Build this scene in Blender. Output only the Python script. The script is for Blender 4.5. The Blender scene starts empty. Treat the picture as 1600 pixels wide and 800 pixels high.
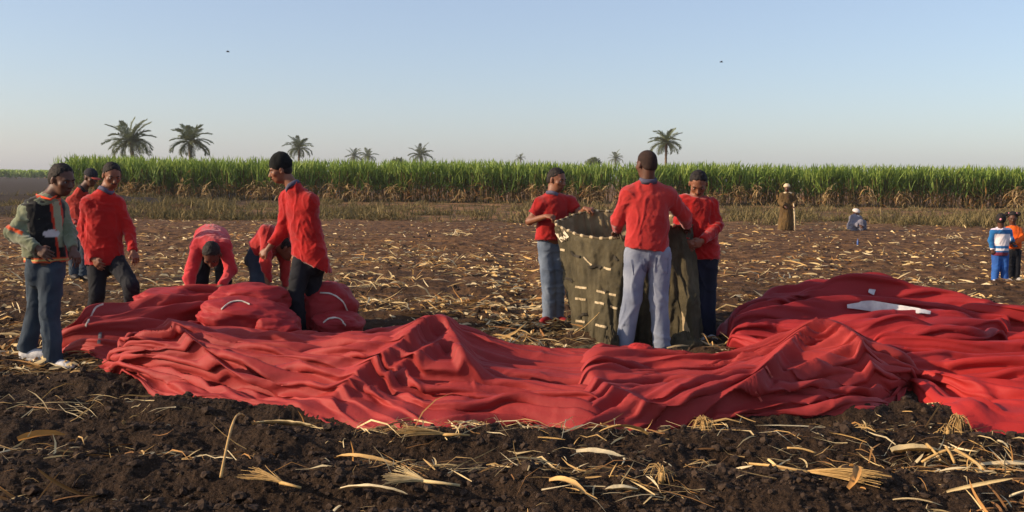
import bpy, math, random
import numpy as np
from mathutils import Vector, Matrix
from mathutils.bvhtree import BVHTree

rng = np.random.default_rng(7)
random.seed(7)
SC = bpy.context.scene
COL = SC.collection
R = math.radians

# ------------------------------------------------------------------ camera
F_PX = 1570.0                      # focal length in photo pixels (1600 wide)
CAM_H = 1.52
PITCH, ROLL = R(4.37), R(0.64)
cam_d = bpy.data.cameras.new('camera')
cam_d.sensor_width = 36.0
cam_d.lens = 36.0 * F_PX / 1600.0
cam_d.clip_start = 0.1
cam_d.clip_end = 20000
cam = bpy.data.objects.new('camera', cam_d)
COL.objects.link(cam)
CAM_R = Matrix.Rotation(R(90) - PITCH, 3, 'X') @ Matrix.Rotation(ROLL, 3, 'Z')
cam.matrix_world = Matrix.Translation((0, 0, CAM_H)) @ CAM_R.to_4x4()
SC.camera = cam

# ------------------------------------------------------------------ light
SUN_EL = R(21.0)
SUN_AZ_BEHIND = R(12.0)            # the sun stands left and this much behind the camera
to_sun = Vector((-math.cos(SUN_AZ_BEHIND) * math.cos(SUN_EL),
                 -math.sin(SUN_AZ_BEHIND) * math.cos(SUN_EL), math.sin(SUN_EL)))
sd = bpy.data.lights.new('sun', 'SUN')
sd.energy = 5.0
sd.angle = R(0.5)
sd.color = (1.0, 0.79, 0.56)
sun = bpy.data.objects.new('sun', sd)
sun.rotation_euler = to_sun.to_track_quat('Z', 'Y').to_euler()
COL.objects.link(sun)

world = bpy.data.worlds.new('World')
SC.world = world
world.use_nodes = True
nt = world.node_tree
bg = nt.nodes['Background']
sky = nt.nodes.new('ShaderNodeTexSky')
sky.sky_type = 'NISHITA'
sky.sun_disc = False
sky.sun_elevation = SUN_EL
sky.sun_rotation = math.atan2(to_sun.x, to_sun.y)
sky.altitude = 80
sky.air_density = 1.0
sky.dust_density = 1.2
sky.ozone_density = 2.0
veil = nt.nodes.new('ShaderNodeMix'); veil.data_type = 'RGBA'; veil.inputs[0].default_value = .22
veil.inputs[7].default_value = (5.2, 5.5, 7.6, 1)          # thin even high haze over the whole sky
nt.links.new(sky.outputs[0], veil.inputs[6]); nt.links.new(veil.outputs[2], bg.inputs[0])
bg.inputs[1].default_value = 0.115
SC.view_settings.view_transform = 'Standard'
SC.view_settings.look = 'None'
SC.view_settings.gamma = 1.0
SC.view_settings.use_curve_mapping = False
SC.view_settings.exposure = 0.42
SC.cycles.max_bounces = 6
SC.cycles.diffuse_bounces = 3
SC.cycles.volume_bounces = 0

# ------------------------------------------------------------------ pixel helpers (photo pixels -> world)
def ray(px, py):
    return CAM_R @ Vector(((px - 800) / F_PX, -(py - 400) / F_PX, -1.0))

def P(px, py, Y):
    d = ray(px, py)
    t = Y / d.y
    return np.array((d.x * t, Y, CAM_H + d.z * t))

def G(px, py, z=0.0):
    d = ray(px, py)
    t = (z - CAM_H) / d.z
    return np.array((d.x * t, d.y * t, z))

# ------------------------------------------------------------------ noise
_g = rng.normal(size=(256, 3)); _g /= np.linalg.norm(_g, axis=1)[:, None]
_g = _g.astype(np.float32)
def _hash(ix, iy, iz, seed):
    h = (ix.astype(np.uint32) * np.uint32(374761393) + iy.astype(np.uint32) * np.uint32(668265263)
         + iz.astype(np.uint32) * np.uint32(2246822519) + np.uint32(seed * 3266489917 & 0xffffffff))
    h = (h ^ (h >> np.uint32(13))) * np.uint32(1274126177)
    h = h ^ (h >> np.uint32(16))
    return (h & np.uint32(255)).astype(np.int64)
def pn(x, y, z=0.0, seed=0):
    """gradient noise, about -1..1"""
    x, y, z = np.broadcast_arrays(np.asarray(x, np.float32), np.asarray(y, np.float32), np.asarray(z, np.float32))
    fx, fy, fz = np.floor(x), np.floor(y), np.floor(z)
    ix, iy, iz = fx.astype(np.int64), fy.astype(np.int64), fz.astype(np.int64)
    x = x - fx; y = y - fy; z = z - fz
    u = x*x*x*(x*(x*6-15)+10); v = y*y*y*(y*(y*6-15)+10); w = z*z*z*(z*(z*6-15)+10)
    def g(a, b, c):
        gr = _g[_hash(ix+a, iy+b, iz+c, seed)]
        return gr[..., 0]*(x-a) + gr[..., 1]*(y-b) + gr[..., 2]*(z-c)
    def lx(b, c): 
        p = g(0, b, c); return p + u*(g(1, b, c)-p)
    p0 = lx(0, 0); p0 = p0 + v*(lx(1, 0)-p0)
    if np.all(z == 0): return p0*1.5
    p1 = lx(0, 1); p1 = p1 + v*(lx(1, 1)-p1)
    return (p0 + w*(p1-p0))*1.5
def sstep(a, b, x):
    t = np.clip((x-a)/(b-a), 0, 1); return t*t*(3-2*t)

# ------------------------------------------------------------------ mesh helpers
def mk_mesh(name, V, Fc, smooth=True, mat=None, col=None, uv=None):
    """Fc: (n,k) int array or list of such arrays"""
    me = bpy.data.meshes.new(name)
    V = np.asarray(V, np.float32)
    if not isinstance(Fc, list): Fc = [Fc]
    Fc = [np.asarray(f, np.int32) for f in Fc if len(f)]
    me.vertices.add(len(V)); me.vertices.foreach_set('co', V.ravel())
    tot = sum(f.size for f in Fc); nf = sum(len(f) for f in Fc)
    me.loops.add(tot); me.polygons.add(nf)
    me.loops.foreach_set('vertex_index', np.concatenate([f.ravel() for f in Fc]))
    lt = np.concatenate([np.full(len(f), f.shape[1], np.int32) for f in Fc])
    ls = np.concatenate(([0], np.cumsum(lt)[:-1])).astype(np.int32)
    me.polygons.foreach_set('loop_start', ls); me.polygons.foreach_set('loop_total', lt)
    me.polygons.foreach_set('use_smooth', np.full(nf, smooth))
    if col is not None:
        a = me.color_attributes.new('Col', 'FLOAT_COLOR', 'POINT')
        c = np.ones((len(V), 4), np.float32); c[:, :3] = col
        a.data.foreach_set('color', c.ravel())
    me.update(calc_edges=True)
    if mat: me.materials.append(mat)
    return me

def obj(name, me, parent=None, loc=None):
    o = bpy.data.objects.new(name, me)
    COL.objects.link(o)
    if parent is not None:
        o.parent = parent
        o.location = -parent.location if loc is None else loc
    elif loc is not None: o.location = loc
    return o

def tag(o, label, cat, group=None, kind=None):
    if label: o['label'] = label
    if cat: o['category'] = cat
    if group: o['group'] = group
    if kind: o['kind'] = kind
    return o

def empty(name, loc, label, cat, group=None):
    o = bpy.data.objects.new(name, None)
    o.location = Vector(loc)
    o.empty_display_size = 0.2
    COL.objects.link(o)
    return tag(o, label, cat, group)

def grid_faces(n, m, wrap=False):
    """n rows x m cols of verts; wrap: columns close"""
    i = np.arange(n-1)[:, None]; j = np.arange(m if wrap else m-1)[None, :]
    j2 = (j+1) % m
    return np.stack([i*m+j, i*m+j2, (i+1)*m+j2, (i+1)*m+j], -1).reshape(-1, 4)

def tube(pts, rads, sides=8, caps=True):
    pts = np.asarray(pts, float); rads = np.broadcast_to(np.asarray(rads, float), len(pts))
    T = np.gradient(pts, axis=0); T /= np.linalg.norm(T, axis=1)[:, None] + 1e-9
    up = np.array((0, 0, 1.0)) if abs(T[0, 2]) < .9 else np.array((1.0, 0, 0))
    V = []
    a = np.linspace(0, 2*np.pi, sides, endpoint=False)
    n = np.cross(T[0], up); n /= np.linalg.norm(n)
    for p, t, r in zip(pts, T, rads):
        n = n - t*np.dot(n, t); n /= np.linalg.norm(n)+1e-9
        b = np.cross(t, n)
        V.append(p + r*(np.cos(a)[:, None]*n + np.sin(a)[:, None]*b))
    V = np.concatenate(V)
    Fs = [grid_faces(len(pts), sides, True)]
    if caps:
        V = np.vstack([V, pts[0], pts[-1]]); k = len(V)-2; j = np.arange(sides); L = (len(pts)-1)*sides
        Fs.append(np.stack([np.full(sides, k), (j+1) % sides, j], 1))
        Fs.append(np.stack([np.full(sides, k+1), L+j, L+(j+1) % sides], 1))
    return V, Fs

def merge(lst):
    Vs, Fs, o = [], [], 0
    for V, F_ in lst:
        if not isinstance(F_, list): F_ = [F_]
        Vs.append(V); Fs += [np.asarray(f)+o for f in F_]; o += len(V)
    return np.vstack(Vs), Fs

# ------------------------------------------------------------------ materials
def new_mat(name):
    m = bpy.data.materials.new(name); m.use_nodes = True
    n = m.node_tree; b = n.nodes['Principled BSDF']
    return m, n, b
def N_(n, t, **kw):
    x = n.nodes.new(t)
    for k, v in kw.items():
        if k.startswith('i_'): x.inputs[int(k[2:])].default_value = v
        else: setattr(x, k, v)
    return x
def srgb(r, g, b):
    f = lambda c: (c/255/12.92) if c <= 10 else ((c/255+.055)/1.055)**2.4
    return (f(r), f(g), f(b))
def mat(name, c1, c2=None, scale=8.0, rough=0.85, bump=0.0, bscale=60.0, detail=4, vcol=False, spec=0.3,
        sheen=0.0, stretch=None, trans=0.0, lo=.35, hi=.65, weave=0.0):
    m, n, b = new_mat(name)
    b.inputs['Roughness'].default_value = rough
    b.inputs['Specular IOR Level'].default_value = spec
    if sheen:
        b.inputs['Sheen Weight'].default_value = sheen
    tc = N_(n, 'ShaderNodeTexCoord'); src = tc.outputs['Object']
    if stretch:
        mp = N_(n, 'ShaderNodeMapping'); mp.inputs['Scale'].default_value = stretch
        n.links.new(src, mp.inputs[0]); src = mp.outputs[0]
    c2 = c2 or tuple(x*.75 for x in c1)
    nz = N_(n, 'ShaderNodeTexNoise'); nz.inputs['Scale'].default_value = scale; nz.inputs['Detail'].default_value = detail
    n.links.new(src, nz.inputs['Vector'])
    rp = N_(n, 'ShaderNodeMapRange'); rp.inputs[1].default_value = lo; rp.inputs[2].default_value = hi
    n.links.new(nz.outputs[0], rp.inputs[0])
    mx = N_(n, 'ShaderNodeMix', data_type='RGBA')
    mx.inputs[6].default_value = (*c1, 1); mx.inputs[7].default_value = (*c2, 1)
    n.links.new(rp.outputs[0], mx.inputs[0])
    out = mx.outputs[2]
    if vcol:
        at = N_(n, 'ShaderNodeAttribute', attribute_name='Col')
        mu = N_(n, 'ShaderNodeMix', data_type='RGBA', blend_type='MULTIPLY'); mu.inputs[0].default_value = 1
        n.links.new(out, mu.inputs[6]); n.links.new(at.outputs[0], mu.inputs[7]); out = mu.outputs[2]
    n.links.new(out, b.inputs['Base Color'])
    last = None
    if bump:
        n2 = N_(n, 'ShaderNodeTexNoise'); n2.inputs['Scale'].default_value = bscale; n2.inputs['Detail'].default_value = 3
        n.links.new(src, n2.inputs['Vector'])
        bp = N_(n, 'ShaderNodeBump'); bp.inputs['Strength'].default_value = 1; bp.inputs['Distance'].default_value = bump
        n.links.new(n2.outputs[0], bp.inputs['Height']); n.links.new(bp.outputs[0], b.inputs['Normal'])
    if trans:
        tr = N_(n, 'ShaderNodeBsdfTranslucent'); n.links.new(out, tr.inputs[0])
        ms = N_(n, 'ShaderNodeMixShader'); ms.inputs[0].default_value = trans
        n.links.new(b.outputs[0], ms.inputs[1]); n.links.new(tr.outputs[0], ms.inputs[2])
        n.links.new(ms.outputs[0], n.nodes['Material Output'].inputs[0])
    return m
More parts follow.
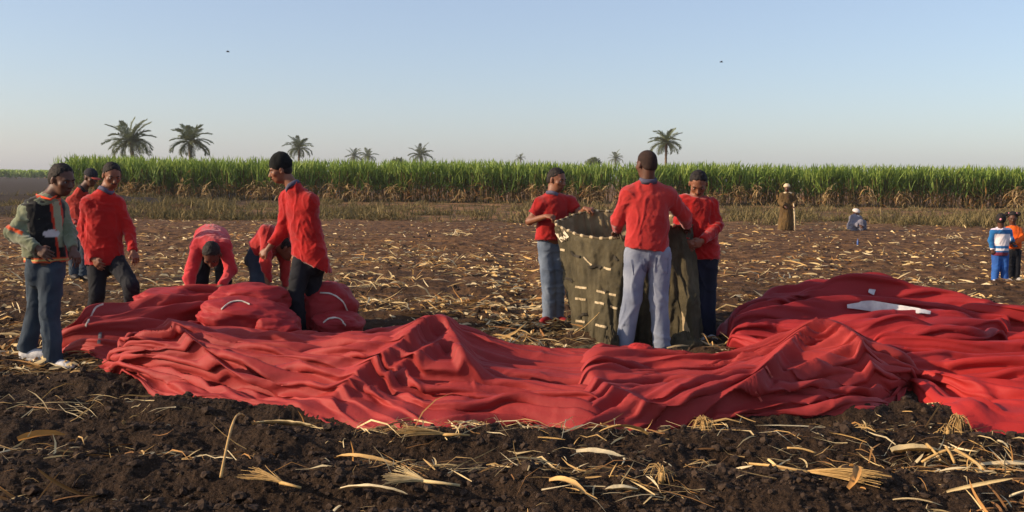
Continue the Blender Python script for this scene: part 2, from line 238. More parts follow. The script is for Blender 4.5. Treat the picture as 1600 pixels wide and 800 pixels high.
# resting shapes of the folded cloth: vertex grids in steps of 5 mm, rows and columns as differences
FOLDS = {
'left_fabric_bundle': (58, 72,
 [-607,-5,-7,-5,0,11,6,2,-5,-12,-10,-2,7,15,8,1,-9,-12,-3,5,13,8,0,-9,-11,-1,5,12,7,0,-6,-11,-4,0,6,11,6,1,-4,-9,-9,28,-17,3,8,4,0,-5,-6,-2,2,5,14,5,1,8,16,9,3,-4,-13,-9,-1,8,17,12,4,-7,-15,-6,-1,-1,15,-2,1,-1,6,-3,1,-5,-3,1,0,2,1,-1,0,-5,0,0,1,2,0,0,-3,-1,-1,2,2,-2,1,-2,0,0,-2,-4,1,0,-3,4,-1,4,4,-37,19,7,0,1,-2,3,-3,-4,-6,11,-11,2,3,-8,-3,6,-8,-7,9,-1,2,-7,8,2,-4,7,15,3,0,-3,14,1,2,0,-1,2,-4,-2,3,-2,2,-2,0,1,-2,-1,-1,1,-2,1,1,-3,0,0,2,-4,1,0,-1,0,-2,2,-4,2,3,-1,-1,-2,3,-2,-2,4,-1,-2,2,-1,4,-4,6,4,1,-18,4,-3,1,-5,-7,-6,12,-3,4,2,2,6,-19,5,-16,2,17,3,6,2,15,0,0,1,1,-4,-1,3,-3,-2,2,2,4,-5,-1,1,-3,1,1,0,-1,1,-3,-1,-1,3,-2,0,1,-3,1,-3,5,-3,-3,-3,4,-4,-1,2,5,2,-3,-2,3,2,-4,1,-2,5,0,-1,-5,0,-1,3,0,-11,-7,20,-8,6,-4,-7,14,-12,11,-10,-16,13,1,8,15,0,0,3,0,-3,1,-2,-7,5,6,4,-3,-3,-3,1,-1,0,1,0,-4,-2,5,-2,1,-2,1,-2,-3,5,-3,-1,0,2,-1,1,1,1,-1,1,-4,6,0,-3,-3,-2,5,1,-2,-8,5,6,-4,-6,-6,1,-7,2,5,-8,11,2,2,-2,-21,-3,4,11,3,-7,-6,19,15,2,0,1,-2,-3,1,-2,2,8,-2,0,0,-2,-6,0,1,1,1,-1,0,-3,1,1,1,-1,-1,-1,-3,1,0,4,1,3,-3,-3,-3,1,3,0,2,-7,4,2,-5,0,-4,2,6,1,0,-1,-1,-1,3,0,-1,0,-5,3,-5,4,0,0,0,-5,7,4,-4,-2,-5,-26,17,0,4,1,-7,2,-3,-1,7,0,4,-2,-2,-4,-2,-1,1,4,4,-2,-5,0,-2,1,5,1,-3,-3,-3,1,2,6,4,-2,-1,-5,-2,-2,0,6,3,2,-3,-3,-5,-3,1,1,2,3,-1,-4,-2,2,2,3,0,0,1,2,-3,-5,-3,8,0,-2,-3,-9,7,-6,4,0,16,3,1,-3,0,-1,-1,5,4,1,-2,0,-3,-3,-3,-3,10,4,-2,-3,-4,-1,-4,10,1,1,-3,-6,1,-5,6,4,0,0,-2,-2,-2,2,1,2,0,2,-1,-5,-2,-4,3,4,2,-2,0,-5,1,-1,1,4,5,1,0,-8,-1,-1,-1,-6,4,3,3,-5,-5,0,0,5,17,1,0,-1,1,-2,2,2,1,0,-2,2,-3,-5,1,6,1,-1,-2,-1,0,-3,2,0,4,-1,-5,1,-2,-1,5,-1,0,0,0,-2,0,-2,2,0,-1,3,-3,-1,1,2,-2,2,-3,4,-6,-1,0,3,0,3,2,2,-4,-4,5,0,0,-1,-4,1,-4,8,-4,0,-1,-7,17,0,-2,1,2,-2,3,0,0,-3,4,-2,-4,0,2,-1,3,0,1,-3,0,-2,3,0,-2,-1,1,-1,-1,2,2,-2,-1,1,-2,0,0,1,2,-4,1,-4,1,1,-2,2,1,0,-1,0,1,2,1,-1,2,0,-2,-4,-2,5,-2,5,0,-1,0,0,-1,1,0,-1,-1,4,17,-1,1,0,-2,0,2,1,-3,1,2,-2,-2,-2,3,1,-2,1,0,-1,0,0,1,0,0,-2,1,0,0,1,-5,2,2,0,-3,1,1,2,-6,1,2,0,-1,1,2,0,0,0,0,-3,-2,1,1,3,-2,-3,-3,2,0,0,3,-1,3,1,-1,-1,-3,2,-1,1,3,0,16,-1,0,0,-5,7,-4,0,-2,6,-1,-2,-3,1,1,1,-1,2,-5,3,-1,0,-1,2,-4,4,1,0,-2,1,0,-1,-5,4,3,3,-2,-3,1,-2,0,-3,3,1,-2,-2,2,-6,4,-3,5,0,0,-4,2,0,0,-1,-1,3,2,-2,-2,2,1,-1,2,-2,1,1,0,0,14,0,0,-2,4,1,-3,-4,5,3,-3,-4,-1,4,0,0,2,-5,2,0,-1,1,1,-3,2,1,0,0,3,2,-3,-2,-3,-1,5,-4,-4,1,3,0,-4,4,-1,-2,2,-3,0,2,-4,4,-4,2,2,1,1,-3,-2,-1,6,0,-2,0,2,-2,2,2,0,-3,3,-1,-1,1,14,1,-3,-2,7,-2,-1,-1,7,-5,-2,-3,2,3,1,0,-5,1,3,-2,0,3,0,-4,1,3,-1,-1,1,-3,-1,-2,8,-3,-6,3,2,0,-2,0,-1,-1,-1,4,-2,3,-2,-2,1,-4,3,1,-2,3,-1,-4,5,-1,-1,2,0,5,-1,-1,0,-1,1,2,1,-1,-2,-1,14,-1,-1,3,1,-3,0,4,-2,-2,-2,0,3,0,1,-3,0,1,0,2,3,-1,-7,2,6,-5,1,0,0,-1,-2,2,-1,-1,2,-4,6,-1,-1,-3,5,-4,2,-2,3,2,-3,-2,-4,3,-1,3,0,2,-3,2,-5,4,-1,0,1,1,1,-1,1,0,0,-1,0,2,0,-2,13,0,-1,3,-1,0,-4,6,-5,1,-3,3,2,0,-1,-1,2,2,2,-1,-3,-3,1,7,-5,0,0,0,0,-2,1,1,-2,1,-2,5,-2,0,-2,1,-1,2,0,2,1,-2,-3,-2,4,-2,0,-2,2,0,-2,0,3,-2,3,-2,3,-4,2,2,-2,-1,0,3,-3,0,2,0,12,0,1,1,-3,1,3,-1,-1,-1,-2,3,0,0,0,1,1,0,-2,0,-1,-1,5,-1,-2,0,0,1,-1,-1,2,0,0,-2,2,1,-1,-1,-2,2,0,1,1,0,-1,-1,-1,2,0,-1,0,-1,2,-3,1,0,1,2,-4,4,0,1,-4,2,-1,-1,1,1,-1,0,1,-1,12,0,1,0,0,-4,6,-3,2,-4,2,0,1,-1,1,0,0,1,-1,-1,-1,3,2,-3,1,1,-1,0,-1,0,1,-1,0,1,2,0,-2,-2,0,1,0,1,0,1,-2,-1,1,2,-4,2,1,1,-2,-1,-1,1,1,-1,2,-2,0,-2,3,0,1,2,1,-3,0,0,0,0,13,0,1,-1,-1,1,2,-2,-2,1,0,1,-1,5,-3,0,-1,0,-1,0,1,3,-2,-1,1,-1,0,0,0,1,-2,2,1,2,-1,-2,0,-2,3,0,-1,0,1,-2,0,0,1,-3,1,0,0,2,0,-2,1,-1,1,-2,2,2,-5,-1,2,3,-1,1,1,-1,0,0,-3,2,12,0,1,0,0,1,-1,0,0,-2,1,1,1,-1,-1,2,0,-1,0,0,2,-1,-1,1,0,-1,1,-2,1,0,2,0,1,1,-2,-3,-3,4,2,-1,-1,0,1,-1,0,0,0,0,0,1,1,-1,-2,1,-2,1,-1,3,-1,-2,0,2,1,-3,0,1,-1,2,0,1,0,0,13,0,1,0,-2,4,-3,-2,1,0,2,-1,1,-1,1,0,1,-1,0,0,0,-1,0,1,0,0,-1,1,-1,1,1,1,0,-2,-1,-1,2,2,-1,-1,0,1,0,0,-1,0,-1,1,1,0,1,-3,-1,-1,3,2,-4,-1,3,0,0,1,-2,0,1,0,0,-3,3,-2,3,-1,12,1,-1,1,0,0,-1,0,1,-1,2,0,0,-3,2,1,0,-1,1,0,0,0,-1,2,-2,1,-1,1,-1,1,2,0,-1,-1,-2,1,3,-1,-1,0,1,1,-1,-1,0,-1,1,1,0,0,-2,1,0,-1,-1,0,4,-1,0,-1,1,0,-1,-2,1,2,-3,0,-2,4,-2,2,12,0,1,-1,2,-1,-1,1,-1,1,0,0,0,0,0,2,-1,0,0,0,-1,1,1,-2,1,-1,0,-1,2,0,0,0,-1,-1,1,3,-1,-1,0,1,2,-1,-1,-1,-1,1,1,-1,0,0,0,-1,0,2,1,-3,-1,2,-1,0,-1,-1,1,0,2,-3,2,-1,4,-2,1,-1,13,0,0,-1,1,0,-2,1,-1,2,0,0,-1,1,1,-1,0,0,0,0,0,0,1,-1,0,-1,0,1,1,-1,2,-2,0,0,2,0,-2,0,1,2,0,0,-2,-2,0,2,0,0,0,0,-1,0,0,0,1,-1,-1,3,-2,-1,2,-2,-2,3,-1,1,-3,4,-3,3,0,1,12,0,0,1,0,-1,0,0,0,1,-1,2,-1,0,0,0,-1,2,-2,1,1,1,-2,0,0,-1,1,1,-1,0,0,-1,1,0,1,-1,1,1,1,1,-2,-2,-3,2,2,-1,0,1,0,-1,0,0,1,1,-5,2,3,-4,2,-2,2,0,0,1,-1,-1,3,-1,-1,0,0,2,12,1,0,0,0,-2,1,1,-1,1,0,0,0,-1,0,0,1,0,0,-2,2,1,0,-1,-2,1,2,-1,-1,1,-6,6,-1,1,0,-1,2,0,0,-4,-1,-1,4,0,2,0,0,0,-1,0,0,0,-1,-1,1,-3,3,0,-3,3,-1,0,2,-1,1,0,0,-1,2,0,1,-1,13,-1,0,1,-1,0,1,0,0,0,0,0,-1,1,1,-2,0,0,1,0,2,-3,0,-3,2,3,-1,-1,-3,1,-1,-2,1,2,0,4,-2,0,-4,1,0,2,-2,3,-2,1,-1,1,-2,2,0,0,2,-1,1,2,-6,1,1,1,1,1,-2,-1,3,-2,2,1,-1,-4,5,-1,12,1,0,-1,0,1,0,1,-2,0,2,-2,2,-1,1,-2,1,0,1,1,-4,-1,-1,3,0,0,1,-3,2,-3,2,-2,-2,4,-1,-1,0,-2,1,0,-1,0,1,1,0,0,0,-2,4,-3,0,2,2,0,-3,0,3,-4,1,4,-2,0,1,-1,-2,2,-2,-1,4,1,-2,3,13,0,0,0,1,-1,1,-3,2,0,0,0,0,0,1,-2,1,0,0,0,-1,-2,1,0,1,0,-4,3,0,1,-1,-1,3,-2,-1,1,-2,-2,1,0,0,-2,2,1,1,0,-1,0,-3,3,2,-3,1,0,3,-2,-1,0,3,-2,3,-1,-1,-3,0,0,1,3,-1,1,1,1,14,0,-1,1,0,0,-2,3,0,0,1,-1,0,2,-7,3,-1,3,-2,1,-1,-2,1,1,0,0,-1,-1,2,0,-1,0,-2,-2,3,-3,0,0,3,-2,1,1,0,-3,3,-1,2,-3,1,0,-1,4,-2,-1,2,0,-1,3,-3,0,1,0,0,0,0,0,1,-1,3,-1,-1,0,13,0,1,-1,0,0,1,-1,2,2,0,-1,-1,-1,1,-1,0,-1,2,-2,-1,1,0,1,-1,-1,0,2,1,-2,1,-3,-1,0,0,-1,1,3,-3,2,1,0,-1,2,-3,1,-2,2,1,0,1,-1,0,1,-3,1,-1,1,0,2,-2,1,-3,3,-1,2,0,2,-4,3,-2,1,13,0,0,0,0,0,1,0,0,0,-1,1,0,0,2,2,4,-5,-1,-1,-4,2,2,-1,0,-1,3,1,-3,1,0,0,-3,1,-3,2,1,0,1,0,0,0,0,-2,1,-1,1,0,0,0,0,0,0,1,-1,2,-1,0,1,-1,-1,-1,2,1,1,-1,-2,0,1,-5,4,0,12,1,0,0,0,0,0,0,0,1,0,0,0,0,-1,2,0,1,-1,0,3,0,-3,0,-1,0,1,0,1,0,0,0,-1,-1,2,-2,0,1,0,0,0,-1,0,0,0,0,0,1,1,-1,0,-1,-1,1,2,-1,1,-1,2,-3,-1,0,3,0,-1,0,-1,-1,-2,5,-2,0,12,0,0,1,-1,0,0,0,1,0,0,0,0,0,1,0,-1,0,0,1,1,1,1,0,0,-1,-3,-2,0,2,0,2,0,-1,1,-1,1,0,0,0,-1,0,-1,1,1,0,-1,1,-1,2,-1,0,-3,0,1,2,0,1,0,-2,-2,0,2,2,0,0,1,-4,1,2,-1,0,12,0,0,-1,1,0,0,-1,0,1,1,0,0,-1,-1,1,0,0,-2,-2,0,4,3,2,0,-1,-2,-6,-2,3,-8,11,2,-2,1,0,-2,-1,-2,2,1,1,2,1,-1,-1,0,0,-1,-1,3,-1,1,-1,0,-1,0,0,1,-2,3,-1,1,-3,3,0,-1,2,0,1,2,-3,10,1,0,1,-1,1,-1,0,0,1,1,0,-1,0,0,0,0,0,0,0,0,-1,2,1,2,2,1,-2,-2,-11,9,-7,6,2,-1,1,1,-1,1,-1,0,1,1,0,0,-1,0,0,-1,1,1,0,-1,2,0,-1,-3,2,-2,4,0,1,-2,1,-4,4,1,0,1,0,-2,1,11,0,0,0,1,0,0,-1,0,0,1,0,1,0,0,0,-1,0,2,0,0,0,0,0,0,1,1,4,2,1,-3,-2,-1,1,-3,1,-1,-2,2,2,0,2,-2,1,-2,1,1,0,2,-2,1,1,-1,-1,0,-1,4,-3,2,-1,0,0,-3,2,0,-2,2,2,-1,-2,3,0,10,-1,3,0,0,-1,1,1,-1,0,1,0,1,0,0,0,-1,-1,2,1,1,-1,-1,0,0,0,1,3,1,6,2,1,0,-6,0,0,0,-3,0,0,2,-3,2,-2,0,1,2,-1,2,-1,-1,1,2,-1,-2,3,-1,0,-1,0,-1,1,1,2,0,-2,0,0,1,-2,0,-4,11,0,-2,2,0,1,0,2,-1,-1,0,1,0,2,0,0,-1,0,2,2,1,0,-2,-2,0,0,2,0,1,2,2,2,0,1,-1,1,0,0,-4,1,-1,2,0,-2,0,1,0,2,0,2,-3,-1,0,-1,1,-1,2,1,0,0,-1,1,2,1,0,-2,-3,-2,3,-1,-3,-2,10,0,1,-1,2,0,1,1,1,-1,-2,1,2,2,1,-2,0,1,0,3,2,-1,-3,-2,-1,0,2,2,2,0,-1,-1,-2,-1,2,2,5,4,-2,1,1,-2,-4,2,-1,0,1,5,2,-2,0,-2,-2,1,0,3,1,0,-2,1,2,-1,0,-2,0,0,-2,1,-3,1,-1,1,11,-1,-1,3,-3,1,3,0,2,-1,-1,0,2,2,1,-1,-2,2,1,7,0,-2,-3,-4,-1,1,2,4,1,0,0,-2,-5,0,-2,1,3,9,4,-5,1,0,1,-1,2,2,2,2,-1,4,-3,-4,3,-2,1,-5,-4,1,6,-4,-2,2,2,-1,2,-4,-4,2,0,1,-3,3,10,0,1,-3,3,-1,2,-3,4,1,-3,0,3,0,1,0,-2,1,1,-3,7,1,1,-2,-1,-1,-1,1,2,0,0,-4,1,-1,0,1,2,3,4,0,-4,1,1,-1,1,-1,3,-2,-5,-6,1,11,2,2,-4,-2,0,-2,-4,8,-5,-1,1,1,-5,0,1,-2,-2,-6,0,1,10,2,-2,1,-1,2,-4,3,-4,0,-1,3,-1,-1,0,1,2,-3,2,-3,-1,7,-3,5,1,2,-2,-1,2,-2,-2,2,1,1,0,-1,-1,-1,5,-2,-3,0,1,2,0,0,-4,-2,5,3,0,-1,3,-2,2,0,-2,-1,-4,-4,10,-4,0,-1,1,-4,-4,2,1,0,-1,-5,10,0,0,1,-1,-1,-2,-2,3,-3,2,1,-2,-3,3,0,-1,1,-2,1,-6,-5,10,1,1,-3,1,-2,5,4,2,-2,0,2,0,-2,-5,-7,-7,7,9,-4,4,4,0,-2,-4,-3,2,2,1,4,1,-3,2,0,1,-3,2,3,-7,6,-6,-1,-2,2,2,-3,1,3,-2,1,11,1,-1,1,-3,-1,-1,2,-3,-1,6,-5,0,-2,-1,2,0,3,-3,-3,5,2,-2,-2,0,3,0,1,-12,5,2,3,-1,1,2,-1,-4,4,1,-8,-4,11,2,-1,4,0,-2,-1,-3,1,7,-4,-6,6,0,1,0,0,-1,0,1,-6,1,0,0,4,2,-3,0,1,3,0,12,-2,3,-4,1,-1,0,-4,1,3,-2,1,-3,1,0,-3,5,-3,0,1,-5,4,-2,3,3,-1,-2,-1,1,-4,0,2,3,6,0,0,-1,-8,-3,5,3,-4,1,2,-3,2,6,-3,1,0,-2,-1,6,-3,-3,-1,1,1,-2,1,3,1,-2,-4,3,-1,5,1,-1,-2,3,1,11,1,-1,0,0,-1,-1,1,-1,1,-2,3,-2,-2,0,3,-1,2,-1,-1,-1,-7,5,2,0,0,1,1,1,-3,-1,-1,3,-2,1,1,2,2,-2,-3,-1,0,-1,2,2,1,-5,2,-1,1,-2,1,1,1,2,-1,-2,3,0,0,-1,0,0,0,1,2,2,-1,0,0,0,1,12,0,-4,3,-2,1,-2,0,1,2,0,-1,-1,3,-4,-1,3,-1,2,-1,0,0,-3,2,1,1,0,-2,1,1,0,1,-2,-1,2,2,0,0,-1,1,-2,-2,1,-1,1,-1,2,2,-1,-1,1,1,-2,1,1,1,0,-1,3,-4,1,0,0,2,-2,3,-3,2,-2,5,-3,1,11,-3,2,-2,2,-1,2,0,-1,0,2,-3,3,-2,2,1,-4,1,-1,3,0,2,0,-2,-1,0,0,1,0,0,2,0,1,-2,0,0,1,1,2,0,0,0,-4,-2,1,1,1,-1,1,1,0,-2,1,1,-3,4,1,0,-3,3,-3,1,2,-1,3,-3,1,-1,2,-4,3,-1,10,-2,1,-4,2,0,3,1,1,-3,-2,3,0,2,0,-3,0,0,4,-1,1,0,-1,0,0,0,1,1,1,0,0,0,0,0,0,-1,1,0,3,1,0,0,-1,-3,-2,-1,2,3,2,-2,0,1,-2,-2,4,-2,1,0,0,-3,4,-1,0,3,-5,2,-1,1,0,1,-1,0,10,-2,-2,2,-3,3,0,-2,1,1,1,0,0,0,0,2,1,-1,-2,1,-1,2,1,-1,0,0,3,-2,0,0,-1,1,2,1,0,-1,0,2,-1,0,0,0,0,1,-1,2,-1,0,-1,1,-1,0,0,-1,-1,0,3,0,1,0,1,-2,1,-1,3,-2,1,-1,0,0,0,0,8,0,0,0,-1,2,-2,0,0,1,0,-1,1,0,2,1,1,0,0,0,-1,0,2,1,-1,-1,-1,2,0,1,0,-1,0,2,0,0,0,0,1,0,1,0,0,0,0,-1,1,0,1,0,-1,-2,0,3,-2,2,-1,1,1,-1,-3,3,0,-1,1,1,0,1,-1,-1,1,0,8,0,2,1,1,-3,0,3,-1,-2,2,1,-1,-1,1,1,0,-1,1,0,0,0,0,1,0,1,-1,1,0,0,0,0,1,0,0,1,-1,0,0,1,0,0,0,1,0,0,0,1,-1,0,1,-1,0,1,-1,-2,0,2,-2,4,-2,2,-3,1,2,-1,1,0,1,0,0,0,8,2,-1,0,3,0,-1,0,0,0,-1,3,-1,0,-1,1,-1,1,0,0,1,-1,0,1,0,-1,0,1,1,0,0,0,-2,2,1,0,1,-1,1,0,0,0,0,0,0,0,1,0,0,-1,-1,1,0,0,1,1,0,-3,1,-3,3,0,2,0,-2,3,-1,0,0,2,-2,0,9,2,0,-1,2,-1,1,0,0,-1,-1,2,0,0,0,-1,1,-1,0,1,1,-2,1,-1,2,1,-1,-1,0,1,0,1,0,0,-1,1,-1,1,0,0,1,0,0,0,0,0,-2,1,1,0,0,1,0,-2,2,-1,0,2,0,-1,-1,0,-1,0,3,-2,1,0,-2,0,3,-1,10,1,0,0,0,1,0,-1,1,1,-2,0,1,1,-2,0,1,0,-1,0,1,0,-1,0,0,0,1,-1,1,-1,1,0,1,0,0,-1,2,-2,1,1,-1,0,0,0,-1,0,0,-1,2,0,0,0,0,0,0,-1,1,-1,2,-1,0,-2,2,2,-3,2,0,1,-1,-1,-1,2,9,1,2,0,-1,1,1,-1,1,0,0,-3,2,0,0,0,-1,1,0,-1,0,2,-1,-1,-1,1,0,1,-2,1,0,0,0,1,0,0,-2,2,0,-1,0,0,0,0,0,-1,2,-2,-1,1,2,-1,0,1,-2,2,-1,1,-1,1,0,1,-3,2,0,0,0,-2,2,-1,0,-1,11,0,0,2,-1,0,0,1,-2,1,2,-2,-1,2,0,-2,0,1,-1,0,0,0,0,0,0,0,1,-1,0,0,0,0,0,-3,0,0,2,0,0,1,0,1,0,-3,0,1,-1,2,-1,0,-1,1,-1,0,0,1,0,0,0,1,-1,-1,3,-2,1,-2,-2,1,1,2,-1,0],
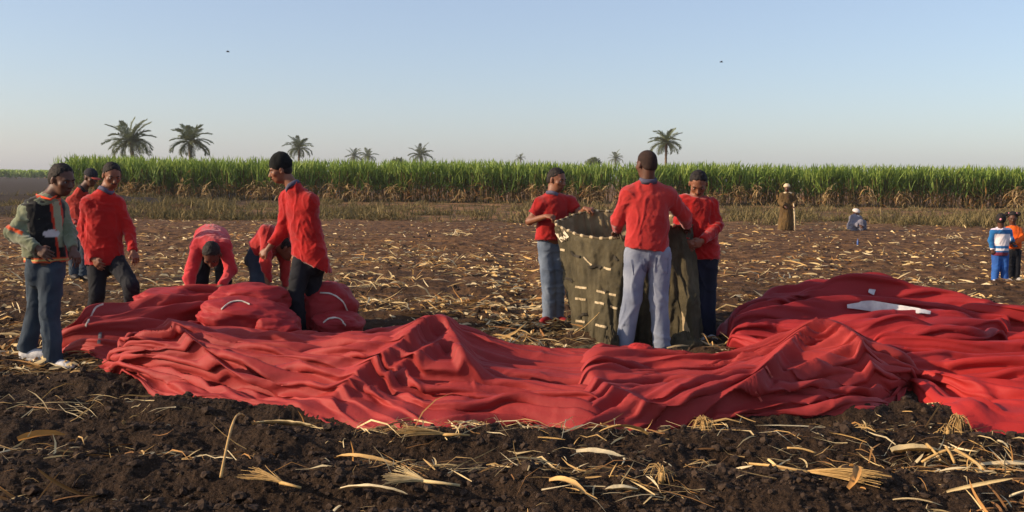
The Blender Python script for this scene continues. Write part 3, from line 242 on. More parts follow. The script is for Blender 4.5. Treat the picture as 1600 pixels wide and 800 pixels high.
 [1549,-2,-5,-3,0,6,3,1,-3,-7,-6,-1,3,8,5,0,-5,-7,-2,2,8,4,0,-6,-6,-2,4,6,4,0,-4,-7,-2,0,3,6,4,0,-2,-1,12,24,-62,13,10,4,-1,-5,-8,-5,0,5,10,8,4,2,-1,2,3,6,7,7,4,2,1,1,4,6,7,5,4,5,-27,0,1,1,6,-3,1,-3,1,1,-1,3,3,-1,0,0,0,0,3,2,-2,0,2,1,-1,5,-1,-3,1,2,1,5,2,0,1,-3,-3,5,4,0,-16,-27,68,-12,-9,-2,5,5,2,5,4,-9,-3,-4,-10,-6,3,5,4,6,-8,-10,8,16,-8,-2,1,1,4,-2,0,0,-28,0,4,1,-1,-2,2,4,-2,-1,4,0,0,1,-1,1,0,1,2,1,-1,1,0,-1,3,1,0,0,0,1,0,2,-1,4,-3,4,-1,-3,0,0,1,-1,-3,3,4,0,3,-4,3,5,0,9,0,5,-2,-6,-15,6,9,-7,10,2,-15,-17,18,12,4,3,-8,2,1,-1,-29,2,-1,2,1,2,1,-2,0,-1,1,4,2,0,1,1,-2,2,0,1,2,1,0,-1,0,0,2,2,-1,-1,2,1,1,-2,4,-9,0,1,2,1,4,6,3,-2,-2,2,-4,5,7,-6,0,3,4,-2,3,-3,5,-18,-3,11,2,5,6,-3,-10,-8,-5,10,24,1,-7,-6,-27,0,1,4,-1,0,-1,0,-3,6,8,-2,1,-2,0,2,-2,-1,-1,2,5,-2,3,-4,0,0,0,6,0,4,-5,-3,-1,3,-1,8,1,5,-4,0,1,3,-6,5,1,-7,9,3,-1,5,-2,-3,1,0,14,26,26,16,-5,-26,-39,-5,0,10,3,-5,-2,-2,-14,2,3,1,-25,1,1,0,0,0,0,1,1,6,-2,3,2,2,-3,-4,-2,0,2,3,1,1,0,2,-3,-2,3,3,0,0,-2,0,3,2,-2,5,0,-2,4,-3,-5,-6,7,0,8,6,-8,2,4,0,0,3,-1,-1,-1,-3,-4,-1,1,5,15,0,0,3,8,6,-3,-13,-11,-3,6,8,-21,1,3,1,-4,2,-1,-3,7,1,2,-1,1,-1,-3,-4,-1,6,3,3,-1,2,-4,0,-1,3,3,-2,1,0,-2,7,2,-3,2,-3,4,-4,2,4,-3,4,0,-1,-2,2,1,1,0,-2,3,-1,-2,1,-2,1,-5,0,-3,2,6,8,3,-2,-2,2,1,1,-2,0,0,2,-17,2,2,-4,1,1,-1,6,1,0,0,3,1,-4,-6,-6,15,2,-1,1,-3,-1,-8,9,3,2,0,-4,3,-8,7,3,-1,2,0,-2,-1,4,1,-11,5,3,0,6,-4,0,0,-1,2,1,0,1,-1,-2,-2,-2,-1,-2,-2,0,17,1,3,5,-3,-7,1,1,1,0,1,-4,-14,1,0,1,0,-1,3,1,0,0,1,7,-5,-6,-3,10,0,1,2,-2,0,-6,0,1,10,0,-5,2,-3,-4,10,-8,4,-3,10,-5,1,-4,4,8,1,-2,-1,-4,1,-2,2,1,-5,2,-1,3,-2,-2,2,0,2,0,2,2,-1,0,4,0,0,1,-3,-1,4,2,1,3,-12,0,0,-2,5,-1,4,-3,4,-1,7,-5,-5,-4,4,2,4,0,8,-7,-4,-3,5,-1,1,-2,6,-1,-4,0,3,0,-2,7,-3,-4,2,1,1,0,3,2,0,-1,-2,0,-3,2,-1,1,4,-5,0,2,-1,0,0,-4,-1,9,0,-2,1,-5,-2,3,5,-2,0,3,0,-7,-11,1,-2,5,-3,-1,2,4,-1,1,1,-3,-4,-3,6,2,-1,8,-4,-2,0,-3,0,6,-1,3,0,0,-7,4,-4,7,1,4,-11,2,1,4,-8,6,0,0,2,-1,1,4,2,-8,2,1,-2,1,1,-4,1,2,-1,4,4,-4,0,1,-3,3,-3,5,-1,-3,4,-1,-6,-1,-10,0,3,-3,-4,8,-2,1,-4,10,-3,-4,-5,2,3,2,2,2,-8,3,-1,0,2,3,-2,5,-1,-3,-1,3,1,-1,-5,0,3,8,-5,0,1,-2,5,-3,3,-2,-1,-2,0,5,-1,-3,6,1,-5,6,-5,-2,1,0,-1,4,-5,2,5,-3,4,-5,0,-1,-1,-1,3,1,-9,-1,0,-2,4,4,-5,-3,8,1,-3,-6,-4,9,1,2,4,-8,2,-1,-3,1,5,-3,6,0,-4,-6,7,9,1,-9,0,-1,3,-3,0,1,1,4,-4,7,-3,-1,0,0,0,1,1,3,-3,-6,5,-2,5,0,-4,-1,3,-2,2,-1,0,0,1,-1,-1,6,-4,1,0,-1,-9,1,-2,-3,9,-4,1,-1,9,-5,-5,-5,4,4,2,3,-5,0,1,-3,-5,10,4,-8,2,3,0,0,0,-2,-7,3,14,-3,0,0,-7,2,0,0,3,4,-9,4,-1,0,3,-2,1,-1,2,-1,-1,-2,3,0,0,2,-3,2,1,3,-3,-4,0,0,0,2,4,-3,0,0,-8,0,-2,3,3,-3,0,7,-3,-4,-4,-2,6,1,4,-3,-1,0,0,-3,12,3,-13,6,8,-8,-2,-3,3,-2,-1,8,-2,-2,-3,-6,15,-6,1,-1,8,-11,6,-1,2,0,-2,-1,2,1,-2,3,0,0,-1,-1,-1,6,-3,-2,2,0,-3,2,-4,-1,6,-4,0,3,0,3,-6,0,-4,7,-1,2,-5,7,-8,0,-4,2,5,2,1,-4,2,0,-1,5,0,-8,3,13,-7,-2,-4,0,3,-3,3,4,-4,-4,-2,7,-1,0,-1,4,-4,1,1,4,-3,2,-1,-3,6,-1,-5,2,0,5,-3,-2,5,-4,-1,0,4,-2,-2,5,-8,0,1,4,-2,0,3,-2,-7,1,0,3,-2,-2,5,-1,-2,-2,-6,8,1,0,0,1,-3,2,-1,2,-3,-2,14,-3,-5,-2,-3,4,1,-2,6,-1,-3,-4,2,4,-4,2,-2,4,-3,4,-2,1,0,1,-5,7,1,-6,2,-6,6,0,1,1,0,-3,1,3,0,-4,0,2,1,3,-8,4,0,1,-4,-3,-5,-1,2,1,0,-5,7,-6,3,-5,1,3,0,0,1,1,-1,0,0,-1,-1,7,2,-5,-1,-3,-1,5,-1,3,2,-4,-2,3,-1,2,-2,-2,1,1,0,-1,1,1,2,-4,2,6,-7,4,-3,5,-1,-5,-1,3,1,-1,1,2,-5,2,1,-3,4,-2,6,-1,-4,0,-4,-1,-6,0,4,0,-3,0,3,-2,-3,-2,3,1,1,9,-8,0,-1,0,0,0,0,7,-5,-2,0,-3,4,1,2,2,-3,0,1,-3,5,-2,2,-6,8,-2,-5,0,4,-4,2,0,6,-5,-2,2,-3,6,-5,1,1,4,-2,-1,-1,3,1,-4,-1,-2,4,0,7,-3,-7,2,-2,1,-6,1,2,-1,-3,5,-3,1,-1,-3,3,2,2,-2,-1,1,1,-1,0,-1,5,-1,-3,0,-2,0,4,-1,4,-1,0,-1,-2,4,2,-7,-5,11,1,-3,-3,1,2,-2,0,2,3,-2,-1,-4,5,1,-2,1,3,0,-3,-2,2,0,-6,5,-1,-2,2,2,-2,-1,-2,1,1,3,-5,-1,2,-1,-1,4,-3,-2,1,-2,4,0,3,-4,2,1,0,-2,2,1,2,-3,-2,1,-3,4,1,3,-3,0,0,1,-1,2,-5,-2,7,6,-4,-3,-2,2,1,0,-2,2,1,-1,-1,1,3,-4,2,1,2,-4,-1,-1,5,-4,2,-1,4,-4,1,0,-2,-2,5,-4,3,3,-6,1,1,0,-1,1,-1,-2,1,0,4,-1,1,-3,2,1,-1,1,1,0,0,-1,-2,0,0,4,-2,3,-3,1,2,-2,0,1,-5,5,6,-3,-2,-4,4,2,-2,2,-3,3,-4,2,-1,2,1,-1,-1,3,2,-5,1,1,-1,-4,2,4,-6,3,0,2,-3,0,8,1,-1,-8,-5,1,1,-3,4,-2,-2,2,-3,3,1,1,-1,-1,0,2,-1,1,1,0,-1,0,-1,-2,3,-1,2,-1,1,-2,2,-1,2,-3,2,8,-1,-5,-2,1,3,0,-1,-2,1,0,1,-1,1,0,0,0,2,3,-6,0,0,2,-1,1,-3,0,3,-1,0,7,-8,3,1,-1,-6,-1,-5,1,0,-1,0,0,-1,0,-1,3,1,1,-2,1,0,0,1,2,-1,0,-2,2,-2,-1,2,0,2,-1,0,-3,3,-2,2,-3,8,2,-6,0,1,-1,6,-2,-3,-6,7,2,-1,-1,0,1,-1,0,1,1,-3,-1,1,4,-2,0,-2,2,-4,-2,6,-2,9,-10,8,-12,4,-1,-4,0,-1,1,0,0,-1,1,-2,4,-2,4,-3,-2,2,-1,2,2,-5,4,-1,1,-2,1,1,-1,2,1,-4,2,-2,1,0,3,4,-6,0,1,2,3,-1,-2,-5,6,5,-4,-2,-1,1,1,-1,1,4,-8,2,0,2,2,-2,0,5,-9,2,2,3,-6,-2,9,-9,8,-5,0,-5,0,0,0,1,-2,0,1,1,2,-1,2,-4,1,1,0,1,3,-4,0,4,-3,0,1,-1,5,1,-5,-2,2,-5,5,1,4,-3,0,0,0,2,1,-4,-2,5,3,-3,0,-2,1,2,-1,0,-2,1,0,0,1,1,-2,0,-1,1,-3,1,4,0,3,-9,7,-1,-11,10,-1,-5,0,0,1,0,-2,0,2,-1,1,2,0,-2,0,2,-2,1,3,1,-2,0,-3,5,-3,4,0,-2,-1,-4,3,0,1,0,1,2,-3,1,0,2,-4,2,-1,3,3,0,-4,1,-2,4,-3,2,1,2,0,-4,-1,1,0,0,1,0,-2,1,2,-4,2,4,-3,-2,5,-7,3,-5,0,0,0,-1,0,3,0,-3,2,1,-2,2,0,2,-3,0,-4,8,-1,-4,1,3,4,-2,1,-1,-8,6,0,0,-1,1,4,-4,2,-4,3,0,3,-3,3,1,-1,-3,1,-1,4,-3,3,-3,1,-1,-2,3,3,0,-5,1,2,-5,7,-3,2,-2,-2,5,-2,-2,8,-4,-1,-6,1,-1,1,0,1,2,-6,2,0,1,-1,3,1,1,-3,1,2,-2,1,5,-4,-1,-2,4,-2,-6,5,4,0,-3,2,6,-5,1,-4,4,-1,0,-1,3,0,2,-2,0,0,0,0,0,-3,3,3,-6,2,0,4,-2,3,-9,1,5,-2,2,1,0,-1,-5,0,5,-3,3,0,-6,0,1,-1,2,0,-3,6,1,-2,4,-7,4,9,-16,4,1,3,-4,5,-3,-7,3,2,-1,3,0,1,2,0,4,-1,0,-1,-4,3,-3,3,-1,-2,1,1,2,2,-3,0,2,-3,-4,5,-2,1,2,-1,2,1,-3,-2,6,1,-9,4,2,-1,-1,-2,3,4,-7,1,5,0,-6,0,0,1,-1,1,3,-2,4,5,-6,-5,1,1,2,0,0,-3,7,-2,-5,2,1,0,-2,-1,0,8,1,-4,0,4,-3,-4,3,1,4,-6,-1,5,-2,2,1,-4,-1,2,1,-4,4,-1,0,0,0,3,0,0,-3,1,1,-2,6,-3,1,1,-4,-2,3,-4,8,-3,2,1,-5,0,0,-1,2,0,0,3,-1,0,-1,2,0,-3,4,4,6,-11,-2,1,-5,4,3,0,1,-5,10,0,-7,1,0,0,4,-4,0,2,-6,4,0,2,1,1,-1,0,-2,2,-6,4,0,-1,0,3,-2,0,2,-1,5,-2,-5,2,-2,1,3,-3,4,1,-1,-4,0,5,-1,4,-5,0,0,1,-1,0,1,1,2,-2,1,3,0,-3,0,2,-2,-1,0,-2,5,4,-4,1,-2,3,-1,2,-4,1,-1,0,3,1,-2,-2,5,-3,0,0,2,1,0,-3,2,-4,-1,4,1,1,-2,0,2,0,-3,2,-2,-2,1,0,2,0,0,1,-2,0,3,1,-1,2,4,0,-4,0,0,0,0,0,0,0,3,-2,1,0,1,-1,0,1,-3,2,-1,0,4,3,0,1,-3,-6,5,1,3,-5,1,-2,-2,8,-3,-2,0,2,-2,-1,1,2,2,-5,1,-2,1,3,-1,1,2,-1,-3,-1,2,0,1,3,-2,-2,1,0,-1,0,0,3,-1,1,1,2,3,2,-5,1,0,0,0,0,1,-1,0,3,1,-4,3,-1,-1,1,-2,2,-2,4,-3,2,7,-9,4,-3,-3,6,2,0,-3,-5,0,4,1,1,0,2,0,-5,1,1,0,-1,1,-1,3,-1,1,1,0,0,-5,1,2,0,-1,0,5,0,-1,-4,3,2,-4,1,1,1,1,2,-1,6,-4,-1,0,1,0,0,0,-1,0,1,3,-1,1,1,-3,0,-1,0,4,-1,-1,0,1,1,0,-1,-4,-2,-1,11,-3,4,-8,1,4,1,2,-2,0,-1,-4,0,2,1,1,-1,5,1,-3,-1,0,0,1,-1,0,0,0,-2,5,-1,0,1,1,-1,3,-5,0,0,2,1,-2,-3,-4,0,0,0,0,0,1,-2,0,1,2,1,0,1,-4,0,1,0,3,-2,-1,0,-1,3,0,3,-2,-3,3,-1,3,-2,3,-2,1,1,-1,-3,0,1,-5,-3,2,6,0,4,5,-1,-7,-1,-4,1,4,2,1,-2,4,1,-12,5,2,1,0,-1,0,1,2,-3,0,-6,1,-12,-3,0,0,0,0,0,0,0,-1,0,1,2,0,-1,-3,-1,3,1,2,-1,-1,-1,-6,9,-2,5,2,-4,3,-3,3,2,-2,-5,0,0,2,0,-5,5,-4,1,-3,5,1,3,0,-1,-1,1,-2,-3,4,1,-2,3,0,0,-3,0,-1,3,-4,0,3,-2,0,0,-5,-1,-3,-1,-2,1,0,0,-1,0,0,1,-2,0,0,3,0,-2,-1,-2,4,1,1,-4,2,1,-1,-1,3,0,1,1,1,-3,0,0,0,-2,-1,-4,2,3,5,-12,8,-1,-1,3,0,1,-2,-1,10,-7,2,-2,-1,-1,-4,-2,1,4,4,-5,2,2,1,-1,-1,1,-2,-7,3,1,-6,1,1,1,-1,-1,0,-1,-1,3,-2,0,-1,2,-1,-2,3,2,-1,0,-4,1,3,1,-1,-1,0,2,0,1,-3,-2,1,-1,2,-1,-1,-3,-5,5,3,6,2,1,-2,-6,-2,0,0,1,0,-2,7,-5,1,0,-3,-1,0,-5,8,1,1,-1,-1,2,0,-1,-7,7,2,-3,5,8,5,-2,0,0,-1,-1,-2,0,4,-2,-2,0,1,-5,7,1,-2,1,2,-4,0,0,1,0,0,-1,-2,2,-4,4,-1,1,-2,0,-2,3,-8,2,0,9,-1,-4,-1,2,2,2,-12,0,2,9,-4,3,-3,-3,2,-3,-2,2,-2,-5,-2,0,1,-4,-2,2,1,3,0,2,2,3,7,-1,0,-1,0,0,-4,0,-1,2,-3,1,-4,4,3,-2,0,-4,0,11,-5,-2,-2,-1,0,1,-1,-3,4,1,-1,0,-1,-5,1,4,1,-1,2,-3,0,0,1,-1,-1,-1,2,-7,-3,-1,4,7,-4,-4,2,-3,-1,-1,-2,7,-5,-1,-3,2,0,-1,-1,-1,-2,-1,-4,0,9,-2,-4,2,-4,3,3,-3,1,-4,-1,0,1,1,-2,0,6,0,-7,1,3,2,2,-6,-2,-1,3,-1,1,-2,-2,0,-2,1,-1,0,3,-3,1,5,-2,-1,-2,0,0,-1,-1,1,1,1,-5,-3,6,4,-3,0,-3,-1,2,-9,5,-3,1,-3,1,-3,0,-2,-1,0,-1,-2,7,-3,2,-4,-1,-2,2,-2,-1,2,1,-1,-2,1,2,3,-6,2,1,-2,3,-2,0,5,-3,0,-2,-2,-3,4,-1,-5,1,8,-1,-1,4,2,-6,-4,1,-3,1,3,-1,-4,6,1,-4,-2,2,0,1,-1,1,-2,1,-2,-1,2,-5,0,-1,1,-2,0,-2,1,-3,1,-1,1,6,-2,0,-2,3,-1,0,-4,2,-1,-1,0,-2,0,4,0,-4,1,6,-3,-1,1,2,-7,3,-1,-2,1,7,-4,0,2,-5,0,2,1,1,-7,2,1,-3,4,1,0,-3,-1,0,3,2,0,0,-1,-3,-3,2,-1,0,5,-5,0,-3,1,3,0,-1,5,-3,1,-3,-2,2,-2,5,-3,-1,3,-2,2,-4,3,-4,0,1,1,2,2,-5,-1,3,-3,-3,2,2,-4,0,5,0,1,3,-4,-4,1,1,1,4,1,-2,-4,-2,2,0,-1,3,-2,-1,1,4,2,-4,-1,0,1,0,0,-3,1,0,2,0,-3,7,0,-4,0,-1,0,2,-7,8,-2,-5,1,2,-1,4,-2,2,-2,2,-4,2,-2,4,-4,1,-1,0,0,0,2,0,1,-2,0,-2,-1,2,3,-1,-1,-1,0,1,-1,1,-5,3,0,3,0,-1,-2,1,0,-1,-1,1,1,-1,0,2,0,-2,0,0,-1,5,3,-4,2,1,1,-2,-12,9,1,-2,-1,-3,4,4,0,0,0,-1,-1,4,-2,-1,-1,0,5,-6,4,-4,4,-3,2,1,-6,4,0,-1,-2,1,3,-3,3,-1,-3,2,-2,0,1,0,1,-2,4,-2,-1,0,1,1,-1,0,-1,2,-1,-1,-1,-1,-2,2,4,4,-3,-1,-1,1,-1,3,-1,-2,-1,2,9,-10,-1,0,1,1,-1,0,0,5,-2,-2,2,1,-1,0,3,-1,-4,3,-3,2,0,1,-1,-1,1,1,-1,0,1,4,-6,1,-1,1,1,-3,1,-2,1,0,0,1,0,-2,2,1,1,0,-1,1,-1,0,0,-3,2,-1,1,-1,0,2,2,0,0,-2,0,-1,-2,3,-1,-3,5,-1,2,-1,-1,2,-2,3,-3,-3,3,0,2,-1,4,-2,-1,-1,-1,2,0,-1,0,0,-2,2,2,0,-1,-1,-1,-2,0,1,3,-2,1,-1,1,-4,3,-1,1,0,-1,1,-2,2,2,0,0,-1,-1,0,1,-3,1,2,-1,0,0,0,1,0,-3,2,1,1,0,-3,-3,0,0,10,-3,-2,3,-3,3,1,0,-3,-2,3,0,-3,0,-2,1,2,1,-1,-1,6,-4,0,2,-2,1,-1,0,-1,0,0,2,-1,-2,1,-1,1,-2,3,0,0,0,0,-1,-1,1,0,0,0,2,-3,1,1,-1,1,-1,2,0,-2,0,0,-1,0,3,-2,0,-2,0,0,3,2,-5,6,-2,1,-2,4,1,-1,1,-3,-3,3,0,-5,0,6,-1,-8,5,1,-1,0,2,1,-2,0,0,0,0,-1,-2,2,0,-3,2,0,1,-1,-1,4,-1,1,0,-1,1,-1,1,1,-2,0,0,-2,2,0,0,0,-1,0,2,3,-3,0,0,0,-1,0,1,0,1,1,3,0,-7,-1,2,0,-1,-1,4,0,2,-1,-1,2,0,-8,4,0,0,3,-3,-3,5,-3,-1,1,5,-3,-5,4,-1,0,0,1,0,-1,0,1,0,1,0,-1,0,1,0,4,-5,3,0,0,2,-3,-3,2,2,-2,2,-1,-2,1,1,0,1,-2,1,1,-2,0,2,-3,1,0,-1,0,10,-6,1,-5,2,1,-1,0,1,2,1,-2,2,-8,4,-3,0,4,-2,-1,1,0,0,-1,2,0,-1,0,0,0,0,-1,0,1,-1,0,1,0,2,-2,1,0,0,-1,6,-2,0,-2,1,-2,2,0,0,0,0,-2,1,1,0,-2,1,1,0,0,2,0,-2,5,-4,-1,0,-1,1,0,-2,3,0,-2,1,0,-4,10,-2,-1,-1,-9,1,0,0,3,0,1,-2,1,0,-2,2,0,2,-4,0,2,0,-1,-1,3,-2,-1,0,2,3,-3,-1,0,1,0,0,0,1,1,-1,0,2,-2,1,0,0,-1,0,1,0,1,-2,2,-1,1,0,1,-4,-1,4,0,-1,2,-3,4,-4,1,-2,2,-1,-1,-1,0,5,-2,1,-9,1,0,0,1,1,1,-2,2,1,-3,0,0,3,-2,-1,0,2,-3,1,3,-2,-1,0,1,0,3,-4,1,0,0,0,1,0,-1,-1,5,-4,2,-1,1,-1,0,1,-1,0,-2,1,-1,3,-2,1,0,2,1,-3,2,1,-2,1,-3,3,0,1,-3,1,-4,2,-1,1,-1,1,-9,0,1,1,-2,1,1,0,0,2,1,-5,1,2,-1,-1,0,2,-1,-2,1,2,-1,-2,0,0,2,1,-3,0,0,1,1,0,0,0,1,2,-1,-2,0,0,2,-1,-1,-1,2,-2,0,0,1,-1,0,2,-1,2,-3,0,2,-2,4,2,-2,-2,-3,1,1,-2,2,-1,1,-2,-10,0,1,1,0,0,0,3,-3,0,4,-3,-1,0,2,-2,-1,1,1,-1,-1,2,0,-1,0,0,0,1,0,-1,0,0,2,-2,0,0,0,1,0,-1,0,1,3,-4,-1,1,1,1,-2,-1,2,0,-2,1,0,1,0,0,0,3,-3,0,0,-1,4,-4,-4,3,1,0,0,-1],
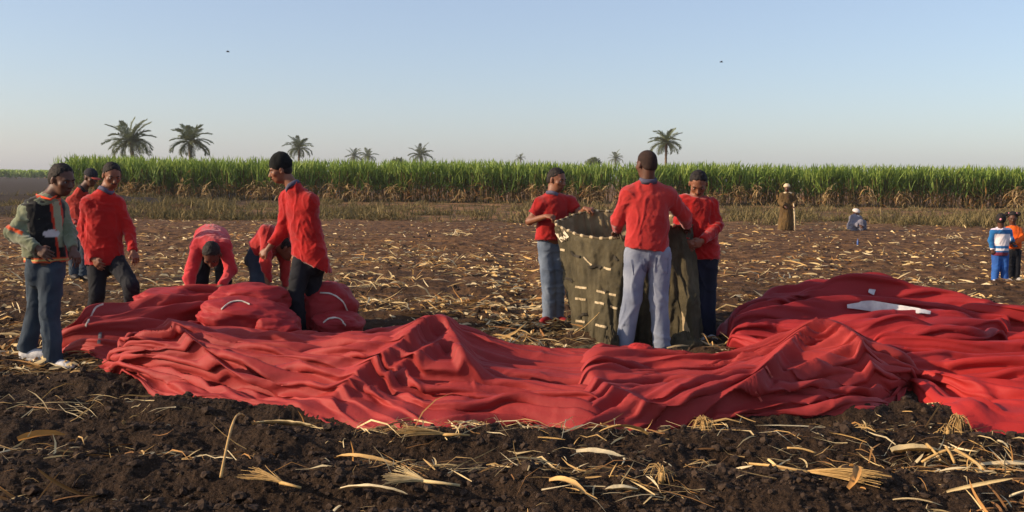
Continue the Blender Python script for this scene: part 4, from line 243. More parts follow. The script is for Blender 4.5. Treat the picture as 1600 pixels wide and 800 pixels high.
 [4,1,3,3,1,-3,-2,1,3,5,5,2,-2,-5,-2,0,5,6,2,-1,-5,-2,1,4,6,2,-2,-4,-3,1,4,6,4,1,-3,-5,-3,1,3,7,9,-18,9,-1,-4,-2,1,5,7,5,0,-3,-10,-6,0,0,0,0,-1,-1,-2,-2,-2,-1,0,-1,-2,-3,-4,-4,-3,-1,0,-2,0,2,0,-1,1,3,0,-1,-8,6,3,-2,-1,4,0,-2,4,-2,-4,0,2,2,0,4,-3,-4,0,3,-2,1,-2,5,3,-6,-2,1,7,3,-2,19,-7,-2,-6,2,1,2,6,3,5,-19,0,-4,7,-1,-1,-5,1,5,-3,-16,9,-5,0,-1,-2,2,0,-1,0,1,0,2,-2,-4,5,-5,2,0,4,-3,-1,0,3,0,1,0,2,1,1,-1,0,0,0,0,1,-1,1,-2,1,-1,0,3,-1,-3,1,4,-2,-1,-4,-2,-2,2,2,6,5,-4,0,-1,-2,-5,-2,24,-9,-10,-7,11,12,12,-7,-11,-9,8,-25,6,0,8,-10,-3,15,0,1,-4,0,0,1,4,-6,3,-2,1,1,-4,7,-4,1,3,0,2,-1,-1,0,-1,1,1,1,-1,-1,1,-1,2,-2,1,2,-1,1,1,-2,-5,3,4,-2,-2,4,2,-3,-5,0,3,1,-1,-5,3,0,-5,10,-3,2,-1,-17,-3,17,3,0,-2,7,-16,0,-3,3,-5,16,12,-14,-5,0,0,1,0,-3,0,2,3,-3,10,3,-11,-3,12,-4,1,0,-7,1,3,5,-3,2,-3,-2,0,0,5,0,1,-4,0,2,1,-4,5,-1,-5,1,0,-4,-3,4,5,0,-7,-7,1,5,-10,1,8,4,19,-1,-11,10,-2,-10,-3,8,0,2,8,-7,-6,4,3,-26,-6,8,8,0,3,0,0,-2,-1,2,1,4,-3,0,2,-8,-3,12,0,-6,3,-2,2,1,-1,-1,5,-3,0,1,0,-2,1,2,3,3,-4,-1,1,-2,-1,-1,3,0,4,-6,-10,6,5,1,-2,-5,8,-10,-12,10,11,-6,5,-1,-1,-1,-2,3,4,4,3,11,3,-2,-9,-10,-8,3,-4,0,3,4,-8,-2,3,3,3,5,3,-9,-6,3,0,-3,3,4,8,-8,-5,-4,3,3,3,3,-2,1,-5,-1,0,6,-1,-9,-3,12,-4,5,-2,1,2,1,-1,0,-5,-4,0,8,2,-8,-10,11,5,-3,-6,3,-4,7,2,-3,1,-1,1,3,-3,-4,1,-1,-2,0,0,-1,2,0,1,-4,-2,2,6,1,5,-3,-3,-4,-3,5,1,-2,3,8,-4,-5,-5,0,7,-2,5,1,-2,-7,-6,6,2,7,-7,5,2,-17,3,-1,8,2,0,3,-8,1,4,-1,6,-6,-4,0,11,-7,0,-1,4,-5,7,2,-4,-3,0,1,4,0,4,-3,-7,-1,3,-1,2,0,-4,1,-3,0,0,1,3,4,-1,-3,-7,-5,8,3,-1,5,2,-4,-9,-1,2,5,1,5,-2,2,-8,-8,6,7,-1,-3,5,-3,-7,3,-3,2,3,-4,1,-5,7,-4,1,6,-3,4,3,7,-9,3,2,-6,-9,14,-5,-9,7,0,-4,-2,3,7,5,-3,-4,-5,3,4,-2,2,3,0,-2,0,-1,4,4,1,-3,-6,-6,0,10,0,-2,10,-2,-8,-3,1,1,3,3,3,-2,-7,-6,1,6,0,4,-1,-1,-4,0,-1,1,2,-1,4,-2,-2,-7,-1,6,-7,7,6,2,1,0,-1,-8,5,3,-6,7,-4,-9,1,-1,2,5,-2,-2,-2,1,-1,2,1,5,0,-5,0,-3,1,0,6,4,-4,-6,-7,-2,14,-3,-1,7,2,-5,-4,-2,-6,2,4,7,4,-4,-6,-5,3,5,-2,4,3,-11,4,-3,-1,2,3,2,4,0,-5,-1,1,-4,7,-2,2,4,-10,7,-10,-1,-3,7,0,-6,3,5,-2,-1,3,-7,4,0,0,-2,2,2,5,-3,-3,-1,0,-1,-4,12,-1,-1,-4,-6,-1,3,-1,5,1,8,-7,-5,-3,-4,1,4,4,4,-1,-5,-2,-1,4,1,2,5,-4,1,-10,6,3,6,3,2,-3,-5,-1,-6,-4,6,-4,-1,1,-7,7,-10,5,4,1,-5,9,0,-1,-4,-4,4,1,7,-1,-2,0,-2,0,-1,-1,0,3,0,0,0,2,0,3,-6,2,-5,-5,8,1,0,9,-2,-4,-7,-4,-3,7,7,8,1,-10,-7,-3,8,7,3,12,-5,-11,-8,-3,-4,9,2,0,0,-4,-4,-3,1,2,-6,7,3,-3,-1,-5,7,0,-1,2,4,-1,3,-3,-8,3,4,0,3,-2,-1,3,-3,2,2,-6,4,-1,0,1,-1,2,-2,1,2,-6,-6,11,-2,2,3,5,-7,-5,-5,-8,9,8,9,6,-6,-10,-1,-6,5,1,2,2,-10,-4,-3,2,3,-2,6,7,-6,0,-4,-1,3,2,1,4,6,-9,-2,2,-7,6,-3,4,5,-6,-10,6,0,-2,8,-3,4,-4,0,-4,2,4,0,0,-2,6,-3,0,0,0,4,-3,-3,-4,6,-2,0,4,7,-4,-4,-6,-11,8,9,10,11,-5,-15,-6,-15,9,0,8,9,-7,-6,-5,-4,4,3,7,6,-5,-1,-4,-2,4,-2,1,6,2,-1,1,-2,-2,-6,-4,14,-8,0,-1,5,-11,7,6,-7,7,-3,0,0,-6,1,9,-5,-1,5,2,1,0,1,0,1,-1,-5,-3,6,-4,8,1,3,-5,-6,-9,4,12,10,8,-5,-18,-8,-9,6,2,7,8,1,-6,-5,-4,1,2,7,4,3,-8,-1,-4,-1,2,2,8,-2,3,-5,-4,-5,0,4,-1,-1,8,-8,4,-3,2,-1,2,2,2,-1,-4,1,-1,2,-1,3,3,-3,-3,4,0,0,1,-1,-3,-1,1,1,1,3,6,-4,-6,-5,0,10,6,1,-1,-13,-5,-6,-2,8,3,8,8,-5,-8,-4,-5,7,5,3,4,-3,-5,-2,-3,0,3,5,-1,2,-2,-4,-3,0,-2,1,4,5,0,-3,-3,1,-2,3,2,2,-1,-1,2,-6,2,5,-6,3,0,3,-6,0,0,-1,2,-3,0,-3,3,-3,5,3,3,-5,-4,-3,2,2,1,6,-5,-6,-5,-6,6,4,10,9,-4,-8,-5,-7,5,3,5,4,4,-8,-2,-3,-3,2,2,2,0,3,-3,-5,-1,0,-2,3,7,1,-2,4,-7,0,4,-1,-2,3,3,-8,3,-2,2,2,-1,4,-5,2,-4,0,0,0,2,-5,2,-4,5,-2,5,3,-3,-4,-8,-3,1,5,7,2,-5,-5,-5,0,8,6,6,2,-6,-8,-4,-4,5,7,6,9,-8,-6,1,-10,0,4,2,0,2,2,-6,-2,3,-6,5,5,4,1,-5,-9,9,0,-3,2,-1,1,0,-4,0,-1,6,-2,3,1,-3,-1,-1,1,0,1,-1,-2,1,-2,2,0,3,3,-3,-5,-5,0,3,4,5,-1,-3,-6,-6,6,5,5,7,-3,-8,-6,-8,8,6,8,7,-3,-9,-5,-6,-3,7,0,1,4,1,-2,-4,-1,-1,4,-1,8,1,-4,-4,4,-8,6,4,-2,0,-2,-3,7,-11,7,2,-4,10,-9,5,-6,4,1,0,1,-2,0,-2,2,-1,3,3,0,-3,-5,-3,2,4,6,4,-6,-5,-7,0,5,6,6,3,-8,-8,-5,2,7,6,5,2,-11,-7,-3,-3,4,4,2,2,5,-4,-1,-4,0,-1,3,5,2,-1,-10,4,3,-3,1,-1,5,-5,4,-6,3,-2,-3,7,3,-7,5,-3,-5,6,6,0,0,-3,2,-3,5,-3,4,2,-2,-3,-5,0,2,5,6,-2,-4,-6,-5,5,5,5,8,-7,-8,-5,-3,6,8,3,2,-6,-7,-3,-4,0,8,-2,6,5,-2,-2,-2,-3,-2,2,3,3,-1,-7,7,-3,-2,2,-4,4,2,1,0,-1,-8,0,3,5,4,-4,-3,0,3,-6,4,0,-1,-1,4,-4,4,-3,2,5,-5,-3,-3,1,2,6,4,-6,-3,-6,-3,7,5,8,-1,-7,-5,-5,2,5,6,1,0,-6,-6,-3,-2,6,1,5,3,3,-3,0,-6,-2,-1,2,2,1,2,-3,-3,5,-2,-6,0,3,4,5,-9,-1,-6,8,-1,2,3,-2,1,-4,3,0,-3,0,-1,0,1,-1,-1,5,0,-1,-1,-5,-1,1,5,3,1,-4,-3,-7,4,4,6,5,-3,-5,-6,-5,4,6,2,4,-5,-5,-4,-3,5,1,3,5,6,-4,-5,-2,-4,-3,2,3,1,2,1,1,-3,2,-5,1,2,-1,2,0,3,-10,2,-3,14,-6,-4,2,0,3,-4,1,-1,0,1,-2,0,1,0,1,2,-2,-1,-4,-1,3,3,5,-3,-3,-4,-6,8,3,8,4,-6,-8,-9,0,5,6,5,-2,-3,-7,-1,0,2,9,3,1,2,-6,-2,-7,-4,4,4,-2,3,2,-3,1,3,-5,-5,10,-1,-3,-5,8,-2,0,-4,5,-4,-1,4,-1,-3,3,1,2,-2,0,0,0,-1,2,2,-1,1,-2,-3,-2,3,1,3,2,-3,-3,-6,1,9,4,7,-4,-10,-8,-5,6,5,4,2,2,-9,0,0,2,7,-3,3,2,-8,-5,0,0,-2,3,4,-3,4,2,-2,-1,-6,2,2,1,-3,5,-2,-1,-4,2,-1,5,2,-5,2,1,0,-2,1,0,1,0,-1,3,-4,4,2,-2,2,-2,-2,-3,2,2,3,4,-3,-5,-5,8,1,8,2,-13,-9,-4,2,5,7,3,1,-3,0,-3,-4,10,-6,3,0,-3,-3,3,-5,1,2,5,-7,6,4,-6,1,-2,0,-1,6,-9,8,4,-8,-2,-1,2,1,0,3,-2,1,-1,-4,4,-2,1,1,0,1,-2,3,-1,0,5,0,-1,-3,-3,5,1,4,-2,-1,-2,1,3,-1,2,-5,-7,0,-7,6,7,3,6,-3,-6,-3,-5,3,-4,4,6,2,-3,-4,-2,3,-2,2,-1,0,5,-2,1,-3,3,-3,-4,-3,10,-2,-5,1,-3,6,-7,13,-4,-1,3,-4,1,-1,1,2,-2,-1,0,0,0,-3,1,-1,3,3,1,0,-2,4,3,2,-3,-2,-6,-1,2,7,5,-7,-2,-8,1,6,7,2,-2,-8,-6,1,-1,-1,4,5,-4,3,-2,2,1,-3,0,1,1,-1,0,1,-2,2,-4,1,-4,1,3,-1,4,2,-6,-8,12,-9,8,-6,6,2,-7,1,3,0,-1,0,0,1,-2,1,-2,-5,1,-2,0,1,8,-6,10,6,2,-4,-11,-1,3,2,5,-1,2,-3,1,4,0,0,-7,-4,4,-6,2,1,-2,0,6,-2,1,1,-5,-1,2,3,-4,0,2,2,3,-7,-3,-2,6,3,-3,-1,2,-3,2,1,-7,8,-2,5,-4,-3,0,3,-2,1,2,-2,0,1,-1,-1,1,0,-4,0,-3,2,-4,0,2,2,1,-5,4,3,5,5,-4,-2,-3,1,10,3,-1,-3,-4,3,-4,2,-5,-3,5,-1,-2,4,0,-1,-3,1,2,-4,-1,7,-2,2,-4,0,-3,-1,1,4,-4,3,0,0,-1,-1,6,-3,-2,-2,6,-6,1,1,3,-1,-2,0,0,-1,4,-3,-1,2,-2,-3,1,2,1,-1,1,-5,-9,-1,2,-3,8,9,-1,1,-5,-2,5,8,0,1,3,-2,-3,-2,3,1,-6,-1,4,-2,1,-5,1,2,0,0,-2,1,6,-2,0,-7,-3,8,-3,4,1,-2,-7,7,-5,3,-3,6,-4,3,-6,7,-3,-1,-2,7,1,-1,0,-1,0,4,-3,-1,1,-3,-1,2,3,0,-1,-2,-2,2,-7,2,1,1,-1,-2,-2,8,3,1,3,6,1,-3,-3,-2,4,0,-3,3,-4,1,-3,-2,1,2,-2,-1,1,3,1,-1,-5,1,-1,-4,10,-8,7,-1,5,-11,1,2,6,-6,5,-2,-1,-3,0,3,4,-3,2,1,0,0,-2,2,2,-2,0,-1,-2,1,2,0,-2,1,-1,-1,0,4,1,-3,-4,-3,-2,1,0,7,3,3,2,4,1,-3,-1,4,-2,1,-1,-6,0,-2,1,0,0,-1,1,3,0,-4,-3,1,0,-1,3,5,-2,-1,-7,7,-3,1,5,-4,3,-2,-2,0,1,3,-2,0,6,1,0,1,-2,-1,3,1,-2,3,-7,2,0,0,1,-2,1,1,0,3,2,-1,-1,-8,2,-6,3,-1,3,-1,4,7,6,-2,-1,3,0,-2,-1,-3,0,-5,1,4,-2,0,2,0,-1,-4,3,0,-1,3,0,1,-4,0,3,-5,3,0,-8,15,-8,4,-4,0,1,1,4,0,1,1,0,1,0,-2,1,1,-1,1,-1,-3,4,0,-2,-1,1,0,0,5,-1,-1,0,0,-2,0,-4,-4,0,-4,2,-7,11,13,-1,3,2,-1,-5,3,-3,1,-6,1,4,0,1,2,-3,-5,5,0,0,2,1,-9,4,-1,3,-1,8,-3,-1,0,3,-7,4,-4,2,1,-3,5,-3,-9,0,-1,2,-1,-1,2,-1,0,3,-6,3,0,0,-1,-1,2,2,3,-4,1,0,-1,-1,1,1,-1,-5,-5,-5,1,0,8,4,4,8,-4,-2,4,-2,1,1,-10,7,2,2,-1,-8,1,5,4,-2,-4,-1,2,-3,7,-3,4,-8,6,0,-2,2,-8,6,-5,4,-3,-1,-6,-7,-6,0,0,2,-2,0,1,0,-2,4,-6,3,0,-1,1,-1,1,3,2,-4,3,2,2,-7,4,-4,0,-2,0,-8,-1,-5,-3,12,-1,1,7,3,-4,7,7,-6,2,-8,6,0,-4,-5,7,-2,4,2,-2,-6,5,3,-8,0,5,2,-4,2,-5,3,-2,-1,2,-2,0,-3,-5,-4,2,0,0,-1,2,-1,0,2,-3,4,-3,-2,0,1,0,-1,2,3,-1,3,3,-3,-4,-2,0,2,-3,2,-2,-4,3,-2,3,-8,-6,-2,8,4,-7,-4,8,12,1,0,2,0,-5,5,-2,-5,4,3,-2,2,-1,2,6,-2,0,0,-6,1,0,1,2,-10,-1,-2,-2,4,4,-5,0,0,1,-3,5,-4,2,1,-1,0,1,-5,2,-1,1,1,-5,9,-2,6,-3,-7,-1,1,0,2,-1,0,-4,4,-1,-4,1,-3,-3,-1,-2,6,-1,-7,1,3,3,-1,9,-2,-1,5,2,-1,1,7,-4,0,-2,2,3,4,-8,6,0,-2,-5,-1,12,2,-3,-3,0,-2,-5,8,3,0,2,3,-9,5,1,2,-1,-5,3,-4,0,1,1,-1,3,-6,1,3,1,-4,0,1,2,1,-4,0,0,2,-5,1,0,-2,2,-3,-4,-1,7,-1,-12,1,3,9,-5,7,3,5,-1,-4,-7,-1,6,1,3,-6,-12,-7,7,5,-2,-2,4,-3,-1,3,-2,2,9,3,4,1,4,0,2,-4,11,-9,-3,6,2,-10,4,-5,3,4,-2,0,-1,-4,1,-7,-4,14,4,0,-1,-2,-1,-2,0,-1,0,4,-9,3,1,-1,-3,0,1,5,-5,-7,3,2,1,0,-2,0,3,-6,-2,-2,3,6,8,-4,-1,0,-6,-5,6,-3,1,2,0,-4,7,2,-1,1,-2,2,-1,0,1,4,-7,5,-3,-1,-3,13,-12,-1,4,-2,1,0,-6,12,-12,2,-3,-5,4,7,-4,5,5,-2,3,-8,1,-6,0,4,-1,0,-3,-1,1,7,6,-1,-10,-6,2,0,4,-2,3,12,-2,-5,-2,-2,-11,7,4,-1,2,-2,-6,7,-6,-1,2,1,-2,0,1,4,-1,-1,0,0,4,0,-5,0,4,0,1,-11,3,3,2,1,-1,0,0,-7,1,2,0,-5,0,0,11,-6,-9,2,5,7,2,-2,-2,-5,4,2,0,-4,-7,4,1,2,1,-2,-1,-4,0,-5,-1,3,3,5,5,-9,-2,-3,6,5,-1,-1,2,-8,7,-6,-4,4,-1,0,-2,5,2,-1,0,0,-1,3,-3,-1,2,1,-2,3,-3,2,0,3,-3,-10,9,-2,7,-8,1,5,-2,1,-8,3,7,1,-7,-2,-4,6,1,-1,-2,2,-1,-2,6,-2,-3,-3,7,0,-10,5,0,0,-5,-6,5,7,-5,-2,0,-1,2,2,4,-2,1,1,-5,3,4,-4,2,1,-3,1,6,-2,1,0,-1,-5,6,1,1,1,2,-7,0,1,0,0,-4,7,-6,6,-2,6,-5,-8,2,0,2,3,-2,-8,5,0,-1,-1,0,2,6,-4,2,-3,-4,-3,3,8,-5,-1,0,-3,-3,2,4,6,-4,-1,4,-1,14,-6,-10,1,-1,3,2,3,0,-2,-7,2,0,-3,5,0,-1,2,0,0,-3,1,-1,4,4,-3,-4,3,-3,2,3,-1,-2,1,-3,4,-3,2,0,-2,-8,2,4,-3,0,3,1,-3,0,1,-2,5,-2,1,0,0,0,-1,1,2,-2,3,2,-6,2,0,0,1,-3,4,2,2,-16,10,-2,-3,6,-3,1,-1,0,0,0,-3,4,4,-1,-1,3,-3,0,0,0,-6,9,-1,3,-1,-1,-5,2,6,-6,-1,6,-7,2,-5,10,-2,-6,-2,3,1,-2,1,5,1,-6,1,-2,-1,7,-3,-3,4,0,0,-4,-2,2,-1,-1,6,1,7,-2,-5,-6,-5,7,-3,-1,3,14,-12,6,-10,-2,8,-3,-1,0,2,-4,1,2,-2,4,-3,2,0,1,0,-6,12,-8,4,2,-3,-2,-1,2,-4,6,1,-3,2,-4,3,-3,-4,7,0,-3,4,1,-2,-1,1,-2,-6,3,4,0,1,-2,-3,1,0,0,-1,4,-2,1,-9,5,2,0,0,-1,-3,1,1,0,7,-7,4,-3,7,-8,-5,8,-1,3,-2,-2,1,-2,6,1,0,-3,1,0,0,-2,1,1,6,-1,-3,-1,-4,3,1,5,-5,-2,-1,-1,0,2,3,-5,-3,10,-7,3,-2,1,2,-5,0,4,1,-3,0,-2,4,-2,2,-4,3,2,-3,2,-1,-5,2,-3,1,-1,4,-4,0,9,-4,-4,5,3,-5,0,-1,-2,6,-6,2,6,-2,0,-1,-1,-1,1,2,0,0,3,-3,4,-1,-1,-3,-3,4,1,2,-4,4,-4,-1,1,0,-1,2,-2,3,-3,1,-3,7,-5,-1,0,6,-4,-4,4,-2,2,1,2,-5,3,1,-1,1,-2,2,-1,-8,10,-8,2,-1,2,0,-7,3,2,-1,-2,2,4,1,-1,4,-1,-4,-2,3,0,2,-1,-2,2,1,0,0,-3,-1,3,6,-8,1,0,-2,5,-2,6,-6,-4,5,-2,3,0,-1,-1,-2,-1,2,1,1,2,-8,5,2,0,-1,-5,5,3,-4,2,-1,2,2,-2,-3,1,0,-3,4,-6,6,-8,3,1,1,-1,-4,5,-5,3,5,0,0,0,-5,1,1,-1,1,1,1,-1,-2,0,3,0,0,0,-1,0,2,4,-6,1,-1,6,-2,-3,4,-4,-3,1,1,2,-1,0,-1,-2,1,2,-1,0,1,0,-1,0,3,-4,2,0,1,-4,8,-2,0,-2,-2,2,-1,-1,1,2,-4,1,1,-1,-3,7,0,-4,-3,-6,-1,4,3,8,-6,3,-5,0,5,0,0,-1,2,-1,-2,1,0,3,-1,0,-2,2,-1,-2,1,2,2,-3,0,0,-4,1,0,2,-1,1,0,-2,1,0,-1,0,6,-3,0,0,0,2,-5,2,0,0,2,1,-2,0,0,1,-3,3,-3,1,-1,3,-2,1,0,-7,-1,6,5,-1,-4,-3,1,1,1,-1,5,4,-7,5,0,-8,1,2,0,0,0,0,-1,2,-1,1,1,-2,0,-2,8,-5,2,0,-4,0,-2,1,1,1,2,-2,-1,0,0,-2,3,4,-3,0,-2,1,-2,2,0,0,0,2,0,-1,1,-1,0,2,-1,-3,7,-4,-1,0,-1,-3,-2,0,4,4,0,-2,-1,2,2,-4,3,0,4,-4,-2,-1,2,-9,4,3,0,0,0,0,1,-1,3,-3,1,-4,4,3,-3,3,-3,-1,-2,-1,2,1,3,-1,-1,-3,1,-1,-2,5,2,-1,-1,1,-1,-2,1,1,-5,6,-1,2,0,0,0,-1,0,-3,4,3,-4,-1,-2,2,-2,0,-3,3,0,3,2,-11,8,2,1,2,-5,5,-5,1,-1,3,-5,1,0,1,-1,0,1,0,1,-1,1,-4,-2,7,-2,3,-1,-4,0,-3,0,3,3,2,-1,-2,-4,1,-2,1,5,1,-1,2,-1,-1,-1,-1,-1,-2,4,1,1,2,1,-2,-3,-2,-3,7,3,-3,-2,1,0,-3,-3,-2,8,-1,-2,0,-4,8,-6,8,-2,-1,0,0,-1,3,-2,-2,0,0,1,-1,1,0,0,2,-3,-1,-2,2,3,0,2,-3,-2,-2,0,1,2,4,-1,-2,-2,-1,0,-1,1,3,3,-2,1,-5,-2,-2,1,-1,2,2,6,-1,2,-4,-3,1,-2,-2,5,2,4,-2,-3,-7,1,0,2,5,2,0,-6,-6,8,0,9,-5,-3,3,-2,-1,2,-3]),
'middle_fabric_bundle': (40, 66,
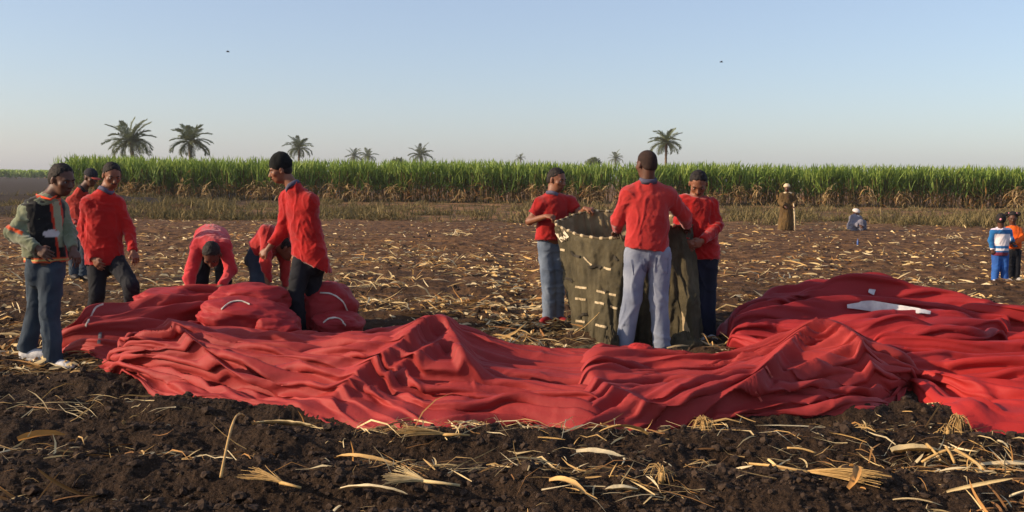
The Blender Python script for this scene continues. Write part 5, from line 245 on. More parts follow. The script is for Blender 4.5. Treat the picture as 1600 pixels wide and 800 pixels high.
 [81,1,2,0,1,1,1,1,1,1,1,0,1,1,1,1,1,1,0,0,1,2,2,1,0,-1,0,1,1,3,2,1,1,0,-1,0,0,1,2,2,3,1,1,0,-1,0,1,1,3,2,2,1,1,0,-1,0,2,3,3,1,0,-2,2,3,3,1,13,0,0,0,-1,2,0,0,0,0,-1,1,-1,-1,4,-3,-1,1,0,1,0,-3,-1,0,0,2,-1,2,0,-3,-1,1,0,1,-2,3,2,-3,1,-1,-1,2,0,-1,1,0,0,0,-2,1,-1,2,-3,1,1,2,-2,1,1,-2,0,2,-4,4,-1,0,13,-1,0,1,-1,2,2,-2,1,0,2,-2,-2,2,-8,6,1,-2,1,0,0,1,-1,-1,2,-2,6,-1,-1,2,-2,-3,2,-2,0,1,-2,3,-5,0,3,-1,2,0,-1,1,-1,-1,-1,1,3,-4,1,0,0,1,0,-3,2,2,-1,0,1,-4,2,0,12,0,2,-1,0,1,-3,2,-2,0,3,-2,3,-1,3,0,-3,2,1,-2,0,-1,2,0,0,0,-2,-1,1,-4,0,2,-1,1,2,2,-1,0,0,-1,-1,1,-2,2,0,0,1,0,-1,-2,-4,3,1,0,3,-3,0,1,-2,-1,3,1,1,-2,-1,1,13,1,-4,5,0,-4,2,-1,0,0,-4,1,3,-1,1,-5,7,-2,0,2,-1,0,-1,3,-1,2,-1,-1,0,1,-1,0,-1,0,-1,1,0,0,0,-1,-1,-1,1,0,3,-1,1,-1,0,-2,1,1,-3,2,1,1,-2,1,-1,0,1,1,-2,1,-1,-1,12,0,1,0,1,-1,-2,1,-1,2,-3,2,-3,4,1,6,-6,0,-1,-1,-1,1,-1,-1,-1,4,0,2,0,-2,-3,2,-1,1,1,-4,3,0,0,0,-2,0,0,1,-1,2,-2,2,0,-1,2,-5,6,-2,-2,1,2,0,-2,0,0,1,1,0,-1,0,13,0,0,-1,1,-2,1,-2,1,-1,0,1,3,0,-2,-4,5,-1,0,-2,2,0,0,-3,3,-3,1,-1,-1,1,1,-1,1,2,0,-3,3,-3,3,-1,-1,0,-1,1,2,-2,1,-1,2,0,-2,4,-5,2,1,-2,1,-1,1,3,-2,1,1,-2,0,0,12,0,-1,1,1,-2,1,-1,3,-3,5,-1,-3,-1,0,0,0,3,-3,2,-2,0,1,-1,1,-1,-4,5,-1,1,0,-2,3,-4,4,-1,-3,2,0,0,-1,0,1,-1,1,0,-1,2,0,1,1,-3,4,-4,-1,2,0,1,1,-3,1,0,0,1,-1,1,11,0,0,1,-2,2,-2,2,-4,4,-3,3,-1,-1,2,0,-1,-2,4,-4,3,1,-2,3,-4,1,0,0,3,0,0,-1,-4,4,-2,3,-1,1,-3,3,-1,-1,0,0,-1,1,3,-2,1,0,-3,4,-4,2,0,2,-2,1,0,0,-1,0,2,-1,0,-1,11,0,0,0,0,0,-2,2,-1,-2,2,0,1,0,0,0,-1,1,-3,4,-1,1,2,-2,0,1,1,-5,3,0,3,-1,0,-3,2,0,0,1,1,-2,2,-2,-1,0,0,2,-1,2,-2,1,2,-2,1,-1,0,-1,2,-1,1,-1,1,-1,1,1,-1,0,10,1,0,-1,1,-3,5,-3,-1,0,1,0,1,0,0,0,-1,-2,3,1,2,-2,-1,-1,2,-1,3,-1,-3,2,1,1,0,-1,-1,1,2,-1,1,0,-2,2,-1,0,-1,0,2,0,0,0,1,-1,0,1,-1,-1,1,-1,0,2,-1,0,0,0,0,0,11,-1,2,-2,0,2,-4,3,-2,1,0,-2,4,-1,0,-1,0,2,-1,0,0,2,-2,2,-2,0,-1,3,0,1,-1,0,1,-1,-2,0,1,0,1,1,1,-2,1,-1,1,-1,0,1,-2,1,0,3,0,0,-1,1,-2,0,0,2,0,0,-3,3,-1,-1,10,1,0,-2,3,0,-2,-1,3,-4,1,3,-1,0,0,2,-2,0,-1,2,-1,-2,5,-3,0,-1,0,0,1,0,0,1,0,2,1,-4,0,1,0,2,1,-1,0,0,-2,1,-1,1,2,0,-2,-1,3,-1,1,-2,2,-1,0,0,0,1,0,-1,1,0,11,1,-2,1,-1,2,-2,1,1,0,-2,0,-2,4,-1,-1,2,-2,3,-4,2,1,-2,3,-5,3,-2,-1,2,1,1,-1,0,2,-1,1,-5,4,-1,0,3,1,-2,0,0,-1,0,-1,3,-3,4,-2,-2,0,1,2,-1,0,-1,1,0,0,2,-1,0,0,12,-1,0,1,0,1,-1,0,2,-1,-2,-1,3,-4,1,3,-1,2,-3,0,0,1,0,2,1,-7,5,-1,-1,-1,2,1,-5,2,1,0,2,-5,6,-3,-1,2,1,0,-1,0,0,-1,1,0,-2,3,0,0,-2,1,1,1,-1,-3,3,-1,0,-2,3,1,12,1,-1,-1,2,-2,2,-3,0,2,-2,0,2,1,0,-2,2,0,1,-1,-2,2,0,0,4,-2,-4,3,-1,1,0,-1,3,-9,3,1,2,1,-5,6,-3,2,0,-2,1,-2,0,2,-2,2,-3,0,0,1,2,0,0,-1,0,2,-3,2,-2,2,0,0,13,-1,2,-1,-2,1,2,-2,0,-1,3,-3,-2,3,1,-2,-1,-1,-1,1,2,1,-1,2,0,5,-6,-4,1,1,-2,6,2,1,-7,1,-2,1,3,-3,2,-1,-2,2,-1,1,-2,1,2,-2,3,-2,2,-1,0,-1,2,-2,1,-1,1,-1,2,-2,2,0,13,1,-2,0,-2,2,-1,2,-2,2,-1,3,-3,0,-2,-2,2,0,3,1,-4,0,0,-1,-3,1,6,0,-2,-3,0,-3,6,5,-3,-5,1,0,-1,2,0,0,1,-3,2,-2,1,-1,0,1,0,1,1,1,-3,2,-1,1,-1,2,-2,1,-2,4,-1,0,13,-1,2,-1,-2,0,3,-3,2,1,0,-3,2,-2,3,0,-5,0,-1,3,2,-4,-4,-1,2,0,1,3,1,-4,1,0,-9,7,8,-1,-4,-2,-2,1,0,2,2,-1,-3,1,-4,4,0,0,-2,2,2,-1,3,-4,2,-1,1,0,2,-3,4,-1,-1,2,13,-1,1,0,-1,0,0,1,-1,-2,1,1,-3,4,-1,2,1,-4,0,-4,4,-1,-2,-2,-3,2,1,3,0,2,-2,-4,3,-9,6,6,-2,-2,-1,-2,3,-2,0,2,-1,0,3,-7,-3,7,3,-4,-3,4,3,1,-2,3,-2,2,-1,0,-2,2,1,1,13,0,-1,0,2,-1,0,1,-3,0,2,-1,-2,-1,2,-2,2,1,-3,3,-2,0,5,-7,0,-1,-2,1,2,-2,-1,1,-4,3,-4,-3,8,1,1,-3,0,1,-1,2,-1,0,1,-1,2,-4,-3,5,0,2,-4,4,1,-2,1,1,2,2,-2,-1,1,0,14,0,-3,3,-1,0,-2,3,1,-1,-4,2,2,-5,1,4,-2,0,-1,-1,-3,5,2,3,-4,-6,2,-5,0,0,2,0,0,-2,-1,4,-2,2,0,0,-4,1,4,0,3,-1,-4,3,-2,0,4,-6,3,-3,3,-6,4,6,-4,-6,5,0,3,-3,2,1,13,0,2,-2,1,-4,4,-2,2,-1,0,0,-1,-1,-2,0,3,0,1,-3,2,-4,3,5,3,-1,-5,-3,-1,0,-1,3,-3,-3,0,-3,6,1,0,-1,1,1,-5,4,3,0,0,-2,-1,0,0,3,-5,1,2,1,-8,0,10,-2,-7,5,0,0,1,0,13,1,0,-2,0,1,-2,3,-1,2,-1,-2,-1,2,-3,2,-3,3,0,2,-2,-2,2,-1,3,-1,0,1,-5,3,1,-4,9,-1,-7,2,-4,4,-2,4,-2,-2,4,-5,0,6,0,-2,1,-3,-2,2,-2,5,-3,2,1,-2,-2,2,5,-9,5,0,-2,-1,12,1,-2,2,0,1,-7,1,3,-2,3,-1,2,-4,4,-5,5,-2,1,-2,1,1,-4,6,-1,0,-1,-2,1,-2,4,0,-2,5,0,-2,-3,0,1,-1,1,-2,-2,2,-3,-1,7,1,-4,0,0,-3,8,-10,5,0,0,0,-2,5,-6,8,-6,5,-4,2,11,-1,3,-3,2,-1,0,-1,-3,4,-3,4,-2,-1,-2,4,-3,5,-2,0,-2,1,0,1,3,0,-5,1,1,2,-3,5,-2,0,1,-1,1,-5,6,0,0,-3,-2,-1,-1,0,-1,0,5,1,-4,2,-4,6,-6,2,4,-2,0,-4,5,-3,3,-2,2,1,11,-1,-1,1,0,1,0,-1,1,0,3,-3,2,0,-5,2,3,-5,3,2,-1,-2,-1,0,4,2,0,0,-1,0,0,0,0,0,0,0,0,0,-2,5,1,2,-3,-5,-1,-3,-2,8,1,0,1,0,0,-3,3,-1,-2,0,-3,3,-4,7,3,1,-1,-4,10,0,1,-2,1,-1,3,-1,1,0,0,-1,1,3,0,-5,2,2,-2,-1,2,1,-1,-1,-1,3,2,0,0,1,-1,-2,2,-1,1,0,-1,0,2,-3,3,0,4,-1,1,-3,0,-6,2,2,1,1,-1,-4,-2,2,2,1,2,-2,4,-3,2,-4,0,-1,11,0,-1,2,-4,2,2,0,2,-1,-2,2,-1,3,2,-1,-3,3,-1,-1,0,-1,3,-4,1,0,6,0,-2,2,-3,-1,1,1,3,1,-4,2,-1,-2,-3,2,3,4,0,0,-1,0,-1,-2,3,-4,2,1,0,-1,1,1,-2,1,-1,-5,-3,3,-1,1,10,1,-2,2,0,-1,3,-2,1,2,-1,-1,0,2,1,2,2,-3,0,0,0,0,0,-1,-2,2,2,-1,2,0,0,-3,-1,2,4,2,1,-2,-3,-1,-1,-3,0,5,3,3,-1,-2,-3,-1,0,1,0,4,-1,-2,-3,-2,0,1,-1,0,-2,0,2,0,11,-3,1,-1,1,1,-2,3,-5,4,2,0,-1,0,0,0,-1,6,2,0,-3,2,-6,5,-2,2,-1,-1,1,0,1,-2,-1,-2,4,2,-1,-4,4,1,1,1,0,-2,-8,-2,0,3,5,3,-2,1,-1,-2,2,-1,-2,0,1,-1,0,1,-1,-1,2,0,11,-1,0,-1,1,0,1,0,1,-3,3,2,-2,-1,0,0,0,1,-1,1,4,0,5,-5,3,-2,-1,1,-2,1,3,1,-3,3,-2,-3,0,-1,-4,3,4,3,-4,-1,3,2,2,-1,-2,-1,1,-1,0,0,-1,0,2,-1,0,-1,0,-2,0,0,-1,2,11,1,-2,2,-1,1,0,0,1,-1,0,-1,4,-2,2,-2,1,-4,4,-1,4,1,-3,3,-3,1,1,4,2,-3,1,1,4,-1,-7,0,0,5,-1,-2,-2,-1,1,-1,4,0,1,-1,-4,2,0,1,0,0,-1,2,-1,1,0,0,0,-2,-1,0,1,0,13,-1,0,1,0,-1,1,0,1,-1,1,1,-2,2,3,0,-4,1,-1,3,2,2,0,-5,3,0,1,3,3,-4,-2,0,5,-2,3,-5,3,0,0,-3,-2,-2,1,0,3,1,0,-1,-3,-1,1,-1,2,1,0,-2,0,1,3,5,2,-1,-5,-2,-4,-4,13,0,3,-3,1,1,0,1,-1,2,-3,0,1,2,-1,4,-3,-3,3,1,-1,2,2,-1,-3,-5,4,4,3,1,-3,-4,-6,0,4,3,4,-1,-3,2,0,-4,2,0,-1,0,-2,1,4,-2,-3,2,0,0,1,-2,4,1,-1,-5,-2,6,3,-6,-3,-2,13,-1,1,1,-2,2,1,-4,3,-1,1,1,-2,1,2,-2,2,1,-7,2,2,1,4,-1,-6,-2,-2,5,4,3,-1,-3,-6,0,-1,6,4,2,0,-6,-2,2,0,1,0,0,3,-2,-3,0,-1,1,-5,-3,1,-3,-3,-2,2,4,3,-4,2,8,6,-1,13,3,-1,-1,3,-6,2,4,-6,-1,0,-1,5,-3,1,0,-1,-3,-1,1,0,5,-2,-1,-1,3,-4,-1,3,5,0,-1,-1,-2,-1,4,0,0,2,-3,-2,0,1,3,0,0,-1,3,-3,-8,1,0,-2,4,-4,-1,0,0,0,-5,-2,3,4,-5,3,2,15,2,0,0,-4,4,-7,6,4,-3,-2,-3,-4,2,3,0,-2,-2,2,-3,0,0,2,0,0,0,-2,-1,2,2,0,1,-3,-1,1,1,1,2,-4,1,-2,-1,1,2,2,1,-2,-6,-4,2,1,0,1,1,-1,0,1,0,-4,3,-1,-3,0,-2,-5,4,16,-3,2,4,2,-7,3,-4,3,0,4,-6,0,-1,-3,4,-2,0,0,2,-4,1,1,-1,0,-4,3,0,0,0,-1,1,-2,0,-1,-2,4,2,-2,-1,-4,-4,2,4,3,4,-8,-6,4,1,4,-2,5,-1,3,-8,-2,3,-2,1,3,1,-10,-4,1,-1,13,-1,-3,-1,3,8,0,-4,-4,4,-3,8,-1,-3,-3,-1,6,-1,-2,-3,2,-3,-1,3,-4,0,1,-2,0,-2,3,-2,-1,-2,-1,3,1,-1,3,-4,-4,3,-4,1,3,-4,4,0,-5,2,-4,3,2,-2,-3,10,-5,-5,1,-6,-7,-4,4,11,-2,-2],
 [1157,8,9,10,9,9,9,9,9,10,10,9,9,9,9,10,9,9,9,9,9,10,9,10,9,8,9,9,10,9,10,9,10,9,9,9,9,9,9,10,9,10,9,9,9,9,10,9,9,6,4,4,5,6,7,7,4,2,1,4,8,11,4,0,1,4,7,2,-1,-2,2,0,0,-1,-2,-1,0,1,-1,1,-4,3,-1,-1,0,0,0,3,-4,-1,-3,2,4,-2,0,3,0,0,-4,1,4,-3,0,-3,-2,4,2,-3,1,0,0,-1,0,-2,-1,2,2,-1,0,3,-3,-1,1,0,3,1,-3,2,4,-4,1,-2,8,-1,0,-1,1,-4,0,4,1,0,0,-4,3,-4,4,-5,1,0,3,-2,-1,-2,3,-1,1,7,-8,-2,-5,1,4,-1,2,-1,1,-3,2,1,-4,-1,2,3,-3,0,4,-2,-1,1,0,1,-2,2,-3,-1,3,-1,0,3,-1,2,-1,2,-5,6,-5,2,7,2,-5,1,0,2,0,-1,0,2,-5,3,-3,3,0,-2,-3,1,-5,4,2,-4,5,2,-3,-3,4,3,2,-3,2,-2,-3,1,1,-3,-1,1,4,-6,2,0,-2,0,-1,3,-1,-1,-2,1,1,-1,3,-2,1,-1,-1,5,-2,-1,0,0,2,0,-1,0,8,-2,6,-8,-1,2,-2,2,3,-3,4,-3,-2,1,0,4,-5,1,2,-2,-4,3,-1,-2,1,-5,4,3,-2,-1,-2,3,2,-1,-3,3,-1,0,0,1,0,-2,1,-1,-1,2,-1,-1,1,-1,1,0,0,-2,0,2,2,-3,4,-2,0,0,-6,6,-1,0,8,1,-4,1,-2,3,1,-2,-1,0,0,-2,5,-3,1,-6,6,0,-5,0,2,0,1,-2,1,-4,5,0,1,-6,3,2,1,-2,-4,7,-3,-1,-1,2,-1,0,0,-1,0,-1,0,2,0,1,-6,2,-1,2,1,-2,0,0,3,-2,3,-4,4,-3,0,0,8,-3,1,0,-4,4,-1,0,0,-1,-1,3,-3,6,-4,1,1,-3,2,1,-2,-2,-2,0,-1,8,-3,-4,-4,7,0,-1,-1,-3,0,5,-2,0,2,-2,0,0,1,-1,-2,1,0,-1,1,-3,6,-4,2,-4,1,2,-1,1,0,0,-4,3,1,0,-1,-1,6,1,-3,0,-1,2,1,-3,4,2,-4,2,0,-6,2,3,-4,1,1,-1,1,1,-4,2,2,-3,1,-4,6,-5,1,1,0,1,-2,0,1,1,-3,1,1,0,1,-1,-1,0,-1,1,-1,-1,0,0,-1,3,-1,-1,1,-2,2,-6,6,-1,0,1,-3,1,6,-2,4,-5,0,-1,1,0,2,-2,3,-4,-1,-1,0,-1,6,-2,-1,2,-2,-1,2,-3,2,-2,1,-1,-3,5,-2,2,-3,3,1,-3,4,-3,-1,2,-1,1,0,-1,0,0,1,-3,0,0,0,2,-2,0,0,-1,0,0,-1,9,-10,0,4,-2,1,-1,5,-1,1,-2,1,-2,-1,2,0,1,-1,0,0,0,-1,-3,-1,1,0,5,-2,-2,-2,6,-1,-4,-3,11,-5,-3,-3,3,4,-1,-2,0,4,-4,2,-1,-1,2,-2,2,-1,-2,0,1,0,-2,2,0,0,-1,-1,2,-2,0,0,-1,6,-5,-1,0,0,0,4,0,-1,2,-5,3,0,-3,1,2,-2,1,0,-3,2,0,0,0,1,-5,6,-1,-1,0,-1,3,-6,0,7,1,-8,0,2,0,2,-1,-3,7,-1,-3,0,-1,2,-2,0,0,0,0,-3,2,0,1,-2,1,-1,1,-1,0,1,0,1,-2,0,0,-1,0,4,0,-2,0,5,-7,4,0,-3,-2,7,1,-10,6,-4,2,-1,0,-1,-3,6,0,1,-4,0,-1,-1,3,2,-4,4,-1,-1,0,1,-3,2,0,1,1,-6,4,0,1,-2,0,1,2,-2,-1,-2,2,2,-2,0,-2,4,-2,-1,0,0,0,-2,1,2,-3,4,0,-3,6,-7,0,1,-1,0,6,-8,4,2,-4,1,1,-2,3,1,-10,-1,6,-1,3,0,-1,0,-1,2,1,-1,-2,4,-2,-2,0,-1,3,0,-4,3,-4,2,2,0,-3,1,-2,2,0,0,1,1,1,-3,2,-2,0,-1,1,0,1,-2,-2,2,-1,3,-1,4,-3,2,-3,3,0,-5,-2,3,-4,2,-2,3,1,1,-1,-4,11,-12,3,1,-3,8,-5,0,-4,3,2,-2,-1,0,3,-2,0,2,-6,3,2,-4,2,1,0,1,1,-1,-1,2,0,-2,1,0,0,1,-4,0,1,0,-1,0,-2,0,0,-1,3,4,-1,0,0,2,-4,2,1,-5,3,2,-4,-3,4,0,-1,0,-3,7,-2,-1,1,1,-5,-4,14,-7,-5,1,4,-1,-3,3,1,4,-4,-6,10,-5,1,-1,-4,1,3,2,-4,1,5,-5,2,-1,-1,2,-1,0,-1,0,0,-2,3,-3,0,-1,-4,12,-6,3,0,-1,2,-2,2,-3,2,3,-1,1,1,-3,-5,-2,4,0,-2,-1,0,7,-5,2,4,-9,0,6,0,-4,2,1,0,-6,9,-6,0,-1,-3,10,-4,1,-1,0,-1,-1,2,-1,-2,6,-4,2,0,-1,3,-2,-4,0,-1,1,-1,3,-1,2,2,-7,3,4,-2,-2,3,0,0,-4,4,1,-1,1,3,1,-4,-4,0,1,3,-1,2,-6,-5,8,1,0,-7,5,1,-4,3,1,-4,-3,-1,10,0,-1,-5,-1,5,0,0,-1,0,0,1,-1,-1,-1,2,-1,0,1,-1,1,-1,-1,1,-1,1,-1,1,3,-3,-3,3,3,-1,4,-1,1,-2,0,-2,1,-5,3,1,4,0,-2,-4,3,-3,-2,3,3,-7,-3,3,4,2,-4,2,1,0,-1,2,-5,-5,4,4,2,-3,-1,1,-1,1,-3,3,0,-2,0,2,1,0,-2,1,2,-2,3,-1,-2,0,1,-2,0,-2,-1,6,0,-2,3,-2,-1,4,3,-5,-1,1,-4,1,0,2,-2,-3,2,0,-1,4,-2,-2,1,9,-4,-3,1,0,1,-7,-2,-4,13,-3,6,-10,-3,7,-1,2,-4,4,3,-5,2,0,1,2,1,-6,1,2,4,-5,-1,0,-1,8,-5,-1,0,-1,1,1,-1,-1,1,0,2,3,-4,0,3,1,-4,-1,5,-4,-2,-1,8,-2,-8,-1,-1,6,3,-1,-2,-1,-1,8,-5,-2,3,-4,1,-8,-4,14,-2,7,-9,-2,6,0,-2,-3,0,4,-4,-2,5,2,1,4,-1,-5,-3,3,2,2,-8,3,6,-1,-2,-1,-2,-2,-1,3,2,0,2,-3,4,-2,2,-1,0,-2,4,1,-7,4,0,2,2,-2,-4,-1,1,-3,4,0,-4,0,7,-9,-1,7,-2,3,-6,-2,5,-1,1,2,0,-1,0,-3,3,-1,1,-2,-2,4,-2,-2,0,7,3,-6,-3,0,9,-10,3,0,1,-1,0,3,1,-4,4,0,1,1,1,-2,-2,2,2,-1,-2,0,4,-4,0,7,-4,-2,2,-1,1,-1,3,-6,0,-4,1,5,-4,3,3,-2,-1,-2,4,-1,0,-9,5,3,0,1,1,2,-7,0,-1,1,1,1,1,-1,-2,6,-6,3,-2,7,-5,2,0,5,-4,2,-5,8,-5,2,2,-1,-1,4,-2,4,-7,0,-1,6,-4,0,3,2,3,-3,-5,-2,4,0,-5,12,-10,-3,0,3,2,-4,6,1,0,-8,2,3,1,2,-12,5,3,-5,-3,2,9,-5,-4,2,5,-1,0,-3,2,-2,6,-4,1,0,5,-1,-2,-1,9,-9,5,0,2,1,0,2,-1,-1,0,1,5,-7,-3,4,4,-4,1,0,8,-8,-2,-2,3,-1,1,1,4,-3,-1,-1,2,-1,-1,5,-5,0,-8,6,1,-2,-1,-3,1,2,-2,1,2,3,0,-8,2,6,-2,0,2,0,0,-2,1,0,1,2,3,-1,-6,11,-3,-3,7,1,1,1,-3,1,3,-4,10,-6,-1,-1,0,1,0,3,-8,6,0,-1,-7,8,-4,-3,10,-6,0,-2,2,4,-6,-3,6,-2,-1,-7,6,1,1,-1,0,1,-3,0,2,0,1,-2,-5,4,1,2,-2,1,-1,6,-4,1,-1,-1,2,0,6,-4,2,0,0,1,-1,1,0,2,-3,4,-1,-1,1,2,-2,-3,2,4,2,-5,0,0,-1,1,-2,-2,4,0,-1,-2,2,-1,0,-1,0,3,-3,-3,1,1,1,-1,-2,3,-2,-2,0,4,1,1,0,-4,3,-1,-3,3,4,-4,3,1,-3,0,0,5,-3,1,-1,0,-1,-3,0,0,0,2,2,-1,-2,2,-6,0,6,2,-11,6,9,0,-7,-2,-1,-2,5,-3,-2,8,-4,2,-3,0,-1,4,-4,-2,1,2,0,-1,-1,0,1,-3,4,-3,-3,4,1,0,-3,-1,3,-2,3,-3,1,1,0,0,4,-1,1,-1,0,-1,1,-3,-4,-4,-1,3,-2,-1,3,1,-1,2,-5,-1,4,3,-4,-6,6,8,-5,0,-2,-6,1,1,-1,2,2,4,-5,2,-2,-1,-2,4,-1,0,-5,3,-1,0,1,1,1,-2,0,-3,-1,3,-2,-2,0,4,0,1,1,2,1,0,0,4,-4,-2,1,-3,-3,2,2,3,-1,0,4,-2,0,1,-1,6,-6,-3,2,2,4,-9,-3,2,12,-6,1,1,-10,2,-2,8,-1,-4,3,1,-1,-4,4,-2,0,-2,3,0,-4,-2,2,5,-2,2,-6,0,4,-1,3,0,-1,2,-3,2,-3,1,1,3,1,-3,-1,-1,-3,5,7,-8,2,1,1,-1,1,0,0,0,-1,7,3,-9,-1,-2,6,-2,-1,-2,0,5,1,-2,-3,-1,-4,-1,5,3,-4,-3,1,1,1,0,-1,0,-2,2,1,-1,-2,6,-3,-2,3,-1,1,-1,-1,-2,2,-2,2,-1,1,1,1,-3,-2,0,2,1,2,-3,2,7,-5,0,-1,1,2,0,0,0,-1,-1,12,-6,-6,3,-5,5,-3,7,0,-5,-1,-1,11,-7,3,-14,3,1,6,-8,5,-2,1,-1,3,-4,-5,4,1,-1,-3,-3,8,3,-1,1,-8,1,-1,3,-3,2,4,-1,2,-1,-5,5,5,-6,0,1,0,1,-3,5,-1,0,-1,2,1,-1,0,0,0,-2,-4,11,-1,-5,6,-8,1,-1,5,1,0,4,-9,8,-3,8,-9,-2,-2,0,1,-5,-3,6,-3,5,2,-3,-8,1,3,1,2,1,-5,-1,6,1,-1,-1,-1,0,0,1,0,1,3,-6,-2,7,-3,-2,1,3,0,-1,6,0,1,3,-1,1,0,0,-2,0,2,-3,3,1,-5,10,-10,2,1,6,-5,0,0,-3,-1,0,2,0,-3,7,-9,8,-8,1,1,1,-2,-8,5,3,-2,-1,4,0,-1,0,1,-2,1,-1,0,0,-2,0,0,0,1,3,-3,1,5,2,-4,-4,2,-2,3,8,5,0,0,-1,-1,0,1,2,-1,-2,-1,0,2,0,1,-1,-2,2,3,-2,3,-2,3,-5,-8,4,2,1,1,-3,11,-17,7,-3,-6,9,-2,-3,1,-2,-2,0,8,1,-10,1,1,0,-1,0,-1,0,-2,-2,0,0,2,0,0,5,7,-1,-10,0,-4,-6,12,0,-5,4,-2,-4,1,-1,2,-1,-1,-1,1,-6,11,0,-3,-6,3,0,4,0,-2,3,-1,-2,-4,-4,6,2,-7,4,0,2,-3,-1,2,1,-2,0,-2,-5,-4,0,9,-6,-4,1,4,-4,0,-3,1,1,-1,-2,-3,-2,-1,-2,0,4,8,-4,-2,1,16,-1,1,-4,0,1,-4,3,-1,0,-3,-1,1,-2,-4,-2,7,0,0,-1,0,0,-3,1,6,-2,1,-5,-4,1,2,0,-1,0,-3,0,1,-6,2,0,-5,3,-3,-1,-1,-1,1,0,0,0,0,-1,-2,-2,-2,0,2,2,-4,-2,-2,1,0,3,4,1,20,-2,1,0,-3,2,-1,-6,2,2,-1,0,-6,4,-4,1,-2,7,-2,-2,-1,-1,1,-5,8,-6,3,2,-8,-7,4,6,-4,1,0,-9,8,-4,-1,-3,-1,0,-2,-3,0,2,-2,2,-4,-1,-1,0,-1,-1,1,-2,0,0,-1,-1,0,-2,-1,1,-2,0,27,-3,0,-2,1,-3,2,-6,-3,0,0,2,3,-3,-1,-2,1,-2,-1,4,-1,-4,0,0,-2,1,-2,2,-2,-4,1,0,-2,0,4,-7,-5,5,-3,-1,0,1,1,-8,0,-4,5,-4,-4,-1,2,-1,-1,-1,-1,1,-1,-3,1,-2,-2,0,0,-1,-1,-1,35,1,-3,-4,-1,2,-7,5,-5,1,-6,0,1,-3,3,-5,1,0,-2,-2,-1,-2,-3,4,-4,1,0,-3,1,1,-2,0,-1,-4,3,0,-4,0,0,-3,1,-4,4,-2,-7,4,-3,-5,2,2,-4,-3,-1,0,-1,-4,0,2,-1,0,-5,-5,1,0,-1,-1,39,-2,1,0,-4,-4,3,-3,4,-5,-1,-6,-4,5,-2,2,-7,-6,0,-2,0,4,0,-6,-2,2,-5,1,3,2,-5,-2,1,-1,0,2,-1,-1,-3,-1,-3,0,-3,1,-4,-2,-2,3,-3,-3,-1,0,-5,-2,-1,4,-2,-3,0,-5,1,2,-3,-3,0,-2],
